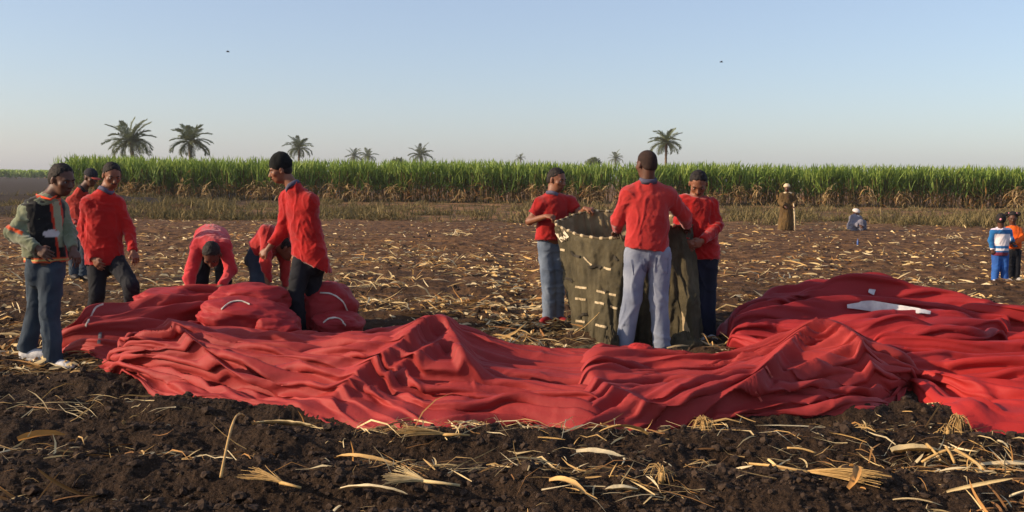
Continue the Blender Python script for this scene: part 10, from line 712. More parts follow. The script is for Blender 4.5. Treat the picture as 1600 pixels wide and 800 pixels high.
placed('cane_stub', 1350, 686, stub_mesh(22, .07, 26), 0, 'root stub leaning on the ridge right of the bushy one', 'stub', lift=0)
placed('cane_stub', 1497, 668, stub_mesh(23, .06, 30), 0, 'small straw tuft against the edge of the right red fabric', 'stub', lift=0)
placed('cane_stub', 1480, 690, stub_mesh(24, .09, 12), 40, 'cut cane stub sticking up beside the crossed stalks on the right', 'stub', lift=0)
def stick(a, b, r_, label, arch=.02):
    A_, B_ = G(*a), G(*b); ga = float(ground_h(A_[:1], A_[1:2])[0]); gb = float(ground_h(B_[:1], B_[1:2])[0])
    A_ = G(*a, ga+.03); B_ = G(*b, gb+.03); t = np.linspace(0, 1, 9)[:, None]
    p = A_*(1-t)+B_*t+np.array((0, 0, arch))*np.sin(np.pi*t)
    rr = r_*(1+.18*(np.arange(9) % 3 == 0)); v, f = tube(p-A_, rr, 7)
    o = obj('cane_stalk', mk_mesh('cane_stalk', v, f, True, dryc, col=np.tile(LC[1], (len(v), 1))), None, A_)
    tag(o, label, 'stalk')
stick((1448, 694), (1470, 720), .0075, 'short cut stalk, leftmost of the crossed ones on the right', .008)
stick((1490, 700), (1440, 722), .0075, 'stalk slanting down left across the cut ones on the right', .008)
stick((1478, 698), (1492, 724), .0075, 'upright-looking stalk in the middle of the crossed ones', .008)
stick((1492, 702), (1540, 735), .0075, 'stalk slanting down right from the crossed ones', .008)
stick((1230, 700), (1275, 708), .005, 'thin straight straw left of the furrow litter on the right', .01)
stick((345, 745), (382, 650), .006, 'thin golden straw standing up against the soil at lower left', .12)
# ------------------------------------------------------------------ red cloth
def cloth_mat(name, c1, c2):
    m, n, b = new_mat(name)
    b.inputs['Roughness'].default_value = .68; b.inputs['Specular IOR Level'].default_value = .25
    b.inputs['Sheen Weight'].default_value = .0
    tc = N_(n, 'ShaderNodeTexCoord')
    a = N_(n, 'ShaderNodeTexNoise'); a.inputs['Scale'].default_value = 1.6; a.inputs['Detail'].default_value = 5
    n.links.new(tc.outputs['Object'], a.inputs['Vector'])
    rp = N_(n, 'ShaderNodeMapRange'); rp.inputs[1].default_value = .35; rp.inputs[2].default_value = .68; n.links.new(a.outputs[0], rp.inputs[0])
    mx = N_(n, 'ShaderNodeMix', data_type='RGBA'); mx.inputs[6].default_value = (*c1, 1); mx.inputs[7].default_value = (*c2, 1)
    n.links.new(rp.outputs[0], mx.inputs[0])
    at = N_(n, 'ShaderNodeAttribute', attribute_name='Col')
    mu = N_(n, 'ShaderNodeMix', data_type='RGBA', blend_type='MULTIPLY'); mu.inputs[0].default_value = 1
    n.links.new(mx.outputs[2], mu.inputs[6]); n.links.new(at.outputs[0], mu.inputs[7])
    # soil dust rubbed into the cloth
    d = N_(n, 'ShaderNodeTexNoise'); d.inputs['Scale'].default_value = 7; d.inputs['Detail'].default_value = 8; d.inputs['Roughness'].default_value = .7
    n.links.new(tc.outputs['Object'], d.inputs['Vector'])
    rd = N_(n, 'ShaderNodeMapRange'); rd.inputs[1].default_value = .6; rd.inputs[2].default_value = .8; rd.inputs[4].default_value = .35; n.links.new(d.outputs[0], rd.inputs[0])
    mz = N_(n, 'ShaderNodeMix', data_type='RGBA'); mz.inputs[7].default_value = (.12, .06, .045, 1)
    n.links.new(rd.outputs[0], mz.inputs[0]); n.links.new(mu.outputs[2], mz.inputs[6]); n.links.new(mz.outputs[2], b.inputs['Base Color'])
    w = N_(n, 'ShaderNodeTexNoise'); w.inputs['Scale'].default_value = 26; w.inputs['Detail'].default_value = 4
    n.links.new(tc.outputs['Object'], w.inputs['Vector'])
    bp = N_(n, 'ShaderNodeBump'); bp.inputs['Distance'].default_value = .003; n.links.new(w.outputs[0], bp.inputs['Height']); n.links.new(bp.outputs[0], b.inputs['Normal'])
    return m
red = cloth_mat('red_cloth', (.320, .030, .026), (.255, .022, .021))
redR = cloth_mat('bright_red_cloth', (.37, .022, .019), (.31, .016, .015))
redD = cloth_mat('deep_red_cloth', (.30, .018, .020), (.24, .014, .016))

def smooth_interp(x, xp, fp):
    """monotone-ish cubic (Catmull-Rom) interpolation per column"""
    xp = np.asarray(xp, float); fp = np.asarray(fp, float)
    m = np.gradient(fp, xp, axis=0)
    i = np.clip(np.searchsorted(xp, x)-1, 0, len(xp)-2)
    h = (xp[i+1]-xp[i]); t = (x-xp[i])/h
    if fp.ndim == 2: t = t[:, None]; h = h[:, None]
    return (2*t**3-3*t**2+1)*fp[i]+(t**3-2*t**2+t)*h*m[i]+(-2*t**3+3*t**2)*fp[i+1]+(t**3-t**2)*h*m[i+1]

class Bundle: pass
def bundle(name, stations, nu, nv, seed, material, parent, up=5, fine=1.0, ends=(.16, .16), slip=(0, 0), zs=1.0, sk=(0, 1), sm=2, crests=(), **kw):
    """the settled fold shape, refined, with small tension wrinkles added"""
    S = load_fold(name); n_, m_ = S.shape[:2]; S[..., 2] *= zs
    for _ in range(sm): S[1:-1] = (S[:-2]+2*S[1:-1]+S[2:])/4          # folds run on along the cloth
    a = smooth_interp(np.linspace(0, n_-1, (n_-1)*up+1), np.arange(n_), S.reshape(n_, -1)).reshape(-1, m_, 3)
    b_ = np.moveaxis(a, 1, 0); k = b_.shape[1]
    S = np.moveaxis(smooth_interp(np.linspace(0, m_-1, (m_-1)*up+1), np.arange(m_), b_.reshape(m_, -1)).reshape(-1, k, 3), 0, 1).copy()
    nu, nv = S.shape[:2]
    L = np.concatenate(([0], np.cumsum(np.linalg.norm(np.diff(S, axis=0), axis=2).mean(1)))); Wd = np.concatenate(([0], np.cumsum(np.linalg.norm(np.diff(S, axis=1), axis=2).mean(0))))
    u, t = np.meshgrid(L, Wd, indexing='ij')
    du = np.gradient(S, axis=0); dv = np.gradient(S, axis=1); Nn = np.cross(du, dv); Nn /= np.linalg.norm(Nn, axis=2)[..., None]+1e-9
    t1 = t+.15*pn(u*.40, t*1.3, seed=seed)+.035*pn(u*1.1, t*3.5, seed=seed+1)
    tv = dv/(np.linalg.norm(dv, axis=2)[..., None]+1e-9)
    env = np.clip(t/.04, 0, 1)
    mod = np.clip(.72+1.2*pn(u*.45, t*2.0, seed=seed+5), .15, 1.35)
    mod2 = np.clip(.5+1.2*pn(u*.8, t*3.2, seed=seed+7), .1, 1.2)
    def saw(p_, up_=.28):
        f_ = p_-np.floor(p_); return np.where(f_ < up_, f_/up_, (1-f_)/(1-up_))
    tq = t+sk[0]*np.minimum(u, sk[1])
    wa = pn(u*.38, tq*1.1, .5, seed=seed+8); wb = pn(u*.6, t*2.2, .5, seed=seed+9); nx = pn(u*3.2+t*2.5, t*4.5-u*2.0, seed=seed+4)
    pa = saw(tq/.17+1.5*wa+.2*wb+.2*u); pb = saw(tq/.062+2.0*wa+1.6*wb-.3*u, .35); pc = saw(t/.10-1.6*wb+.9*u+1.2*wa, .4)
    px_ = np.clip(1-np.abs(nx)*6, 0, 1)**1.2
    m3 = np.clip(1.5*pn(u*.7, t*2.0, 7, seed=seed+12), 0, 1.1)
    d = (.062*(pa-.5)*mod+.015*(pb-.5)*mod2+.040*(pc-.5)*m3+.010*px_*np.clip(pn(u*1.2, t*2, seed=seed+6)*2, 0, 1))*fine
    S = S+Nn*(d*env)[..., None]-tv*(.030*pa*mod*env*fine)[..., None]
    for w_, h_, asym, pl in crests:                                  # the main ridges the photograph shows, laid over the sheet
        q = np.array(pl, float); rel = (S.reshape(-1, 3)-np.array((0, 0, CAM_H)))@np.array(CAM_R)
        X_ = 800+F_PX*rel[:, 0]/-rel[:, 2]; Y_ = 400-F_PX*rel[:, 1]/-rel[:, 2]
        best = np.full(len(X_), 1e9); sg = np.zeros(len(X_)); par = np.zeros(len(X_)); sl_ = np.linalg.norm(np.diff(q, axis=0), axis=1); acc = 0
        for i in range(len(q)-1):
            e = q[i+1]-q[i]; tq_ = np.clip(((X_-q[i, 0])*e[0]+(Y_-q[i, 1])*e[1])/(e**2).sum(), 0, 1)
            dx_ = X_-q[i, 0]-tq_*e[0]; dy_ = Y_-q[i, 1]-tq_*e[1]; dd = np.hypot(dx_, dy_); m_ = dd < best
            best = np.where(m_, dd, best); sg = np.where(m_, np.sign(e[0]*dy_-e[1]*dx_), sg); par = np.where(m_, (acc+tq_*sl_[i])/sl_.sum(), par); acc += sl_[i]
        pr = np.clip(1-best/(w_*np.where(sg > 0, asym, 1.0)), 0, 1)**1.1*h_*np.sin(np.pi*np.clip(par*.84+.08, 0, 1))**.6
        S[..., 2] += pr.reshape(nu, nv)*env
    for k_, (e_, q_) in enumerate(zip(ends, (u, u.max()-u))):       # the ends roll down to the soil
        w_ = np.clip(q_/e_, 0, 1); S[..., 2] *= np.sqrt(1-(1-w_)**2); S[..., 0] += slip[k_]*(1-np.clip(q_/.4, 0, 1))**2
    gz = ground_h(S[..., 0], S[..., 1], False)
    S[..., 2] = S[..., 2]+gz*np.clip(1-S[..., 2]/.25, 0, 1)
    S[..., 2] = np.maximum(S[..., 2], gz-.03+.062*np.clip(t/.05, 0, 1)+.016*pa)
    S[:, 0, 2] = gz[:, 0]-.03; S[:, -1, 2] = gz[:, -1]-.03
    loc = parent.location
    o = obj(name, mk_mesh(name, S.reshape(-1, 3)-np.array(loc), grid_faces(nu, nv)[:, ::-1], True, material, col=np.ones((nu*nv, 3))), parent, (0, 0, 0))
    B = Bundle(); B.o = o; B.S = S; q = S[::2, ::2]; B.bvh = BVHTree.FromPolygons([tuple(p) for p in q.reshape(-1, 3)], [tuple(f) for f in grid_faces(*q.shape[:2])])
    return B

def on_surf(bv, px, py, lift=.006):
    d = ray(px, py); hit = bv.ray_cast(Vector((0, 0, CAM_H)), d.normalized())
    if hit[0] is None: return None
    return np.array(hit[0])+np.array(hit[1] if hit[1].dot(d) < 0 else -hit[1])*lift
def panel(B, poly, name, material, parent, lift=.004):
    """a differently coloured panel sewn into a cloth: the patch of its own faces inside a photo outline"""
    S = B.S; n_, m_ = S.shape[:2]; rel = (S.reshape(-1, 3)-np.array((0, 0, CAM_H)))@np.array(CAM_R)
    X_ = 800+F_PX*rel[:, 0]/-rel[:, 2]; Y_ = 400-F_PX*rel[:, 1]/-rel[:, 2]; hit_mask = np.zeros(len(X_), bool)
    for i in range(len(poly)):
        (x1, y1), (x2, y2) = poly[i], poly[(i+1) % len(poly)]
        c_ = ((y1 > Y_) != (y2 > Y_)) & (X_ < (x2-x1)*(Y_-y1)/(y2-y1+1e-9)+x1); hit_mask ^= c_
    Fq = grid_faces(n_, m_)[:, ::-1]; fm = hit_mask[Fq].all(1); Fq = Fq[fm]
    if len(Fq) == 0: print('no panel'); return
    used, inv = np.unique(Fq, return_inverse=True); N = np.zeros((n_*m_, 3)); P0 = S.reshape(-1, 3)
    nf = np.cross(P0[Fq[:, 2]]-P0[Fq[:, 0]], P0[Fq[:, 3]]-P0[Fq[:, 1]])
    for i in range(4): np.add.at(N, Fq[:, i], nf)
    N = N[used]/(np.linalg.norm(N[used], axis=1)[:, None]+1e-12); N[N[:, 2] < -.2] *= 1
    V = P0[used]; V1 = V+N*lift; V2 = V-N*lift
    obj(name, mk_mesh(name, np.vstack([V1, V2])-np.array(parent.location), [inv.reshape(-1, 4), inv.reshape(-1, 4)[:, ::-1]+len(V)], True, material), parent, (0, 0, 0))
def strip_on(bv, pts, wpx, name, material, parent, n_=24, lift=.007):
    """a sewn tape lying on a cloth along photo points"""
    q = np.array(pts, float); L_ = np.concatenate(([0], np.cumsum(np.linalg.norm(np.diff(q, axis=0), axis=1))))
    c = smooth_interp(np.linspace(0, L_[-1], n_), L_, q); t_ = np.gradient(c, axis=0); t_ /= np.linalg.norm(t_, axis=1)[:, None]
    nn = np.stack([-t_[:, 1], t_[:, 0]], 1)
    top, bot = [], []
    wpx = np.broadcast_to(wpx, n_)
    for p_, k_, w_ in zip(c, nn, wpx):
        a_ = on_surf(bv, *(p_-k_*w_/2), lift); b_ = on_surf(bv, *(p_+k_*w_/2), lift)
        if a_ is None or b_ is None or np.linalg.norm(a_-b_) > .35: continue
        if top and np.linalg.norm(top[-1]-a_) > .5: continue
        top.append(a_); bot.append(b_)
    if len(top) < 3: print('strip failed', name, pts[0]); return
    V = np.array(top+[(x+y)/2+(0, 0, .004) for x, y in zip(top, bot)]+bot)-np.array(parent.location)
    m_ = len(top)
    me = mk_mesh(name, np.vstack([V, V-np.array((0, 0, .004))]), [grid_faces(3, m_), grid_faces(3, m_)[:, ::-1]+3*m_], True, material)
    return obj(name, me, parent, (0, 0, 0))
tape = mat('pale_tape', srgb(212, 200, 186), srgb(176, 160, 144), scale=20, rough=.8, bump=.002, bscale=90)
greyt = mat('grey_tape', srgb(120, 116, 118), srgb(90, 86, 90), scale=20, rough=.8)

env_root = empty('balloon_envelope', G(700, 640), 'long crumpled red fabric envelope stretched along the foreground from the left men to the middle', 'balloon fabric')
B1 = bundle('left_fabric_bundle', None, 0, 0, 11, red, env_root, slip=(0, .10), zs=0.74, sk=(.42, 2.6), sm=7,
    crests=[(30, .115, .45, [(520, 640), (560, 600), (640, 548), (688, 508)]), (26, .105, .5, [(686, 506), (712, 545), (732, 585)]), (22, .085, .45, [(590, 605), (655, 565), (700, 542), (735, 580)]), (16, .08, .6, [(630, 525), (665, 508), (705, 505)]), (18, .09, .45, [(262, 505), (300, 548), (365, 600)])])
B2 = bundle('middle_fabric_bundle', None, 0, 0, 37, red, env_root, slip=(-.05, 0), fine=1.0, zs=0.84, sk=(-.35, 3), sm=7,
    crests=[(26, .125, .45, [(1120, 645), (1190, 605), (1240, 548), (1278, 505)]), (22, .095, .5, [(1285, 505), (1335, 540), (1372, 600)]), (18, .07, .5, [(922, 575), (945, 612), (1010, 642), (1085, 648)]), (16, .08, .5, [(1215, 600), (1290, 570), (1345, 540)])])
# small rolled knob of cloth before the middle man's feet
B3 = bundle('left_tail_lobe', None, 0, 0, 53, red, env_root, zs=0.66)
strip_on(B3.bvh, [(134, 510), (140, 497), (150, 480), (165, 474)], 2.4, 'hem_tape', tape, env_root)
strip_on(B3.bvh, [(155, 536), (157, 520)], 5, 'grey_strap', greyt, env_root, 10)
strip_on(B2.bvh, [(1196, 572), (1206, 590)], 3.0, 'seam_tape', mat('pink_seam', srgb(206, 96, 84), rough=.8), env_root, 10)
strip_on(B2.bvh, [(1180, 612), (1190, 628)], 3.0, 'seam_tape', bpy.data.materials['pink_seam'], env_root, 10)

# right-hand heap
hr = empty('fabric_heap', G(1340, 560), 'big mound of gathered red fabric with white stripes at the right', 'balloon fabric')
def heap_col(u_, v_, p_, c_): return c_
B4 = bundle('heap_fabric', None, 0, 0, 71, redD, hr, zs=0.72)
B5 = bundle('rear_right_roll', None, 0, 0, 83, redR, hr, zs=0.74)
B6 = bundle('middle_right_pleats', None, 0, 0, 97, redR, hr, zs=0.5)
white = mat('white_panel', srgb(206, 202, 200), srgb(178, 174, 176), scale=12, rough=.7, bump=.003, bscale=40)
strip_on(B4.bvh, [(1322, 479), (1350, 478), (1380, 480), (1415, 485), (1452, 490)], [5+12*math.sin(math.pi*min(1, (i+1)/27)) for i in range(30)], 'white_panel', white, hr, 30, lift=.022)
strip_on(B4.bvh, [(1356, 455), (1372, 460), (1392, 466)], [5+5*math.sin(math.pi*i/11) for i in range(12)], 'white_panel', white, hr, 12, lift=.022)
strip_on(B4.bvh, [(1412, 430), (1425, 432), (1440, 436)], [4]*12, 'white_panel', white, hr, 12, lift=.022)
fl = empty('fabric_lobe', G(1530, 660), 'bright red fabric lobe spreading over the soil at the right edge, in front', 'balloon fabric')
B7 = bundle('lobe_fabric', None, 0, 0, 113, redR, fl, zs=0.52)

# ------------------------------------------------------------------ puffed red sacks of cloth behind the bundle
def sack(px, py, Y, rx, ry, rz, rot, seed, label, cords=(), m=redD, sharp=.03):
    c = P(px, py, Y)
    root = empty('fabric_sack', (c[0], Y, 0), label, 'red sack')
    nu, nv = 110, 76
    th = np.linspace(0, 2*np.pi, nu, endpoint=False); ph = np.linspace(0, np.pi, nv)
    T, Ph = np.meshgrid(th, ph, indexing='ij')
    x = np.cos(T)*np.sin(Ph); y = np.sin(T)*np.sin(Ph); z = np.cos(Ph)
    se = lambda q, e_: np.sign(q)*np.abs(q)**e_
    X_, Y_, Z_ = rx*se(x, .85), ry*se(y, .85), rz*se(z, .8)
    n1 = pn(x*1.6+seed, y*1.6, z*2.2, seed=seed); n2 = pn(x*3.5, y*3.5+seed, z*5, seed=seed+1); n3 = pn(x*8, y*8, z*9+seed, seed=seed+2)
    dsp = 1+.17*n1+.020*(1-3*np.abs(n2))+.006*(1-3*np.abs(n3))
    # star gathers toward the left end
    gx = np.clip(-x-.2, 0, 1); dsp += gx*.025*np.sin(np.arctan2(z, y)*7+3*n1)
    X_, Y_, Z_ = X_*dsp, Y_*dsp, Z_*dsp
    ca, sa = math.cos(R(rot)), math.sin(R(rot))
    X2 = X_*ca+Z_*sa*.6; Z2 = -X_*sa*.6+Z_*ca
    Z2 = np.maximum(Z2+c[2], .0+.01*n2)
    V = np.stack([X2, Y_, Z2], -1).reshape(-1, 3)
    fcs = []
    i = np.arange(nu)[:, None]; j = np.arange(nv-1)[None, :]; i2 = (i+1) % nu
    fcs = np.stack([i*nv+j, i*nv+j+1, i2*nv+j+1, i2*nv+j], -1).reshape(-1, 4)
    obj('sack_fabric', mk_mesh('sack_fabric', V, fcs, True, m, col=np.ones((len(V), 3))), root, (0, 0, 0))
    W3 = V+np.array(root.location)
    bv = BVHTree.FromPolygons([tuple(p) for p in W3], [tuple(f) for f in fcs])
    for pts, w_ in cords: strip_on(bv, pts, w_, 'piping', tape, root, 22, lift=.008)
    return bv
sack(388, 500, 8.9, .44, .33, .19, 6, 201, 'large puffed red sack nearest the bending man, lit at its left end', [([(346, 484), (358, 474), (376, 471), (390, 476)], 1.6)], redD)
sack(392, 468, 9.3, .36, .3, .15, 0, 202, 'red sack lying behind and above the largest sack', [], redD)
sack(508, 484, 9.75, .29, .32, .27, 10, 203, 'round red sack with white piping behind the man in the knitted cap', [([(500, 458), (518, 460), (534, 470), (543, 486)], 1.7)], redD)
sack(528, 507, 9.45, .24, .26, .12, 4, 204, 'low red cloth with white piping at the foot of the round sack', [([(505, 505), (515, 498), (530, 498), (540, 508)], 1.6)], redD)
sack(432, 520, 8.75, .22, .2, .16, 0, 206, 'small red sack against the shins of the man in the knitted cap', [], redD)
sack(268, 472, 9.5, .34, .3, .13, 0, 205, 'soft dark red heap between the sweatered man and the bending man', [], redD)
sack(999, 556, 8.2, .12, .10, .1, 0, 207, 'small knob of red cloth in front of the feet of the man in light jeans', [], redR)
sack(990, 566, 8.2, .5, .12, .06, 0, 208, 'flat red cloth edge running past the light jeans', [], redR) if False else None
# ------------------------------------------------------------------ solid shapes grown from blended limbs
class Solid:
    """smooth union of tapered limbs and ellipsoids, turned into one continuous surface"""
    def __init__(s, h): s.h = h; s.ops = []
    def cone(s, a, b, ra, rb, k=.02, flat=None, fs=1.0, cap=False):
        s.ops.append(('c', np.asarray(a, float), np.asarray(b, float), ra, rb, k, None if flat is None else np.asarray(flat, float), fs, cap)); return s
    def ell(s, c, r, A=None, k=.02, sub=False):
        s.ops.append(('s' if sub else 'e', np.asarray(c, float), np.asarray(r, float), np.eye(3) if A is None else A, k)); return s
    def cut(s, p, n):
        s.ops.append(('p', np.asarray(p, float), np.asarray(n, float)/np.linalg.norm(n))); return s
    def grid(s):
        lo, hi = np.full(3, 1e9), np.full(3, -1e9)
        for o in s.ops:
            if o[0] == 'c': m = max(o[3], o[4]); lo = np.minimum(lo, np.minimum(o[1], o[2])-m); hi = np.maximum(hi, np.maximum(o[1], o[2])+m)
            elif o[0] == 'e': m = max(o[2]); lo = np.minimum(lo, o[1]-m); hi = np.maximum(hi, o[1]+m)
        lo -= 3*s.h; hi += 3*s.h
        n_ = np.ceil((hi-lo)/s.h).astype(int)+1
        D = np.full(n_, .3, np.float32)
        ax = [lo[i]+np.arange(n_[i])*s.h for i in range(3)]
        for o in s.ops:
            if o[0] == 'p':
                g_ = (ax[0][:, None, None]-o[1][0])*o[2][0]+(ax[1][None, :, None]-o[1][1])*o[2][1]+(ax[2][None, None, :]-o[1][2])*o[2][2]
                D = np.maximum(D, g_.astype(np.float32)); continue
            if o[0] == 'c': m = max(o[3], o[4])+o[5]*2+.02; l_, h_ = np.minimum(o[1], o[2])-m, np.maximum(o[1], o[2])+m; k = o[5]
            else: m = max(o[2])+o[4]*2+.02; l_, h_ = o[1]-m, o[1]+m; k = o[4]
            i0 = np.maximum(((l_-lo)/s.h).astype(int), 0); i1 = np.minimum(((h_-lo)/s.h).astype(int)+2, n_)
            sl = tuple(slice(a, b_) for a, b_ in zip(i0, i1))
            x, y, z = [ax[i][sl[i]] for i in range(3)]
            px = x[:, None, None]-o[1][0]; py = y[None, :, None]-o[1][1]; pz = z[None, None, :]-o[1][2]
            if o[0] == 'c':
                d = o[2]-o[1]; L2 = (d**2).sum()+1e-12
                t = (px*d[0]+py*d[1]+pz*d[2])/L2; tc = np.clip(t, 0, 1)
                qx, qy, qz = px-tc*d[0], py-tc*d[1], pz-tc*d[2]
                q2 = qx*qx+qy*qy+qz*qz
                if o[6] is not None:
                    f = o[6]; w = qx*f[0]+qy*f[1]+qz*f[2]; q2 = q2+w*w*(1/o[7]**2-1)
                v = np.sqrt(q2)-(o[3]+(o[4]-o[3])*tc)
                if o[8]: v = np.maximum(v, (t-1)*math.sqrt(L2))
            else:
                A = o[3]; r = o[2]
                a_ = (px*A[0, 0]+py*A[0, 1]+pz*A[0, 2])/r[0]; b_ = (px*A[1, 0]+py*A[1, 1]+pz*A[1, 2])/r[1]; c_ = (px*A[2, 0]+py*A[2, 1]+pz*A[2, 2])/r[2]
                v = (np.sqrt(a_*a_+b_*b_+c_*c_)-1)*min(r)
            v = v.astype(np.float32); cur = D[sl]
            if o[0] == 's':
                v = -v; hh = np.maximum(k-np.abs(cur-v), 0)/k; D[sl] = np.maximum(cur, v)+hh*hh*k*.25
            else:
                hh = np.maximum(k-np.abs(cur-v), 0)/k; D[sl] = np.minimum(cur, v)-hh*hh*k*.25
        return D, lo
    def mesh(s):
        D, lo = s.grid(); S_ = D < 0
        n_ = np.array(D.shape)
        C = np.zeros(n_-1, np.int8)
        for a in (0, 1):
            for b_ in (0, 1):
                for c in (0, 1): C += S_[a:n_[0]-1+a, b_:n_[1]-1+b_, c:n_[2]-1+c]
        act = np.argwhere((C > 0) & (C < 8))
        idx = np.full(n_-1, -1, np.int32); idx[act[:, 0], act[:, 1], act[:, 2]] = np.arange(len(act))
        acc = np.zeros((len(act), 3)); cnt = np.zeros(len(act))
        corners = [(a, b_, c) for a in (0, 1) for b_ in (0, 1) for c in (0, 1)]
        for p in corners:
            for d in range(3):
                if p[d]: continue
                q = list(p); q[d] = 1
                va = D[act[:, 0]+p[0], act[:, 1]+p[1], act[:, 2]+p[2]]; vb = D[act[:, 0]+q[0], act[:, 1]+q[1], act[:, 2]+q[2]]
                m = (va < 0) != (vb < 0); t = np.where(m, va/(va-vb+1e-12*(va == vb)), 0)
                pos = np.tile(np.array(p, float), (len(act), 1)); pos[:, d] = t
                acc += pos*m[:, None]; cnt += m
        V = lo+(act+acc/cnt[:, None])*s.h
        Q = []
        for d in range(3):
            e, f = [i for i in range(3) if i != d]
            sl0 = [slice(None)]*3; sl1 = [slice(None)]*3; sl0[d] = slice(0, -1); sl1[d] = slice(1, None)
            a_ = S_[tuple(sl0)]; b_ = S_[tuple(sl1)]
            X = np.argwhere(a_ != b_); ok = (X[:, e] > 0) & (X[:, f] > 0) & (X[:, e] < n_[e]-1) & (X[:, f] < n_[f]-1); X = X[ok]
            fl = a_[X[:, 0], X[:, 1], X[:, 2]]
            def at(de, df):
                Y = X.copy(); Y[:, e] -= de; Y[:, f] -= df; return idx[Y[:, 0], Y[:, 1], Y[:, 2]]
            q = np.stack([at(1, 1), at(0, 1), at(0, 0), at(1, 0)], 1)
            if d == 1: fl = ~fl
            q = np.where(fl[:, None], q, q[:, ::-1]); Q.append(q)
        Q = np.concatenate(Q); Q = Q[(Q >= 0).all(1)]
        for _ in range(1):                                   # light smoothing
            A_ = np.zeros_like(V); c_ = np.zeros(len(V))
            for i in range(4):
                np.add.at(A_, Q[:, i], V[Q[:, (i+1) % 4]]); np.add.at(c_, Q[:, i], 1)
            V = V*.5+.5*A_/c_[:, None].clip(1)
        return V, Q
def vnorm(V, Q):
    n_ = np.cross(V[Q[:, 2]]-V[Q[:, 0]], V[Q[:, 3]]-V[Q[:, 1]]); N = np.zeros_like(V)
    for i in range(4): np.add.at(N, Q[:, i], n_)
    return N/(np.linalg.norm(N, axis=1)[:, None]+1e-12)
def wrinkle(V, Q, amp, seed, f=(9, 9, 16), fine=.35):
    """crisp folds: short creases across the limbs and longer hanging ones"""
    N = vnorm(V, Q); x, y, z = V.T
    w = pn(x*3+seed, y*3, z*2, seed=seed)
    c1 = pn(x*f[0]*.35+2*w, y*f[1]*.35, z*f[2]*.55+x*3*np.sign(w)+2*w, seed=seed+1)
    c2 = pn(x*f[0]*.9+2*w+seed, y*f[1]*.9, z*f[2]*.28+1.5*w, seed=seed+2)
    c3 = pn(x*f[0]*1.6, y*f[1]*1.6, z*f[2]*1.1+2.5*w, seed=seed+3)
    cr = lambda c_: np.clip(1-np.abs(c_)*4.2, 0, 1)**1.2
    d = cr(c1)*np.clip(.6+w, 0, 1.2)+cr(c2)*np.clip(.8-w, 0, 1.2)*.9+cr(c3)*fine-.45
    return V+N*(d*amp*1.15)[:, None]

# ------------------------------------------------------------------ clothing and skin materials
def knit(name, c, c2=None, **kw): return mat(name, c, c2, scale=5, rough=.92, bump=.004, bscale=30, sheen=.25, spec=.15, **kw)
M_red1 = knit('red_sweater', srgb(164, 30, 26), srgb(138, 22, 21))
M_red2 = knit('faded_red_sweater', srgb(172, 48, 44), srgb(152, 36, 35))
M_red3 = knit('bright_red_sweater', srgb(170, 24, 20), srgb(142, 18, 17))
M_pink = knit('pink_red_shirt', srgb(188, 52, 56), srgb(160, 38, 44))
M_dred = knit('brick_red_jacket', srgb(170, 48, 34), srgb(138, 36, 28))
M_olive = knit('grey_green_knit', srgb(120, 122, 100), srgb(92, 98, 74), vcol=True)
M_vest = knit('dark_vest', (1, 1, 1), (.8, .8, .8), vcol=True)
M_jean = mat('light_jeans', srgb(142, 148, 160), srgb(100, 108, 126), scale=4, rough=.9, bump=.003, bscale=40, lo=.3, hi=.7, detail=6)
M_jean2 = mat('blue_jeans', srgb(118, 128, 142), srgb(74, 86, 104), scale=4, rough=.9, bump=.003, bscale=40, lo=.3, hi=.7, detail=6)
M_jeanD = mat('dark_jeans', srgb(58, 70, 82), srgb(32, 42, 54), scale=5, rough=.9, bump=.003, bscale=40, lo=.3, hi=.7, detail=6)
M_black = mat('dark_trousers', srgb(26, 27, 34), srgb(18, 19, 24), scale=4, rough=.9, bump=.003, bscale=40)
M_navy = mat('navy_trousers', srgb(24, 28, 46), srgb(16, 20, 32), scale=4, rough=.9, bump=.003, bscale=40)
M_skin = mat('skin', srgb(128, 82, 58), srgb(112, 68, 46), scale=12, rough=.55, spec=.4, bump=.001, bscale=90)
M_skinD = mat('dark_skin', srgb(92, 58, 42), srgb(78, 48, 34), scale=12, rough=.55, spec=.4, bump=.001, bscale=90)
M_lip = mat('lips', srgb(110, 58, 50), rough=.5)
M_hair = mat('black_hair', srgb(40, 32, 28), srgb(20, 16, 15), scale=40, rough=.75, bump=.006, bscale=110)
M_hairS = mat('cropped_hair', srgb(52, 36, 30), srgb(40, 28, 24), scale=60, rough=.9, bump=.003, bscale=160)
M_wool = mat('black_wool', srgb(20, 22, 22), srgb(12, 14, 14), scale=20, rough=.98, bump=.006, bscale=60, stretch=(1, 1, 3))
M_collar = mat('grey_blue_collar', srgb(92, 90, 108), srgb(70, 68, 86), scale=12, rough=.9, bump=.002)
M_collarD = mat('dark_collar', srgb(38, 36, 42), rough=.9, bump=.002)
M_white = mat('white_shoe', srgb(206, 204, 204), srgb(150, 146, 142), scale=22, rough=.6, bump=.002)
M_sole = mat('shoe_sole', srgb(180, 176, 170), srgb(110, 100, 90), scale=15, rough=.8)
M_bshoe = mat('black_shoe', srgb(30, 28, 28), srgb(52, 44, 38), scale=14, rough=.6, bump=.002)
M_rshoe = mat('red_shoe', srgb(150, 26, 24), srgb(110, 24, 22), scale=14, rough=.6)
M_eye = mat('eye', (1, 1, 1), (1, 1, 1), rough=.2, vcol=True)
M_turb = mat('white_cotton', srgb(214, 206, 200), srgb(180, 170, 162), scale=14, rough=.95, bump=.004)
M_cream = mat('cream_cotton', srgb(216, 196, 160), srgb(190, 168, 134), scale=14, rough=.95, bump=.004)
M_brown = mat('brown_robe', srgb(98, 76, 44), srgb(76, 58, 34), scale=3, rough=.95, bump=.006, bscale=12)
M_greyr = mat('grey_robe', srgb(120, 118, 128), srgb(88, 86, 98), scale=3, rough=.95, bump=.006, bscale=12)
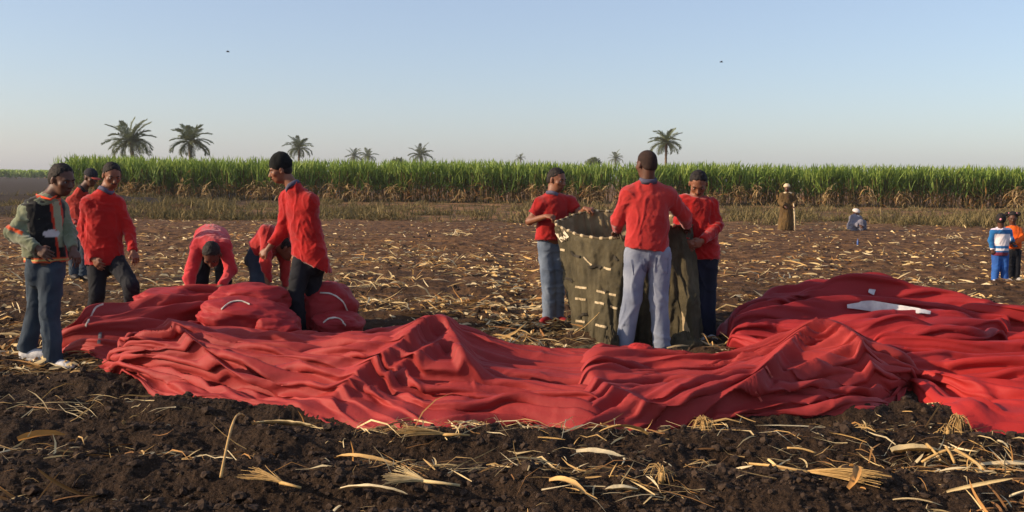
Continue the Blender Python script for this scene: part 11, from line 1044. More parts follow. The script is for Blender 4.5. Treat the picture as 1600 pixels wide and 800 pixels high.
M_orange = mat('orange_sweatshirt', srgb(232, 104, 30), srgb(206, 84, 24), scale=6, rough=.9, bump=.003, bscale=30)
M_jacket = knit('striped_jacket', (1, 1, 1), (.9, .9, .9), vcol=True)
M_bluet = mat('blue_trousers', srgb(48, 96, 168), srgb(36, 74, 140), scale=5, rough=.85, bump=.003, bscale=30)
M_pinkb = mat('hair_tie', srgb(240, 150, 160), rough=.6)

def unit(v): v = np.asarray(v, float); return v/(np.linalg.norm(v)+1e-12)
def head_frame(face, roll_side=None):
    f = unit(face); up = np.array((0, 0, 1.0)) if abs(f[2]) < .9 else np.array((0, 1.0, .3))
    r = unit(np.cross(f, up)); u = np.cross(r, f)
    return np.array((r, f, u))                     # rows: right, forward, up
def add_part(name, V, Q, m, root, col=None, smooth=True):
    return obj(name, mk_mesh(name, V-np.array(root.location), Q, smooth, m, col=col), root, (0, 0, 0))

def hand(sd, wr, ha, pal, s, curl, side):
    d = unit(ha-wr); n_ = unit(pal-d*np.dot(pal, d)); lat = np.cross(d, n_)
    k = .006*s
    pc = wr+d*.05*s
    sd.cone(wr, wr+d*.035*s, .024*s, .026*s, k=.012, flat=n_, fs=.75)
    sd.cone(pc-lat*.018*s, pc+lat*.018*s, .026*s, .026*s, k=.012, flat=n_, fs=.5)
    sd.cone(wr+d*.075*s-lat*.024*s, wr+d*.078*s+lat*.022*s, .016*s, .016*s, k=.012, flat=n_, fs=.7)
    for i, (o_, l_) in enumerate(((-.031, .068), (-.010, .078), (.011, .073), (.031, .058))):
        b0 = wr+d*(.082-.004*abs(i-1.4))*s+lat*o_*s
        dd = unit(d+lat*(o_*3.2))
        a1 = curl*(.7+.12*i); p1 = b0+(dd*math.cos(a1)+n_*math.sin(a1))*l_*.52*s
        a2 = a1+curl*.9; p2 = p1+(dd*math.cos(a2)+n_*math.sin(a2))*l_*.52*s
        sd.cone(b0-dd*.012*s, p1, .0098*s, .0088*s, k=.004); sd.cone(p1, p2, .0088*s, .0072*s, k=.004)
    t0 = wr+d*.03*s+lat*(-side)*.022*s
    t1 = t0+(d*.62+lat*(-side)*.7+n_*.25*curl)*.038*s; t2 = t1+(d*.85+lat*(-side)*.2+n_*.5*curl)*.032*s
    sd.cone(t0, t1, .013*s, .0105*s, k=.008); sd.cone(t1, t2, .0105*s, .0085*s, k=.004)

def person(Y0, J, label, face, top=M_red1, topname='sweater', sleeve=1.0, trousers=M_black, tname='trousers', shoes=M_bshoe, sole=None, hem=None, hemn=(0, 0, -1),
           hair='short', collar=M_collar, skin=M_skin, hs=1.0, bs=1.0, pal=None, curl=.9, cat='man', moustache=False, seed=1, toes=None, neckband=True, fat=1.0, legw=1.0, topcol=None, hh=.0078, wr_amp=.009, split=None, hemflare=0.0):
    Q_ = {k: P(v[0], v[1], Y0+(v[2] if len(v) > 2 else 0)) for k, v in J.items()}
    foot = (Q_['anL']+Q_['anR'])/2
    root = empty('person', (foot[0], foot[1], 0.0), label, cat)
    neck, pel = Q_['neck'], Q_['pel']
    rt = unit(Q_['shR']-Q_['shL']); upv = unit(neck-pel); fw = unit(np.cross(upv, rt))
    if np.dot(fw, np.array(face)*np.array((1, 1, .3))) < 0: pass
    sh = {}
    for s_ in 'LR':
        p = Q_['sh'+s_]; sgn = 1 if s_ == 'R' else -1
        sh[s_] = p-rt*sgn*.048*bs-upv*.045*bs
    shm = (sh['L']+sh['R'])/2; chest = shm*.8+pel*.2; belly = shm*.42+pel*.58
    if 'chest' in Q_: chest = Q_['chest']
    # --- body: one surface from scalp to soles
    B = Solid(hh)
    B.cone(chest, belly, .135*bs, .115*bs, k=.05, flat=fw, fs=.66).cone(belly, pel, .115*bs, .125*bs, k=.05, flat=fw, fs=.7)
    B.cone(sh['L'], sh['R'], .05*bs, .05*bs, k=.04)
    for s_ in 'LR': B.cone(neck-upv*.035*bs, sh[s_], .045*bs, .045*bs, k=.04)
    A = head_frame(face); Hc = Q_['head']
    T = lambda x, y, z: Hc+hs*(A[0]*x+A[1]*y+A[2]*z)
    nb = neck-upv*.060*bs
    B.cone(nb, T(0, -.028, -.055), .062*hs, .056*hs, k=.03)
    for s_, sg in (('L', -1), ('R', 1)):
        el, wr, ha = Q_['el'+s_], Q_['wr'+s_], Q_['ha'+s_]
        B.cone(sh[s_], el, .047*bs, .038*bs, k=.03).cone(el, wr+unit(el-wr)*.0, .039*bs, .026*bs, k=.02)
        pv = np.array((pal or {}).get(s_, (0.3*-sg, .2, -.9)), float)
        ha2 = wr+unit(ha-wr)*.1
        hand(B, wr, ha2, pv, bs if bs > .8 else bs*1.05, curl if not isinstance(curl, dict) else curl[s_], sg)
        hp, kn, an = Q_['hip'+s_], Q_['kn'+s_], Q_['an'+s_]
        B.cone(pel, hp, .1*bs, .085*bs, k=.04).cone(hp, kn, .08*bs, .052*bs, k=.03).cone(kn, an, .054*bs, .034*bs, k=.02)
        td = np.array((toes or {}).get(s_, (face[0], face[1], 0)), float); td[2] = 0; td = unit(td)
        B.cone(an+np.array((0, 0, -.02*bs)), an+td*.13*bs+np.array((0, 0, -.05*bs)), .034*bs, .026*bs, k=.02)
    # head
    B.ell(T(0, -.014, .034), np.array((.077, .098, .087))*hs, A, k=.03)
    B.ell(T(0, .028, -.028), np.array((.062, .066, .086))*hs, A, k=.025)
    B.ell(T(0, .038, -.082), np.array((.043, .046, .034))*hs, A, k=.02)
    B.cone(T(0, .088, .012), T(0, .112, -.026), .0085*hs, .0135*hs, k=.010)
    B.cone(T(-.011, .102, -.030), T(.011, .102, -.030), .008*hs, .008*hs, k=.008)
    B.cone(T(-.036, .076, .026), T(.036, .076, .026), .013*hs, .013*hs, k=.014)
    B.cone(T(-.020, .086, -.056), T(.020, .086, -.056), .010*hs, .010*hs, k=.010)
    for sg in (-1, 1):
        B.ell(T(sg*.046, .062, -.018), np.array((.022, .02, .02))*hs, A, k=.02)
        B.ell(T(sg*.033, .104, .006), np.array((.017, .014, .011))*hs, A, k=.010, sub=True)
        ea = np.array((A[0]*.9+A[1]*-.3*sg, A[1]*.9+A[0]*.3*sg, A[2]))
        B.ell(T(sg*.083, -.006, -.008), np.array((.011, .020, .032))*hs, ea, k=.008)
        B.ell(T(sg*.091, .004, -.006), np.array((.006, .010, .018))*hs, ea, k=.006, sub=True)
    V, Qd = B.mesh()
    add_part('body', V, Qd, skin, root)
    # eyes, lips, brows
    for sg in (-1, 1):
        V0, F0 = I2; E = T(sg*.033, .078, .005)+(V0*.0112*hs)@A
        c_ = np.where((np.abs(V0[:, 0:1]) < .62), .02, .30)*np.ones((1, 3)); add_part('eye', E, F0, M_eye, root, c_)
        v, f = tube([T(sg*.014, .094, .024), T(sg*.034, .091, .031), T(sg*.052, .076, .024)], np.array((.0035, .0045, .002))*hs, 6); add_part('eyebrow', v, f, M_hair, root)
    v, f = tube([T(-.024, .087, -.060), T(-.008, .097, -.055), T(.008, .097, -.055), T(.024, .087, -.060)], np.array((.003, .0065, .0065, .003))*hs, 8); add_part('lips', v, f, M_lip, root)
    if moustache:
        v, f = tube([T(-.030, .086, -.050), T(-.012, .100, -.043), T(.012, .100, -.043), T(.030, .086, -.050)], np.array((.003, .0065, .0065, .003))*hs, 8); add_part('moustache', v, f, M_hair, root)
    # --- hair or headwear
    if hair in ('short', 'cropped', 'curly'):
        g_ = {'short': .0035, 'cropped': .002, 'curly': .018}[hair]; Hh = Solid(.009*hs)
        Hh.ell(T(0, -.015, .035), np.array((.0785+g_, .0995+g_, .088+g_))*hs, A, k=.01)
        Hh.ell(T(0, -.05, -.015), np.array((.068+g_*.5, .062+g_*.6, .07))*hs, A, k=.02)
        Hh.cut(T(0, .058, .082), -(A[2]*.62-A[1]*.78)); Hh.cut(T(0, -.08, -.062), -(A[2]*.95-A[1]*.3))
        V, Qd = Hh.mesh(); N3 = vnorm(V, Qd); V = V+N3*((pn(V[:, 0]*45, V[:, 1]*45, V[:, 2]*45, seed=seed)*.7+rng.uniform(-1, 1, len(V))*.5)*(.007 if hair != 'cropped' else .0008)*hs)[:, None]
        add_part('hair', V, Qd, M_hairS if hair == 'cropped' else M_hair, root)
    if hair == 'beanie':
        Hh = Solid(.009); Hh.ell(T(0, -.022, .052), np.array((.090, .110, .100)), A, k=.02); Hh.ell(T(0, -.035, .135), np.array((.045, .05, .03)), A, k=.05)
        Hh.cut(T(0, 0, .004), -(A[2]-A[1]*.22)); V, Qd = Hh.mesh(); V = wrinkle(V, Qd, .004, 5, (20, 20, 10)); add_part('knitted_cap', V, Qd, M_wool, root)
        Hr = Solid(.009); Hr.ell(T(0, -.05, -.01), np.array((.072, .062, .065)), A); V, Qd = Hr.mesh(); add_part('hair', V, Qd, M_hair, root)
    if hair == 'cap':
        Hh = Solid(.009); Hh.ell(T(0, -.016, .045), np.array((.089, .108, .096)), A, k=.02); Hh.cut(T(0, 0, .03), -A[2]); V, Qd = Hh.mesh()
        add_part('cap', V, Qd, M_collarD, root)
        vz = Solid(.008); vz.ell(T(0, .12, .03), np.array((.07, .07, .012)), A); V, Qd = vz.mesh(); add_part('visor', V, Qd, mat('cap_visor', srgb(150, 60, 50), rough=.8), root)
        Hr = Solid(.009); Hr.ell(T(0, -.045, -.005), np.array((.075, .066, .06)), A); V, Qd = Hr.mesh(); add_part('hair', V, Qd, M_hair, root)
    # --- top
    Tp = Solid(.0105*max(bs, .8)); f_ = bs*fat
    hemp = P(hem[0], hem[1], Y0+(hem[2] if len(hem) > 2 else 0)) if hem else pel
    low = pel+unit(pel-chest)*(.14+hemflare)*bs
    Tp.cone(chest, belly, .168*f_, .160*f_, k=.05, flat=fw, fs=.70).cone(belly, pel, .160*f_, .166*f_, k=.05, flat=fw, fs=.74).cone(pel, low, .166*f_, (.172+hemflare*.3)*f_, k=.04, flat=fw, fs=.74)
    Tp.cone(sh['L'], sh['R'], .066*f_, .066*f_, k=.05).cone(nb-upv*.02, nb+upv*.008*bs, .082*bs, .068*bs, k=.05)
    for s_ in 'LR': Tp.cone(nb, sh[s_], .058*bs, .060*f_, k=.05)
    for s_ in 'LR':
        el, wr = Q_['el'+s_], Q_['wr'+s_]
        if sleeve >= 1: Tp.cone(sh[s_], el, .069*f_, .056*f_, k=.03).cone(el, wr+(wr-el)*.02, .057*f_, .043*f_, k=.02, cap=True)
        else: Tp.cone(sh[s_], sh[s_]+(el-sh[s_])*sleeve, .070*f_, .066*f_, k=.03, cap=True)
    if hem is not None: Tp.cut(hemp, hemn)
    V, Qd = Tp.mesh(); V = wrinkle(V, Qd, wr_amp*bs, seed*7+3)
    col = topcol(V, Q_) if topcol else None
    to = add_part(topname, V, Qd, top, root, col)
    if collar is not None:
        cn = unit(T(0, -.03, -.05)-nb); a1 = unit(np.cross(cn, A[1])); a2 = np.cross(a1, cn)
        if np.dot(a2, A[1]) < 0: a2 = -a2
        vs = []; th = np.linspace(0, 2*np.pi, 40, endpoint=False)
        for (r_, z_) in ((.072, .008), (.078, .0), (.084, -.004), (.074, .036), (.066, .040), (.062, .03), (.064, .01)):
            fr = np.maximum(np.sin(th), 0)**3                                # lower in front
            vs.append(nb+cn*.026*bs+np.outer(np.cos(th), a1)*r_*bs*1.02+np.outer(np.sin(th), a2)*r_*bs*1.02+cn*(z_*bs-.02*fr*bs)[:, None])
        vs = np.array(vs); v = vs.reshape(-1, 3); f = grid_faces(7, 40, True)
        f = np.vstack([f, np.stack([6*40+np.arange(40), 6*40+(np.arange(40)+1) % 40, (np.arange(40)+1) % 40, np.arange(40)], 1)])
        add_part('collar', v, f, collar, root)
    # --- trousers
    Tr = Solid(.0105*max(bs, .8)); l_ = bs*legw
    hm = (Q_['hipL']+Q_['hipR'])/2
    Tr.cone(pel+upv*.05*bs, hm, .150*bs, .152*bs, k=.03, flat=fw, fs=.72)
    for s_ in 'LR':
        hp, kn, an = Q_['hip'+s_], Q_['kn'+s_], Q_['an'+s_]
        Tr.cone(hp, kn, .098*l_, .076*l_, k=.025).cone(kn, an+(an-kn)*.06, .076*l_, .072*l_, k=.02, cap=True)
    V, Qd = Tr.mesh(); V = wrinkle(V, Qd, .0075*bs, seed*5+1, (7, 7, 13), fine=.15)
    add_part(tname, V, Qd, trousers, root)
    # --- shoes
    for s_ in 'LR':
        if shoes is None: break
        an = Q_['an'+s_]; td = np.array((toes or {}).get(s_, (face[0], face[1], 0)), float); td[2] = 0; td = unit(td); lat = np.cross(td, (0, 0, 1))
        base = np.array((an[0], an[1], an[2]-.062*bs))
        Sh = Solid(.009); Sh.ell(base+td*.075*bs+np.array((0, 0, .02)), np.array((.135, .050, .048))*bs, np.array((td, lat, (0, 0, 1))), k=.03)
        Sh.cone(base+np.array((0, 0, .03)), base+np.array((0, 0, .07*bs)), .046*bs, .045*bs, k=.03); Sh.cut(base+np.array((0, 0, -.018)), (0, 0, -1))
        V, Qd = Sh.mesh(); so = add_part('shoe', V, Qd, shoes, root)
        if sole is not None:
            Sl = Solid(.009); Sl.ell(base+td*.075*bs, np.array((.142, .056, .06))*bs, np.array((td, lat, (0, 0, 1)))); Sl.cut(base+np.array((0, 0, -.004)), (0, 0, 1)); Sl.cut(base+np.array((0, 0, -.03)), (0, 0, -1))
            V, Qd = Sl.mesh(); o2 = obj('sole', mk_mesh('sole', V-np.array(root.location), Qd, True, sole), so, (0, 0, 0))
    return root, Q_, A, T, to

# ------------------------------------------------------------------ the people
def stripe_sleeves(V, Q):
    c = np.tile(np.array((1.0, 1.0, 1.0)), (len(V), 1)); el = Q['elL']; sh_ = Q['shL']
    t = ((V-sh_)@(el-sh_))/((el-sh_)**2).sum(); m = (t > .78) & (t < .90) & (V[:, 0] < Q['neck'][0]-.12)
    c[m] = np.array(srgb(220, 84, 30))/np.array(srgb(126, 128, 92)); c[(t < .74) & (V[:, 0] < Q['neck'][0]-.1)] *= 1.3
    return c
rA, QA, AA, TA, oA = person(7.8, dict(head=(97, 281), neck=(76, 303), shL=(38, 322, -.10), shR=(98, 316, .12), elL=(20, 364, -.12), wrL=(58, 388, -.24), haL=(76, 400, -.28),
    elR=(107, 364, .05), wrR=(114, 388, -.06), haR=(121, 404, -.08), pel=(72, 408), hipL=(60, 424, .06), hipR=(80, 424, -.04), knL=(58, 482, .1), knR=(78, 488, -.06), anL=(41, 545, .12), anR=(83, 562, -.05)),
    'young man in a dark sleeveless vest over grey-green sleeves, walking at the left edge', (.88, -.42, -.30), top=M_olive, topname='sweater', trousers=M_jeanD, tname='jeans', shoes=M_white, sole=M_sole, hem=(72, 400),
    hair='short', collar=None, skin=M_skinD, toes={'L': (1, -.2, 0), 'R': (1, -.35, 0)}, seed=3, topcol=stripe_sleeves, legw=.98, pal={'L': (.2, .9, -.3)}, curl=.5, wr_amp=.012)
# vest: torso only, striped hem, emblem
rt = unit(QA['shR']-QA['shL']); up_ = unit(QA['neck']-QA['pel']); fwA = unit(np.cross(up_, rt)); fwA = fwA if fwA[1] < 0 else -fwA
shLa, shRa = QA['shL']+rt*.05-up_*.045, QA['shR']-rt*.05-up_*.045; shm = (shLa+shRa)/2; ch = shm*.8+QA['pel']*.2; be = shm*.42+QA['pel']*.58
Vs = Solid(.0115); Vs.cone(ch, be, .182, .176, k=.05, flat=fwA, fs=.72).cone(be, QA['pel']+(QA['pel']-ch)*.02, .176, .190, k=.05, flat=fwA, fs=.76)
Vs.cone(shLa+rt*.02, shRa-rt*.02, .080, .080, k=.05)
for q in (shLa+rt*.02, shRa-rt*.02): Vs.cone(QA['neck']-up_*.075, q, .078, .074, k=.05)
for q, s_ in ((shLa, -1), (shRa, 1)): Vs.cut(q+rt*s_*.062, rt*s_)
Vs.cut(P(72, 409, 7.8), (0.05, 0, -1))
Vs.cut(QA['neck']-up_*.015, up_)
V, Qd = Vs.mesh(); V = wrinkle(V, Qd, .008, 44)
zc = V[:, 2]-P(72, 409, 7.8)[2]; fr = (V-ch)@fwA; lx_ = (V-ch)@rt
c = np.tile(np.array(srgb(24, 24, 24)), (len(V), 1))
inn = (fr > .05) & (np.abs(lx_-.055) < .030+.02*pn(V[:, 2]*3, 1.0)) & (zc > .12); c[inn] = srgb(150, 150, 120)
edge = (fr > .05) & (np.abs(np.abs(lx_-.055)-.040) < .010); c[edge] = srgb(190, 56, 30)
c[zc < .042] = srgb(206, 84, 36); c[(zc < .03) & (zc > .015)] = srgb(170, 176, 110)
yk = ((V-QA['neck'])**2).sum(1) < .098**2; c[yk] = srgb(214, 72, 34)
em = P(73, 366, 7.62); d_ = (((V-em)*np.array((1/.052, 1/.2, 1/.034)))**2).sum(1); c[(d_ < 1) & (V[:, 1] < 7.8)] = srgb(196, 188, 184)
add_part('vest', V, Qd, M_vest, rA, c)
v, f = tube([P(57, 304, 7.9), P(66, 308, 7.72), P(79, 312, 7.66), P(88, 306, 7.72)], [.007, .009, .009, .007], 8); add_part('collar', v, f, mat('orange_trim', srgb(222, 74, 34), rough=.9), rA)

person(14.4, dict(head=(142, 278), neck=(128, 292), shL=(106, 311, .0), shR=(146, 310, .1), elL=(106, 338), wrL=(118, 352, -.2), haL=(126, 354, -.25), elR=(146, 336), wrR=(140, 352, -.1), haR=(136, 360, -.15),
    pel=(124, 352), hipL=(117, 360), hipR=(131, 360), knL=(116, 396), knR=(133, 394), anL=(115, 428), anR=(130, 430)),
    'man in a dark cap and brick red jacket half hidden behind the sweatered man', (.8, -.5, -.3), top=M_dred, topname='jacket', trousers=M_jeanD, tname='jeans', shoes=M_bshoe, hem=(124, 358), hair='cap', collar=M_collarD, skin=M_skinD,
    seed=5, toes={'L': (.6, -.8, 0), 'R': (.8, -.6, 0)}, hh=.011, bs=.95)

person(9.85, dict(head=(175, 274), neck=(164, 294), shL=(131, 312, -.06), shR=(190, 311, .08), elL=(129, 362, -.02), wrL=(146, 404, -.14), haL=(156, 417, -.18), elR=(202, 360, .05), wrR=(208, 392, -.08), haR=(213, 406, -.12),
    pel=(163, 394), hipL=(152, 408, -.02), hipR=(180, 408, .02), knL=(152, 456, -.08), knR=(205, 446, -.22), anL=(146, 504, .02), anR=(206, 500, -.1)),
    'man with a moustache and red sweater looking down beside the vested man', (.55, -.72, -.42), top=M_red3, trousers=M_black, shoes=M_bshoe, hem=(160, 413), hair='short', collar=M_collar, moustache=True, seed=7,
    toes={'L': (.3, -.9, 0), 'R': (.6, -.8, 0)}, pal={'L': (.3, .8, 0), 'R': (-.5, .5, 0)}, curl=.6, fat=1.04, hemflare=.03)

person(10.0, dict(head=(331, 398, -.30), neck=(331, 386, -.14), shL=(302, 384, -.08), shR=(358, 386, -.08), elL=(296, 434, -.2), wrL=(299, 474, -.3), haL=(301, 492, -.33), elR=(361, 422, -.12), wrR=(347, 446, -.32), haR=(336, 455, -.36),
    pel=(331, 372, .36), hipL=(318, 384, .36), hipR=(346, 384, .36), knL=(314, 440, .2), knR=(350, 440, .2), anL=(311, 502, .36), anR=(353, 502, .36)),
    'man in a pinkish red shirt bending forward over the red sacks', (.05, -.62, -.95), top=M_pink, topname='shirt', trousers=M_black, shoes=M_bshoe, hem=(331, 378, .42), hemn=(0, 1, -.3), hair='short', collar=None, skin=M_skinD, seed=9, curl=.5, hs=1.02)

person(10.1, dict(head=(452, 388, .05), neck=(436, 372, .02), shL=(420, 358, -.14), shR=(436, 368, .2), elL=(415, 408, -.18), wrL=(419, 446, -.2), haL=(421, 460, -.2), elR=(446, 410, .2), wrR=(444, 448, .15), haR=(444, 462, .15),
    pel=(406, 394, .12), hipL=(402, 402, .06), hipR=(408, 402, .2), knL=(403, 444, -.05), knR=(412, 446, .25), anL=(400, 500, .1), anR=(410, 500, .3)),
    'stooping man in red mostly hidden behind the man in the knitted cap', (.8, -.15, -.6), top=M_red2, topname='shirt', trousers=M_jeanD, tname='jeans', shoes=M_bshoe, hem=(404, 396, .1), hemn=(-.8, 0, -.6), hair='short', collar=None, seed=11, toes={'L': (1, -.1, 0), 'R': (1, -.1, 0)}, curl=.5)

person(9.5, dict(head=(438, 266), neck=(458, 286), shL=(443, 302, .12), shR=(489, 309, -.08), elL=(441, 362, .02), wrL=(419, 389, -.02), haL=(408, 398, -.02), elR=(489, 362, .12), wrR=(468, 395, .26), haR=(458, 404, .24),
    pel=(483, 396), hipL=(472, 410, -.02), hipR=(493, 408, .04), knL=(461, 466, -.08), knR=(487, 466, .1), anL=(471, 516, .0), anR=(496, 520, .1)),
    'man in a black knitted cap and red sweater turned away, standing on the red fabric', (-.93, -.22, -.30), top=M_red3, trousers=M_black, shoes=M_bshoe, hem=(486, 411), hemn=(-.42, 0, -.9), hair='beanie', collar=M_collar, skin=M_skin, seed=13,
    toes={'L': (-.5, -.5, 0), 'R': (.9, -.5, 0)}, fat=1.08, pal={'L': (0, .6, -.5)}, hemflare=.05)

person(10.6, dict(head=(870, 281), neck=(864, 300), shL=(838, 313, -.05), shR=(896, 309, .08), elL=(827, 346, -.05), wrL=(853, 338, -.24), haL=(868, 338, -.32), elR=(908, 336, -.02), wrR=(914, 326, -.16), haR=(926, 327, -.2),
    pel=(861, 370), hipL=(853, 382, .02), hipR=(872, 382, .02), knL=(857, 438, -.02), knR=(872, 436, .04), anL=(858, 494), anR=(871, 494, .06)),
    'man in a short-sleeved red shirt and light jeans holding the bag\'s left corner', (.72, -.6, -.25), top=M_red1, topname='shirt', sleeve=.62, trousers=M_jean2, tname='jeans', shoes=M_rshoe, hem=(861, 375), hair='short', collar=M_collar, skin=M_skin, seed=15,
    toes={'L': (-.4, -.8, 0), 'R': (.5, -.8, 0)}, pal={'L': (.3, .2, -.9), 'R': (.2, .2, -.9)}, curl=1.15, legw=.98)

rH = person(8.84, dict(head=(1010, 257), neck=(1012, 278), shL=(975, 296, .0), shR=(1051, 299, .03), elL=(966, 344, .08), wrL=(965, 358, .28), haL=(963, 362, .36), elR=(1069, 336, .14), wrR=(1073, 352, .36), haR=(1070, 358, .44),
    pel=(1011, 380), hipL=(994, 396), hipR=(1030, 396), knL=(988, 466, -.02), knR=(1029, 466, .0), anL=(975, 540), anR=(1034, 542)),
    'man with cropped hair and faded light jeans seen from behind beside the canvas bag', (-.45, .88, -.12), top=M_red2, trousers=M_jean, tname='jeans', shoes=M_bshoe, hem=(1012, 390), hemn=(-.10, 0, -1), hair='cropped', collar=M_collar, skin=M_skinD, seed=17,
    toes={'L': (-.2, .9, 0), 'R': (.2, .9, 0)}, fat=1.12, legw=1.1, wr_amp=.008)[0]

person(9.55, dict(head=(1091, 287), neck=(1081, 312), shL=(1060, 308, .0), shR=(1117, 315, .06), elL=(1062, 346, -.08), wrL=(1070, 376, -.26), haL=(1080, 386, -.3), elR=(1121, 354, -.02), wrR=(1098, 376, -.25), haR=(1084, 385, -.3),
    pel=(1096, 392), hipL=(1088, 406), hipR=(1106, 406, .02), knL=(1092, 462, -.03), knR=(1106, 462), anL=(1096, 520), anR=(1107, 522)),
    'man in a red sweater and navy trousers looking down into the bag', (-.15, -.75, -.62), top=M_red3, trousers=M_navy, shoes=M_white, sole=M_sole, hem=(1092, 404), hair='short', collar=M_collarD, skin=M_skin, moustache=True, seed=19,
    toes={'L': (-.1, -.9, 0), 'R': (.2, -.9, 0)}, pal={'L': (.5, .6, 0), 'R': (-.5, .6, 0)}, curl=1.0)

ht = [c_ for c_ in rH.children if c_.name.startswith('jeans')][0]
vv = np.array([v_.co for v_ in ht.data.vertices])+np.array(rH.location); bvj = BVHTree.FromPolygons([tuple(p) for p in vv], [tuple(p.vertices) for p in ht.data.polygons])
M_pocket = mat('pocket_denim', srgb(112, 120, 138), srgb(84, 92, 112), scale=9, rough=.9, bump=.003, bscale=60)
strip_on(bvj, [(996, 404), (998, 416), (1000, 428)], 20, 'back_pocket', M_pocket, rH, 10, .005)
strip_on(bvj, [(1034, 402), (1034, 414), (1033, 426)], 20, 'back_pocket', M_pocket, rH, 10, .005)
strip_on(bvj, [(1014, 396), (1013, 412), (1012, 430)], 1.4, 'seam', M_pocket, rH, 10, .004)
# girls at the right edge
def jacket_col(V, Q):
    z0, z1 = Q['pel'][2], Q['neck'][2]; t = (V[:, 2]-z0)/(z1-z0)
    c = np.tile(np.array(srgb(34, 96, 150)), (len(V), 1)); w = np.array(srgb(226, 214, 214))
    mid = np.abs(V[:, 0]-Q['pel'][0]) < .125
    c[(t > .24) & (t < .74) & mid] = w; c[(t > .02) & (t < .12)] = w; c[(t > .92)] = srgb(214, 200, 214); c[t < -.05] = srgb(110, 40, 60)
    return c
rK, QK, AK, TK, _ = person(15.7, dict(head=(1564, 344), neck=(1564, 356), shL=(1550, 360), shR=(1578, 359, .05), elL=(1548, 376), wrL=(1551, 390, -.05), haL=(1552, 396, -.06), elR=(1580, 374, -.02), wrR=(1586, 384, .12), haR=(1590, 384, .18),
    pel=(1563, 392), hipL=(1557, 400), hipR=(1569, 400), knL=(1556, 420, -.02), knR=(1569, 420), anL=(1554, 437), anR=(1570, 436)),
    'little girl in a blue and white striped jacket and blue trousers seen from behind', (.45, .85, -.15), top=M_jacket, topname='jacket', topcol=jacket_col, trousers=M_bluet, shoes=M_white, sole=M_sole, hem=(1563, 399), hair='curly', collar=None, skin=M_skinD,
    hs=.78, bs=.66, fat=1.12, legw=1.15, cat='child', seed=21, toes={'L': (-.4, -.8, 0), 'R': (.5, -.8, 0)}, hh=.010, wr_amp=.008)
v0, f0 = I2; add_part('hair_tie', TK(0, -.125, .0)+v0*.018, f0, M_pinkb, rK)
rK, QK, AK, TK, _ = person(15.95, dict(head=(1582, 341), neck=(1583, 353), shL=(1571, 357, .04), shR=(1595, 358, -.02), elL=(1570, 374), wrL=(1573, 384, -.2), haL=(1570, 384, -.26), elR=(1598, 372, -.08), wrR=(1586, 380, -.26), haR=(1578, 379, -.3),
    pel=(1583, 386), hipL=(1578, 394), hipR=(1589, 394), knL=(1578, 416), knR=(1589, 416), anL=(1578, 435), anR=(1588, 434)),
    'little girl in an orange sweatshirt with two pink-tied bunches facing her friend', (-.35, -.85, -.3), top=M_orange, topname='sweatshirt', trousers=M_black, shoes=M_white, sole=M_sole, hem=(1583, 388), hair='curly', collar=None, skin=M_skinD,
    hs=.78, bs=.66, fat=1.05, legw=1.05, cat='child', seed=23, toes={'L': (-.4, -.8, 0), 'R': (.4, -.8, 0)}, hh=.010, wr_amp=.008)
for sg in (-1, 1): add_part('hair_tie', TK(sg*.075, -.01, .1)+v0*.016, f0, M_pinkb, rK); add_part('hair_bunch', TK(sg*.105, -.02, .085)+v0*.036*(1+.15*pn(v0[:, 0]*3, v0[:, 1]*3, 1)[:, None]), f0, M_hair, rK)

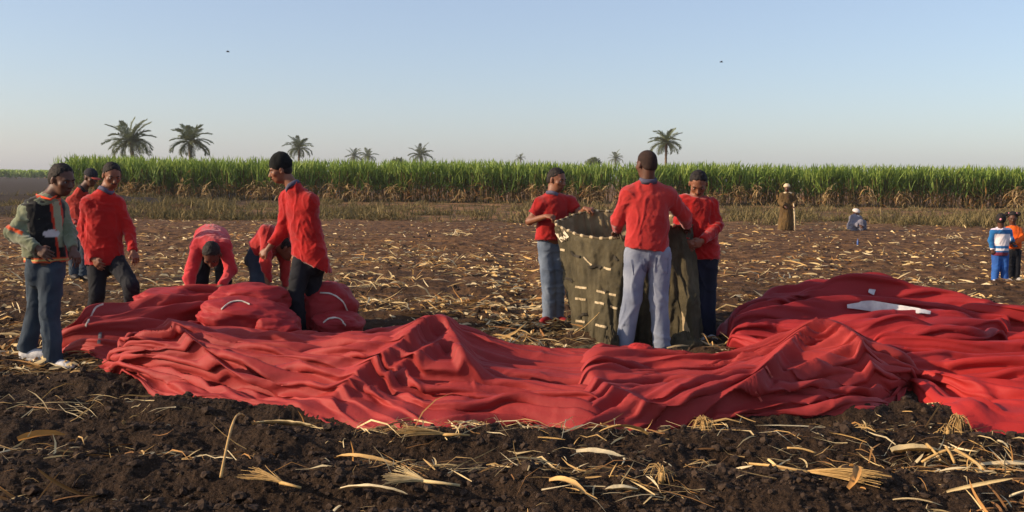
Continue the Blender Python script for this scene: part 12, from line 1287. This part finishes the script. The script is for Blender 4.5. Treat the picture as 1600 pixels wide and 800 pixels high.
# far man in a long robe, leaning on a stick
def robed(Y0, head, pts, label, robe, headwear, sk=M_skinD, face=(-.2, -.9, -.1), seed=30, sit=False):
    H_ = P(*head, Y0); root = empty('person', (H_[0], Y0, 0), label, 'man'); A = head_frame(face); T = lambda x, y, z: H_+(A[0]*x+A[1]*y+A[2]*z)
    q = {k: P(v[0], v[1], Y0+(v[2] if len(v) > 2 else 0)) for k, v in pts.items()}
    B = Solid(.014); B.ell(T(0, -.014, .03), (.077, .098, .087), A).ell(T(0, .03, -.03), (.062, .066, .09), A).cone(T(0, .09, .01), T(0, .11, -.03), .01, .014).cone(T(0, -.02, -.06), q['chest'], .055, .1, k=.04)
    for s_ in 'LR': B.cone(q['sh'+s_], q['el'+s_], .045, .038).cone(q['el'+s_], q['wr'+s_], .038, .026); d_ = unit(q['wr'+s_]-q['el'+s_]); B.cone(q['wr'+s_], q['wr'+s_]+d_*.07, .028, .03, flat=(0, 1, 0), fs=.6); [B.cone(q['wr'+s_]+d_*.07+np.array((o_, 0, 0)), q['wr'+s_]+d_*.15+np.array((o_*1.3, -.02, -.01)), .010, .008, k=.006) for o_ in (-.03, -.01, .01, .03)]
    B.cone(q['chest'], q['pel'], .12, .13, k=.05)
    for s_ in 'LR': B.cone(q['pel'], q['kn'+s_], .09, .055, k=.04).cone(q['kn'+s_], q['an'+s_], .055, .035).cone(q['an'+s_], q['an'+s_]+np.array((face[0]*.12, face[1]*.12, -.03)), .035, .028)
    V, Qd = B.mesh(); add_part('body', V, Qd, sk, root)
    Rb = Solid(.018); Rb.cone(q['shL'], q['shR'], .075, .075, k=.06).cone(q['chest'], q['pel'], .17, .19, k=.06, flat=(0, 1, 0), fs=.75)
    for s_ in 'LR': Rb.cone(q['sh'+s_], q['el'+s_], .075, .075, k=.04).cone(q['el'+s_], q['wr'+s_], .075, .08, k=.03, cap=True)
    if sit:
        for s_ in 'LR': Rb.cone(q['pel'], q['kn'+s_], .14, .09, k=.06).cone(q['kn'+s_], q['an'+s_], .09, .10, k=.04)
        Rb.cone(q['pel'], q['pel']+np.array((0, 0, -.2)), .2, .24, k=.05); Rb.cut((0, 0, .0), (0, 0, -1))
    else:
        Rb.cone(q['pel'], q['hem'], .19, .25, k=.06, flat=(0, 1, 0), fs=.8); Rb.cut(q['hem'], (0, 0, -1))
    V, Qd = Rb.mesh(); V = wrinkle(V, Qd, .014, seed, (9, 9, 2.2)); add_part('robe', V, Qd, robe, root)
    Tb = Solid(.012); Tb.ell(T(0, -.02, .07), (.096, .115, .075), A).ell(T(0, -.02, .06), (.100, .118, .045), A); Tb.cut(T(0, .06, .028), -(A[2]-A[1]*.25)); V, Qd = Tb.mesh(); V = wrinkle(V, Qd, .007, seed+1, (14, 14, 30)); add_part('turban', V, Qd, headwear, root)
    Sc = Solid(.014); Sc.cone(q['shL']*.75+q['shR']*.25+np.array((0, -.02, .05)), q['shR']*.75+q['shL']*.25+np.array((0, -.02, .05)), .06, .06, k=.03); V, Qd = Sc.mesh(); V = wrinkle(V, Qd, .006, seed+2); add_part('scarf', V, Qd, headwear, root)
    return root
robed(31.4, (1229.5, 294), dict(chest=(1230, 308), shL=(1222, 305), shR=(1239, 305), elL=(1219, 316), wrL=(1226, 322, -.2), elR=(1243, 315), wrR=(1241, 321, -.15), pel=(1229, 326), knL=(1224, 344), knR=(1232, 344), anL=(1222, 357), anR=(1231, 357), hem=(1227, 359)),
      'robed man with a pale turban standing with a stick in front of the cane', M_brown, M_cream)
a_ = P(1240, 318, 31.2); b_ = P(1242.5, 362, 31.2); b_[2] = 0
v, f = tube([a_, a_*.6+b_*.4+np.array((.01, 0, 0)), b_], .022, 7); o = obj('walking_stick', mk_mesh('walking_stick', v-b_, f, True, M_cream), None, b_); tag(o, 'pale walking stick held by the robed man', 'stick')
robed(32.0, (1338, 333), dict(chest=(1336, 342), shL=(1331, 341), shR=(1343, 341, -.05), elL=(1332, 350, -.1), wrL=(1342, 352, -.3), elR=(1346, 350, -.15), wrR=(1346, 354, -.35), pel=(1334, 354), knL=(1346, 347, -.25), knR=(1349, 348, .1), anL=(1346, 358, -.25), anR=(1349, 358, .1)),
      'man with a white turban squatting on the field in a grey robe', M_greyr, M_turb, face=(.7, -.6, -.25), seed=35, sit=True)
# small blue bottle lying on the field
c_ = G(1340, 384); v, f = tube([(0, 0, 0.0), (0, 0, .02), (0, 0, .11), (0, 0, .14), (0, 0, .17)], [.02, .022, .022, .009, .009], 12); bo = obj('bottle', mk_mesh('bottle', v, f, True, mat('blue_plastic', srgb(60, 90, 150), rough=.3)), None, c_); tag(bo, 'small blue bottle standing in the field below the squatting man', 'bottle')
# ------------------------------------------------------------------ the canvas bag
rim = np.array([P(*q) for q in [(868, 348, 10.15), (884, 358, 9.95), (905, 366, 9.7), (935, 371, 9.45), (968, 370, 9.25), (1010, 362, 9.15), (1050, 352, 9.2), (1076, 352, 9.35), (1084, 348, 9.7), (1076, 340, 10.1),
     (1045, 337, 10.3), (1005, 335, 10.35), (960, 330, 10.4), (926, 329, 10.42), (900, 334, 10.4), (880, 342, 10.3)]])
base = np.array([G(*q) for q in [(906, 518), (910, 527), (918, 534), (936, 541), (962, 545), (1010, 541), (1055, 543), (1084, 551), (1090, 538), (1084, 524), (1050, 514), (1010, 508), (970, 504), (935, 503), (920, 505), (910, 510)]])
nr = 300; nz = 130
def closed(pts, n_):
    m = len(pts); e = np.vstack([pts, pts[:1]]); xs = np.arange(m+1); 
    ext = np.vstack([pts[-2:], pts, pts[:3]]); x = np.linspace(0, m, n_, endpoint=False)
    return smooth_interp(x+2, np.arange(len(ext)).astype(float), ext)
Rm, Bs = closed(rim, nr), closed(base, nr)
t = np.linspace(0, 1, nz)[None, :, None]
S = Rm[:, None]*(1-t)+Bs[:, None]*t
ctr = S.mean(0, keepdims=True); outw = S-ctr; outw[..., 2] = 0; outw /= np.linalg.norm(outw, axis=2)[..., None]
th = np.linspace(0, 16, nr, endpoint=False)[:, None]; tv = t[..., 0]
cyc = np.cos(th/16*2*np.pi); syc = np.sin(th/16*2*np.pi)
w1 = pn(cyc*2.6, syc*2.6, tv*1.1, seed=401); w2 = pn(cyc*6+w1, syc*6, tv*2.2+w1, seed=402); w3 = pn(cyc*15+2*w2, syc*15, tv*6, seed=403); w4 = pn(cyc*8, syc*8, tv*9+3*w1, seed=404)
d = .035*w1+.035*(1-2.6*np.abs(w2))*(.4+.9*tv)+.008*(1-2.6*np.abs(w3))+.014*(1-3*np.abs(w4))*np.clip(.3+w1, 0, 1)
# heavy gathered folds under the rim in the middle
d = d+.035*np.sin((th-3.4)*9+4*tv)*np.exp(-((th-3.6)/1.1)**2)*np.exp(-((tv-.16)/.12)**2)
d = d*np.clip(tv/.05, .15, 1)
S = S+outw*d[..., None]
S[..., 2] += .03*np.sin(tv*np.pi)*w2-.012*(1-np.abs(w3))*np.clip(1-tv/.1, 0, 1)
S[..., 2] = np.maximum(S[..., 2], .0+.02*np.clip(w2, 0, 1))
inner = S-outw*.008
bagroot = empty('canvas_bag', (float(base[:, 0].mean()), float(base[:, 1].mean()), 0), 'tall open olive canvas bag held upright by the three men in the middle', 'bag')
canv, n, b = new_mat('olive_canvas')
b.inputs['Roughness'].default_value = .95; b.inputs['Specular IOR Level'].default_value = .12
tc = N_(n, 'ShaderNodeTexCoord'); a1 = N_(n, 'ShaderNodeTexNoise'); a1.inputs['Scale'].default_value = 3.2; a1.inputs['Detail'].default_value = 9; a1.inputs['Roughness'].default_value = .65
n.links.new(tc.outputs['Object'], a1.inputs['Vector']); rp = N_(n, 'ShaderNodeValToRGB'); e = rp.color_ramp.elements
e[0].position = .3; e[0].color = (*srgb(48, 45, 36), 1); e[1].position = .72; e[1].color = (*srgb(92, 84, 64), 1); e2 = e.new(.5); e2.color = (*srgb(70, 64, 49), 1)
n.links.new(a1.outputs[0], rp.inputs[0]); n.links.new(rp.outputs[0], b.inputs['Base Color'])
a2 = N_(n, 'ShaderNodeTexNoise'); a2.inputs['Scale'].default_value = 32; a2.inputs['Detail'].default_value = 5; n.links.new(tc.outputs['Object'], a2.inputs['Vector'])
bp = N_(n, 'ShaderNodeBump'); bp.inputs['Distance'].default_value = .008; n.links.new(a2.outputs[0], bp.inputs['Height']); n.links.new(bp.outputs[0], b.inputs['Normal'])
tanc = mat('tan_lining', srgb(150, 132, 102), srgb(118, 102, 76), scale=4, rough=.95, bump=.004, bscale=30)
loc = np.array(bagroot.location)
Vo = S.reshape(-1, 3)-loc; Vi = inner.reshape(-1, 3)-loc
i = np.arange(nr)[:, None]; j = np.arange(nz-1)[None, :]; i2 = (i+1) % nr
fo = np.stack([i*nz+j, i*nz+j+1, i2*nz+j+1, i2*nz+j], -1).reshape(-1, 4)
obj('canvas_wall', mk_mesh('canvas_wall', Vo, fo, True, canv), bagroot, (0, 0, 0))
obj('lining', mk_mesh('lining', Vi, fo[:, ::-1], True, tanc), bagroot, (0, 0, 0))
bvb = BVHTree.FromPolygons([tuple(p) for p in S.reshape(-1, 3)], [tuple(f) for f in fo])
v, f = tube(np.vstack([S[:, 0], S[:1, 0]])-loc+np.array((0, 0, .004)), .011, 8, False)
obj('rim_cord', mk_mesh('rim_cord', v, f, True, mat('dark_cord', srgb(88, 76, 56), rough=.9)), bagroot, (0, 0, 0))
web = mat('pale_webbing', srgb(188, 170, 138), srgb(150, 132, 100), scale=30, rough=.85, bump=.002, bscale=120)
k0 = 4
while k0 < nr-4:                                    # pale bindings round the rim cord
    seg = S[k0:k0+4, 0]-loc+np.array((0, 0, .005)); v, f = tube(seg, .0155, 8); obj('cord_binding', mk_mesh('cord_binding', v, f, True, web), bagroot, (0, 0, 0)); k0 += 9
def bstrip(pts, w, m, name, lift=.006, n_=10): return strip_on(bvb, pts, w, name, m, bagroot, n_, lift)
for pts in [[(899, 448), (908, 449), (917, 450)], [(932, 454), (940, 456), (946, 458)], [(952, 459), (957, 460), (963, 461)], [(899, 466), (907, 467), (915, 468)], [(930, 472), (937, 473), (944, 475)], [(953, 478), (958, 480), (964, 482)],
            [(900, 501), (907, 502), (914, 503)], [(931, 507), (939, 509), (947, 511)], [(874, 389), (879, 390), (883, 391)], [(944, 418), (950, 420), (955, 421)], [(952, 533), (955, 535), (958, 537)]]:
    bstrip(pts, 2.8, web, 'webbing_loop')
darkw = mat('dark_strap', srgb(40, 36, 28), srgb(56, 50, 40), rough=.9)
for pts in [[(893, 392), (899, 399), (907, 402)], [(921, 418), (930, 416), (940, 418), (936, 421)], [(958, 398), (962, 402), (966, 407)], [(884, 435), (891, 436), (896, 441)], [(940, 451), (945, 453), (949, 456)], [(904, 497), (911, 491), (918, 490)]]:
    bstrip(pts, 3.2, darkw, 'dark_loop', lift=.014)
bstrip([(912, 402), (918, 408), (925, 414)], 1.6, web, 'seam_cord')
pl = bstrip([(874, 360), (879, 367), (884, 374)], 14, mat('white_label', srgb(206, 194, 170), srgb(176, 160, 134), scale=20, rough=.85), 'label_patch', .008)
ink = mat('faded_ink', srgb(96, 84, 66), rough=.9)
for (x0, y0, x1, y1, w_) in [(873, 358, 876, 360, 2.0), (878, 359, 882, 361, 1.8), (876, 365, 879, 368, 2.4), (881, 366, 885, 369, 1.6), (877, 373, 883, 376, 1.4), (884, 372, 887, 375, 2)]:
    bstrip([(x0, y0), ((x0+x1)/2, (y0+y1)/2), (x1, y1)], w_, ink, 'stencil_mark', .013, 5)
# canvas spilling from the bag's foot
def spill(name, px, py, rx, ry, rz, seed):
    c = G(px, py); nu_, nv_ = 70, 40; T_, Ph = np.meshgrid(np.linspace(0, 2*np.pi, nu_, endpoint=False), np.linspace(0, np.pi, nv_), indexing='ij')
    x = np.cos(T_)*np.sin(Ph); y = np.sin(T_)*np.sin(Ph); z = np.cos(Ph); dd = 1+.25*pn(x*2, y*2, z*2+seed, seed=seed)+.12*(1-3*np.abs(pn(x*5, y*5, z*5, seed=seed+1)))
    V = np.stack([c[0]+x*rx*dd, c[1]+y*ry*dd, np.maximum(z*rz*dd, -.02)], -1).reshape(-1, 3)-loc
    i = np.arange(nu_)[:, None]; j = np.arange(nv_-1)[None, :]; i2 = (i+1) % nu_
    obj(name, mk_mesh(name, V, np.stack([i*nv_+j, i*nv_+j+1, i2*nv_+j+1, i2*nv_+j], -1).reshape(-1, 4), True, canv), bagroot, (0, 0, 0))
spill('canvas_fold', 1070, 548, .15, .12, .16, 411); spill('canvas_fold', 925, 548, .16, .10, .05, 413); spill('canvas_fold', 955, 552, .07, .07, .22, 415)

# ------------------------------------------------------------------ thin morning haze
hm_, n, b = new_mat('haze'); n.nodes.remove(b)
pv = N_(n, 'ShaderNodeVolumePrincipled'); pv.inputs['Color'].default_value = (.90, .91, .96, 1); pv.inputs['Density'].default_value = .00026; pv.inputs['Anisotropy'].default_value = .2
n.links.new(pv.outputs[0], n.nodes['Material Output'].inputs['Volume'])
hv = np.array([(x, y, z) for x in (-700, 700) for y in (-40, 900) for z in (-1.6, 26)], float)
hf = np.array([(0, 1, 3, 2), (4, 6, 7, 5), (0, 4, 5, 1), (2, 3, 7, 6), (0, 2, 6, 4), (1, 5, 7, 3)])
o = obj('haze', mk_mesh('haze', hv, hf, False, hm_)); tag(o, 'thin pale morning haze over the fields', None, kind='stuff')

# ------------------------------------------------------------------ shared group phrases for repeats
GROUPS = {'fabric_sack': 'red sacks heaped behind the fabric bundle', 'bird': 'birds in the sky', 'cane_stub': 'root stubs on the foreground soil', 'cane_tassel': 'frayed straw fans in the foreground',
          'cane_husk': 'pale husks in the foreground', 'cane_stalk': 'cut stalks in the foreground', 'shrub': 'far shrub crowns above the cane', 'person': 'people in the field'}
for o in bpy.data.objects:
    g_ = GROUPS.get(o.name.split('.')[0])
    if g_ and o.parent is None and 'category' in o and 'group' not in o: o['group'] = g_
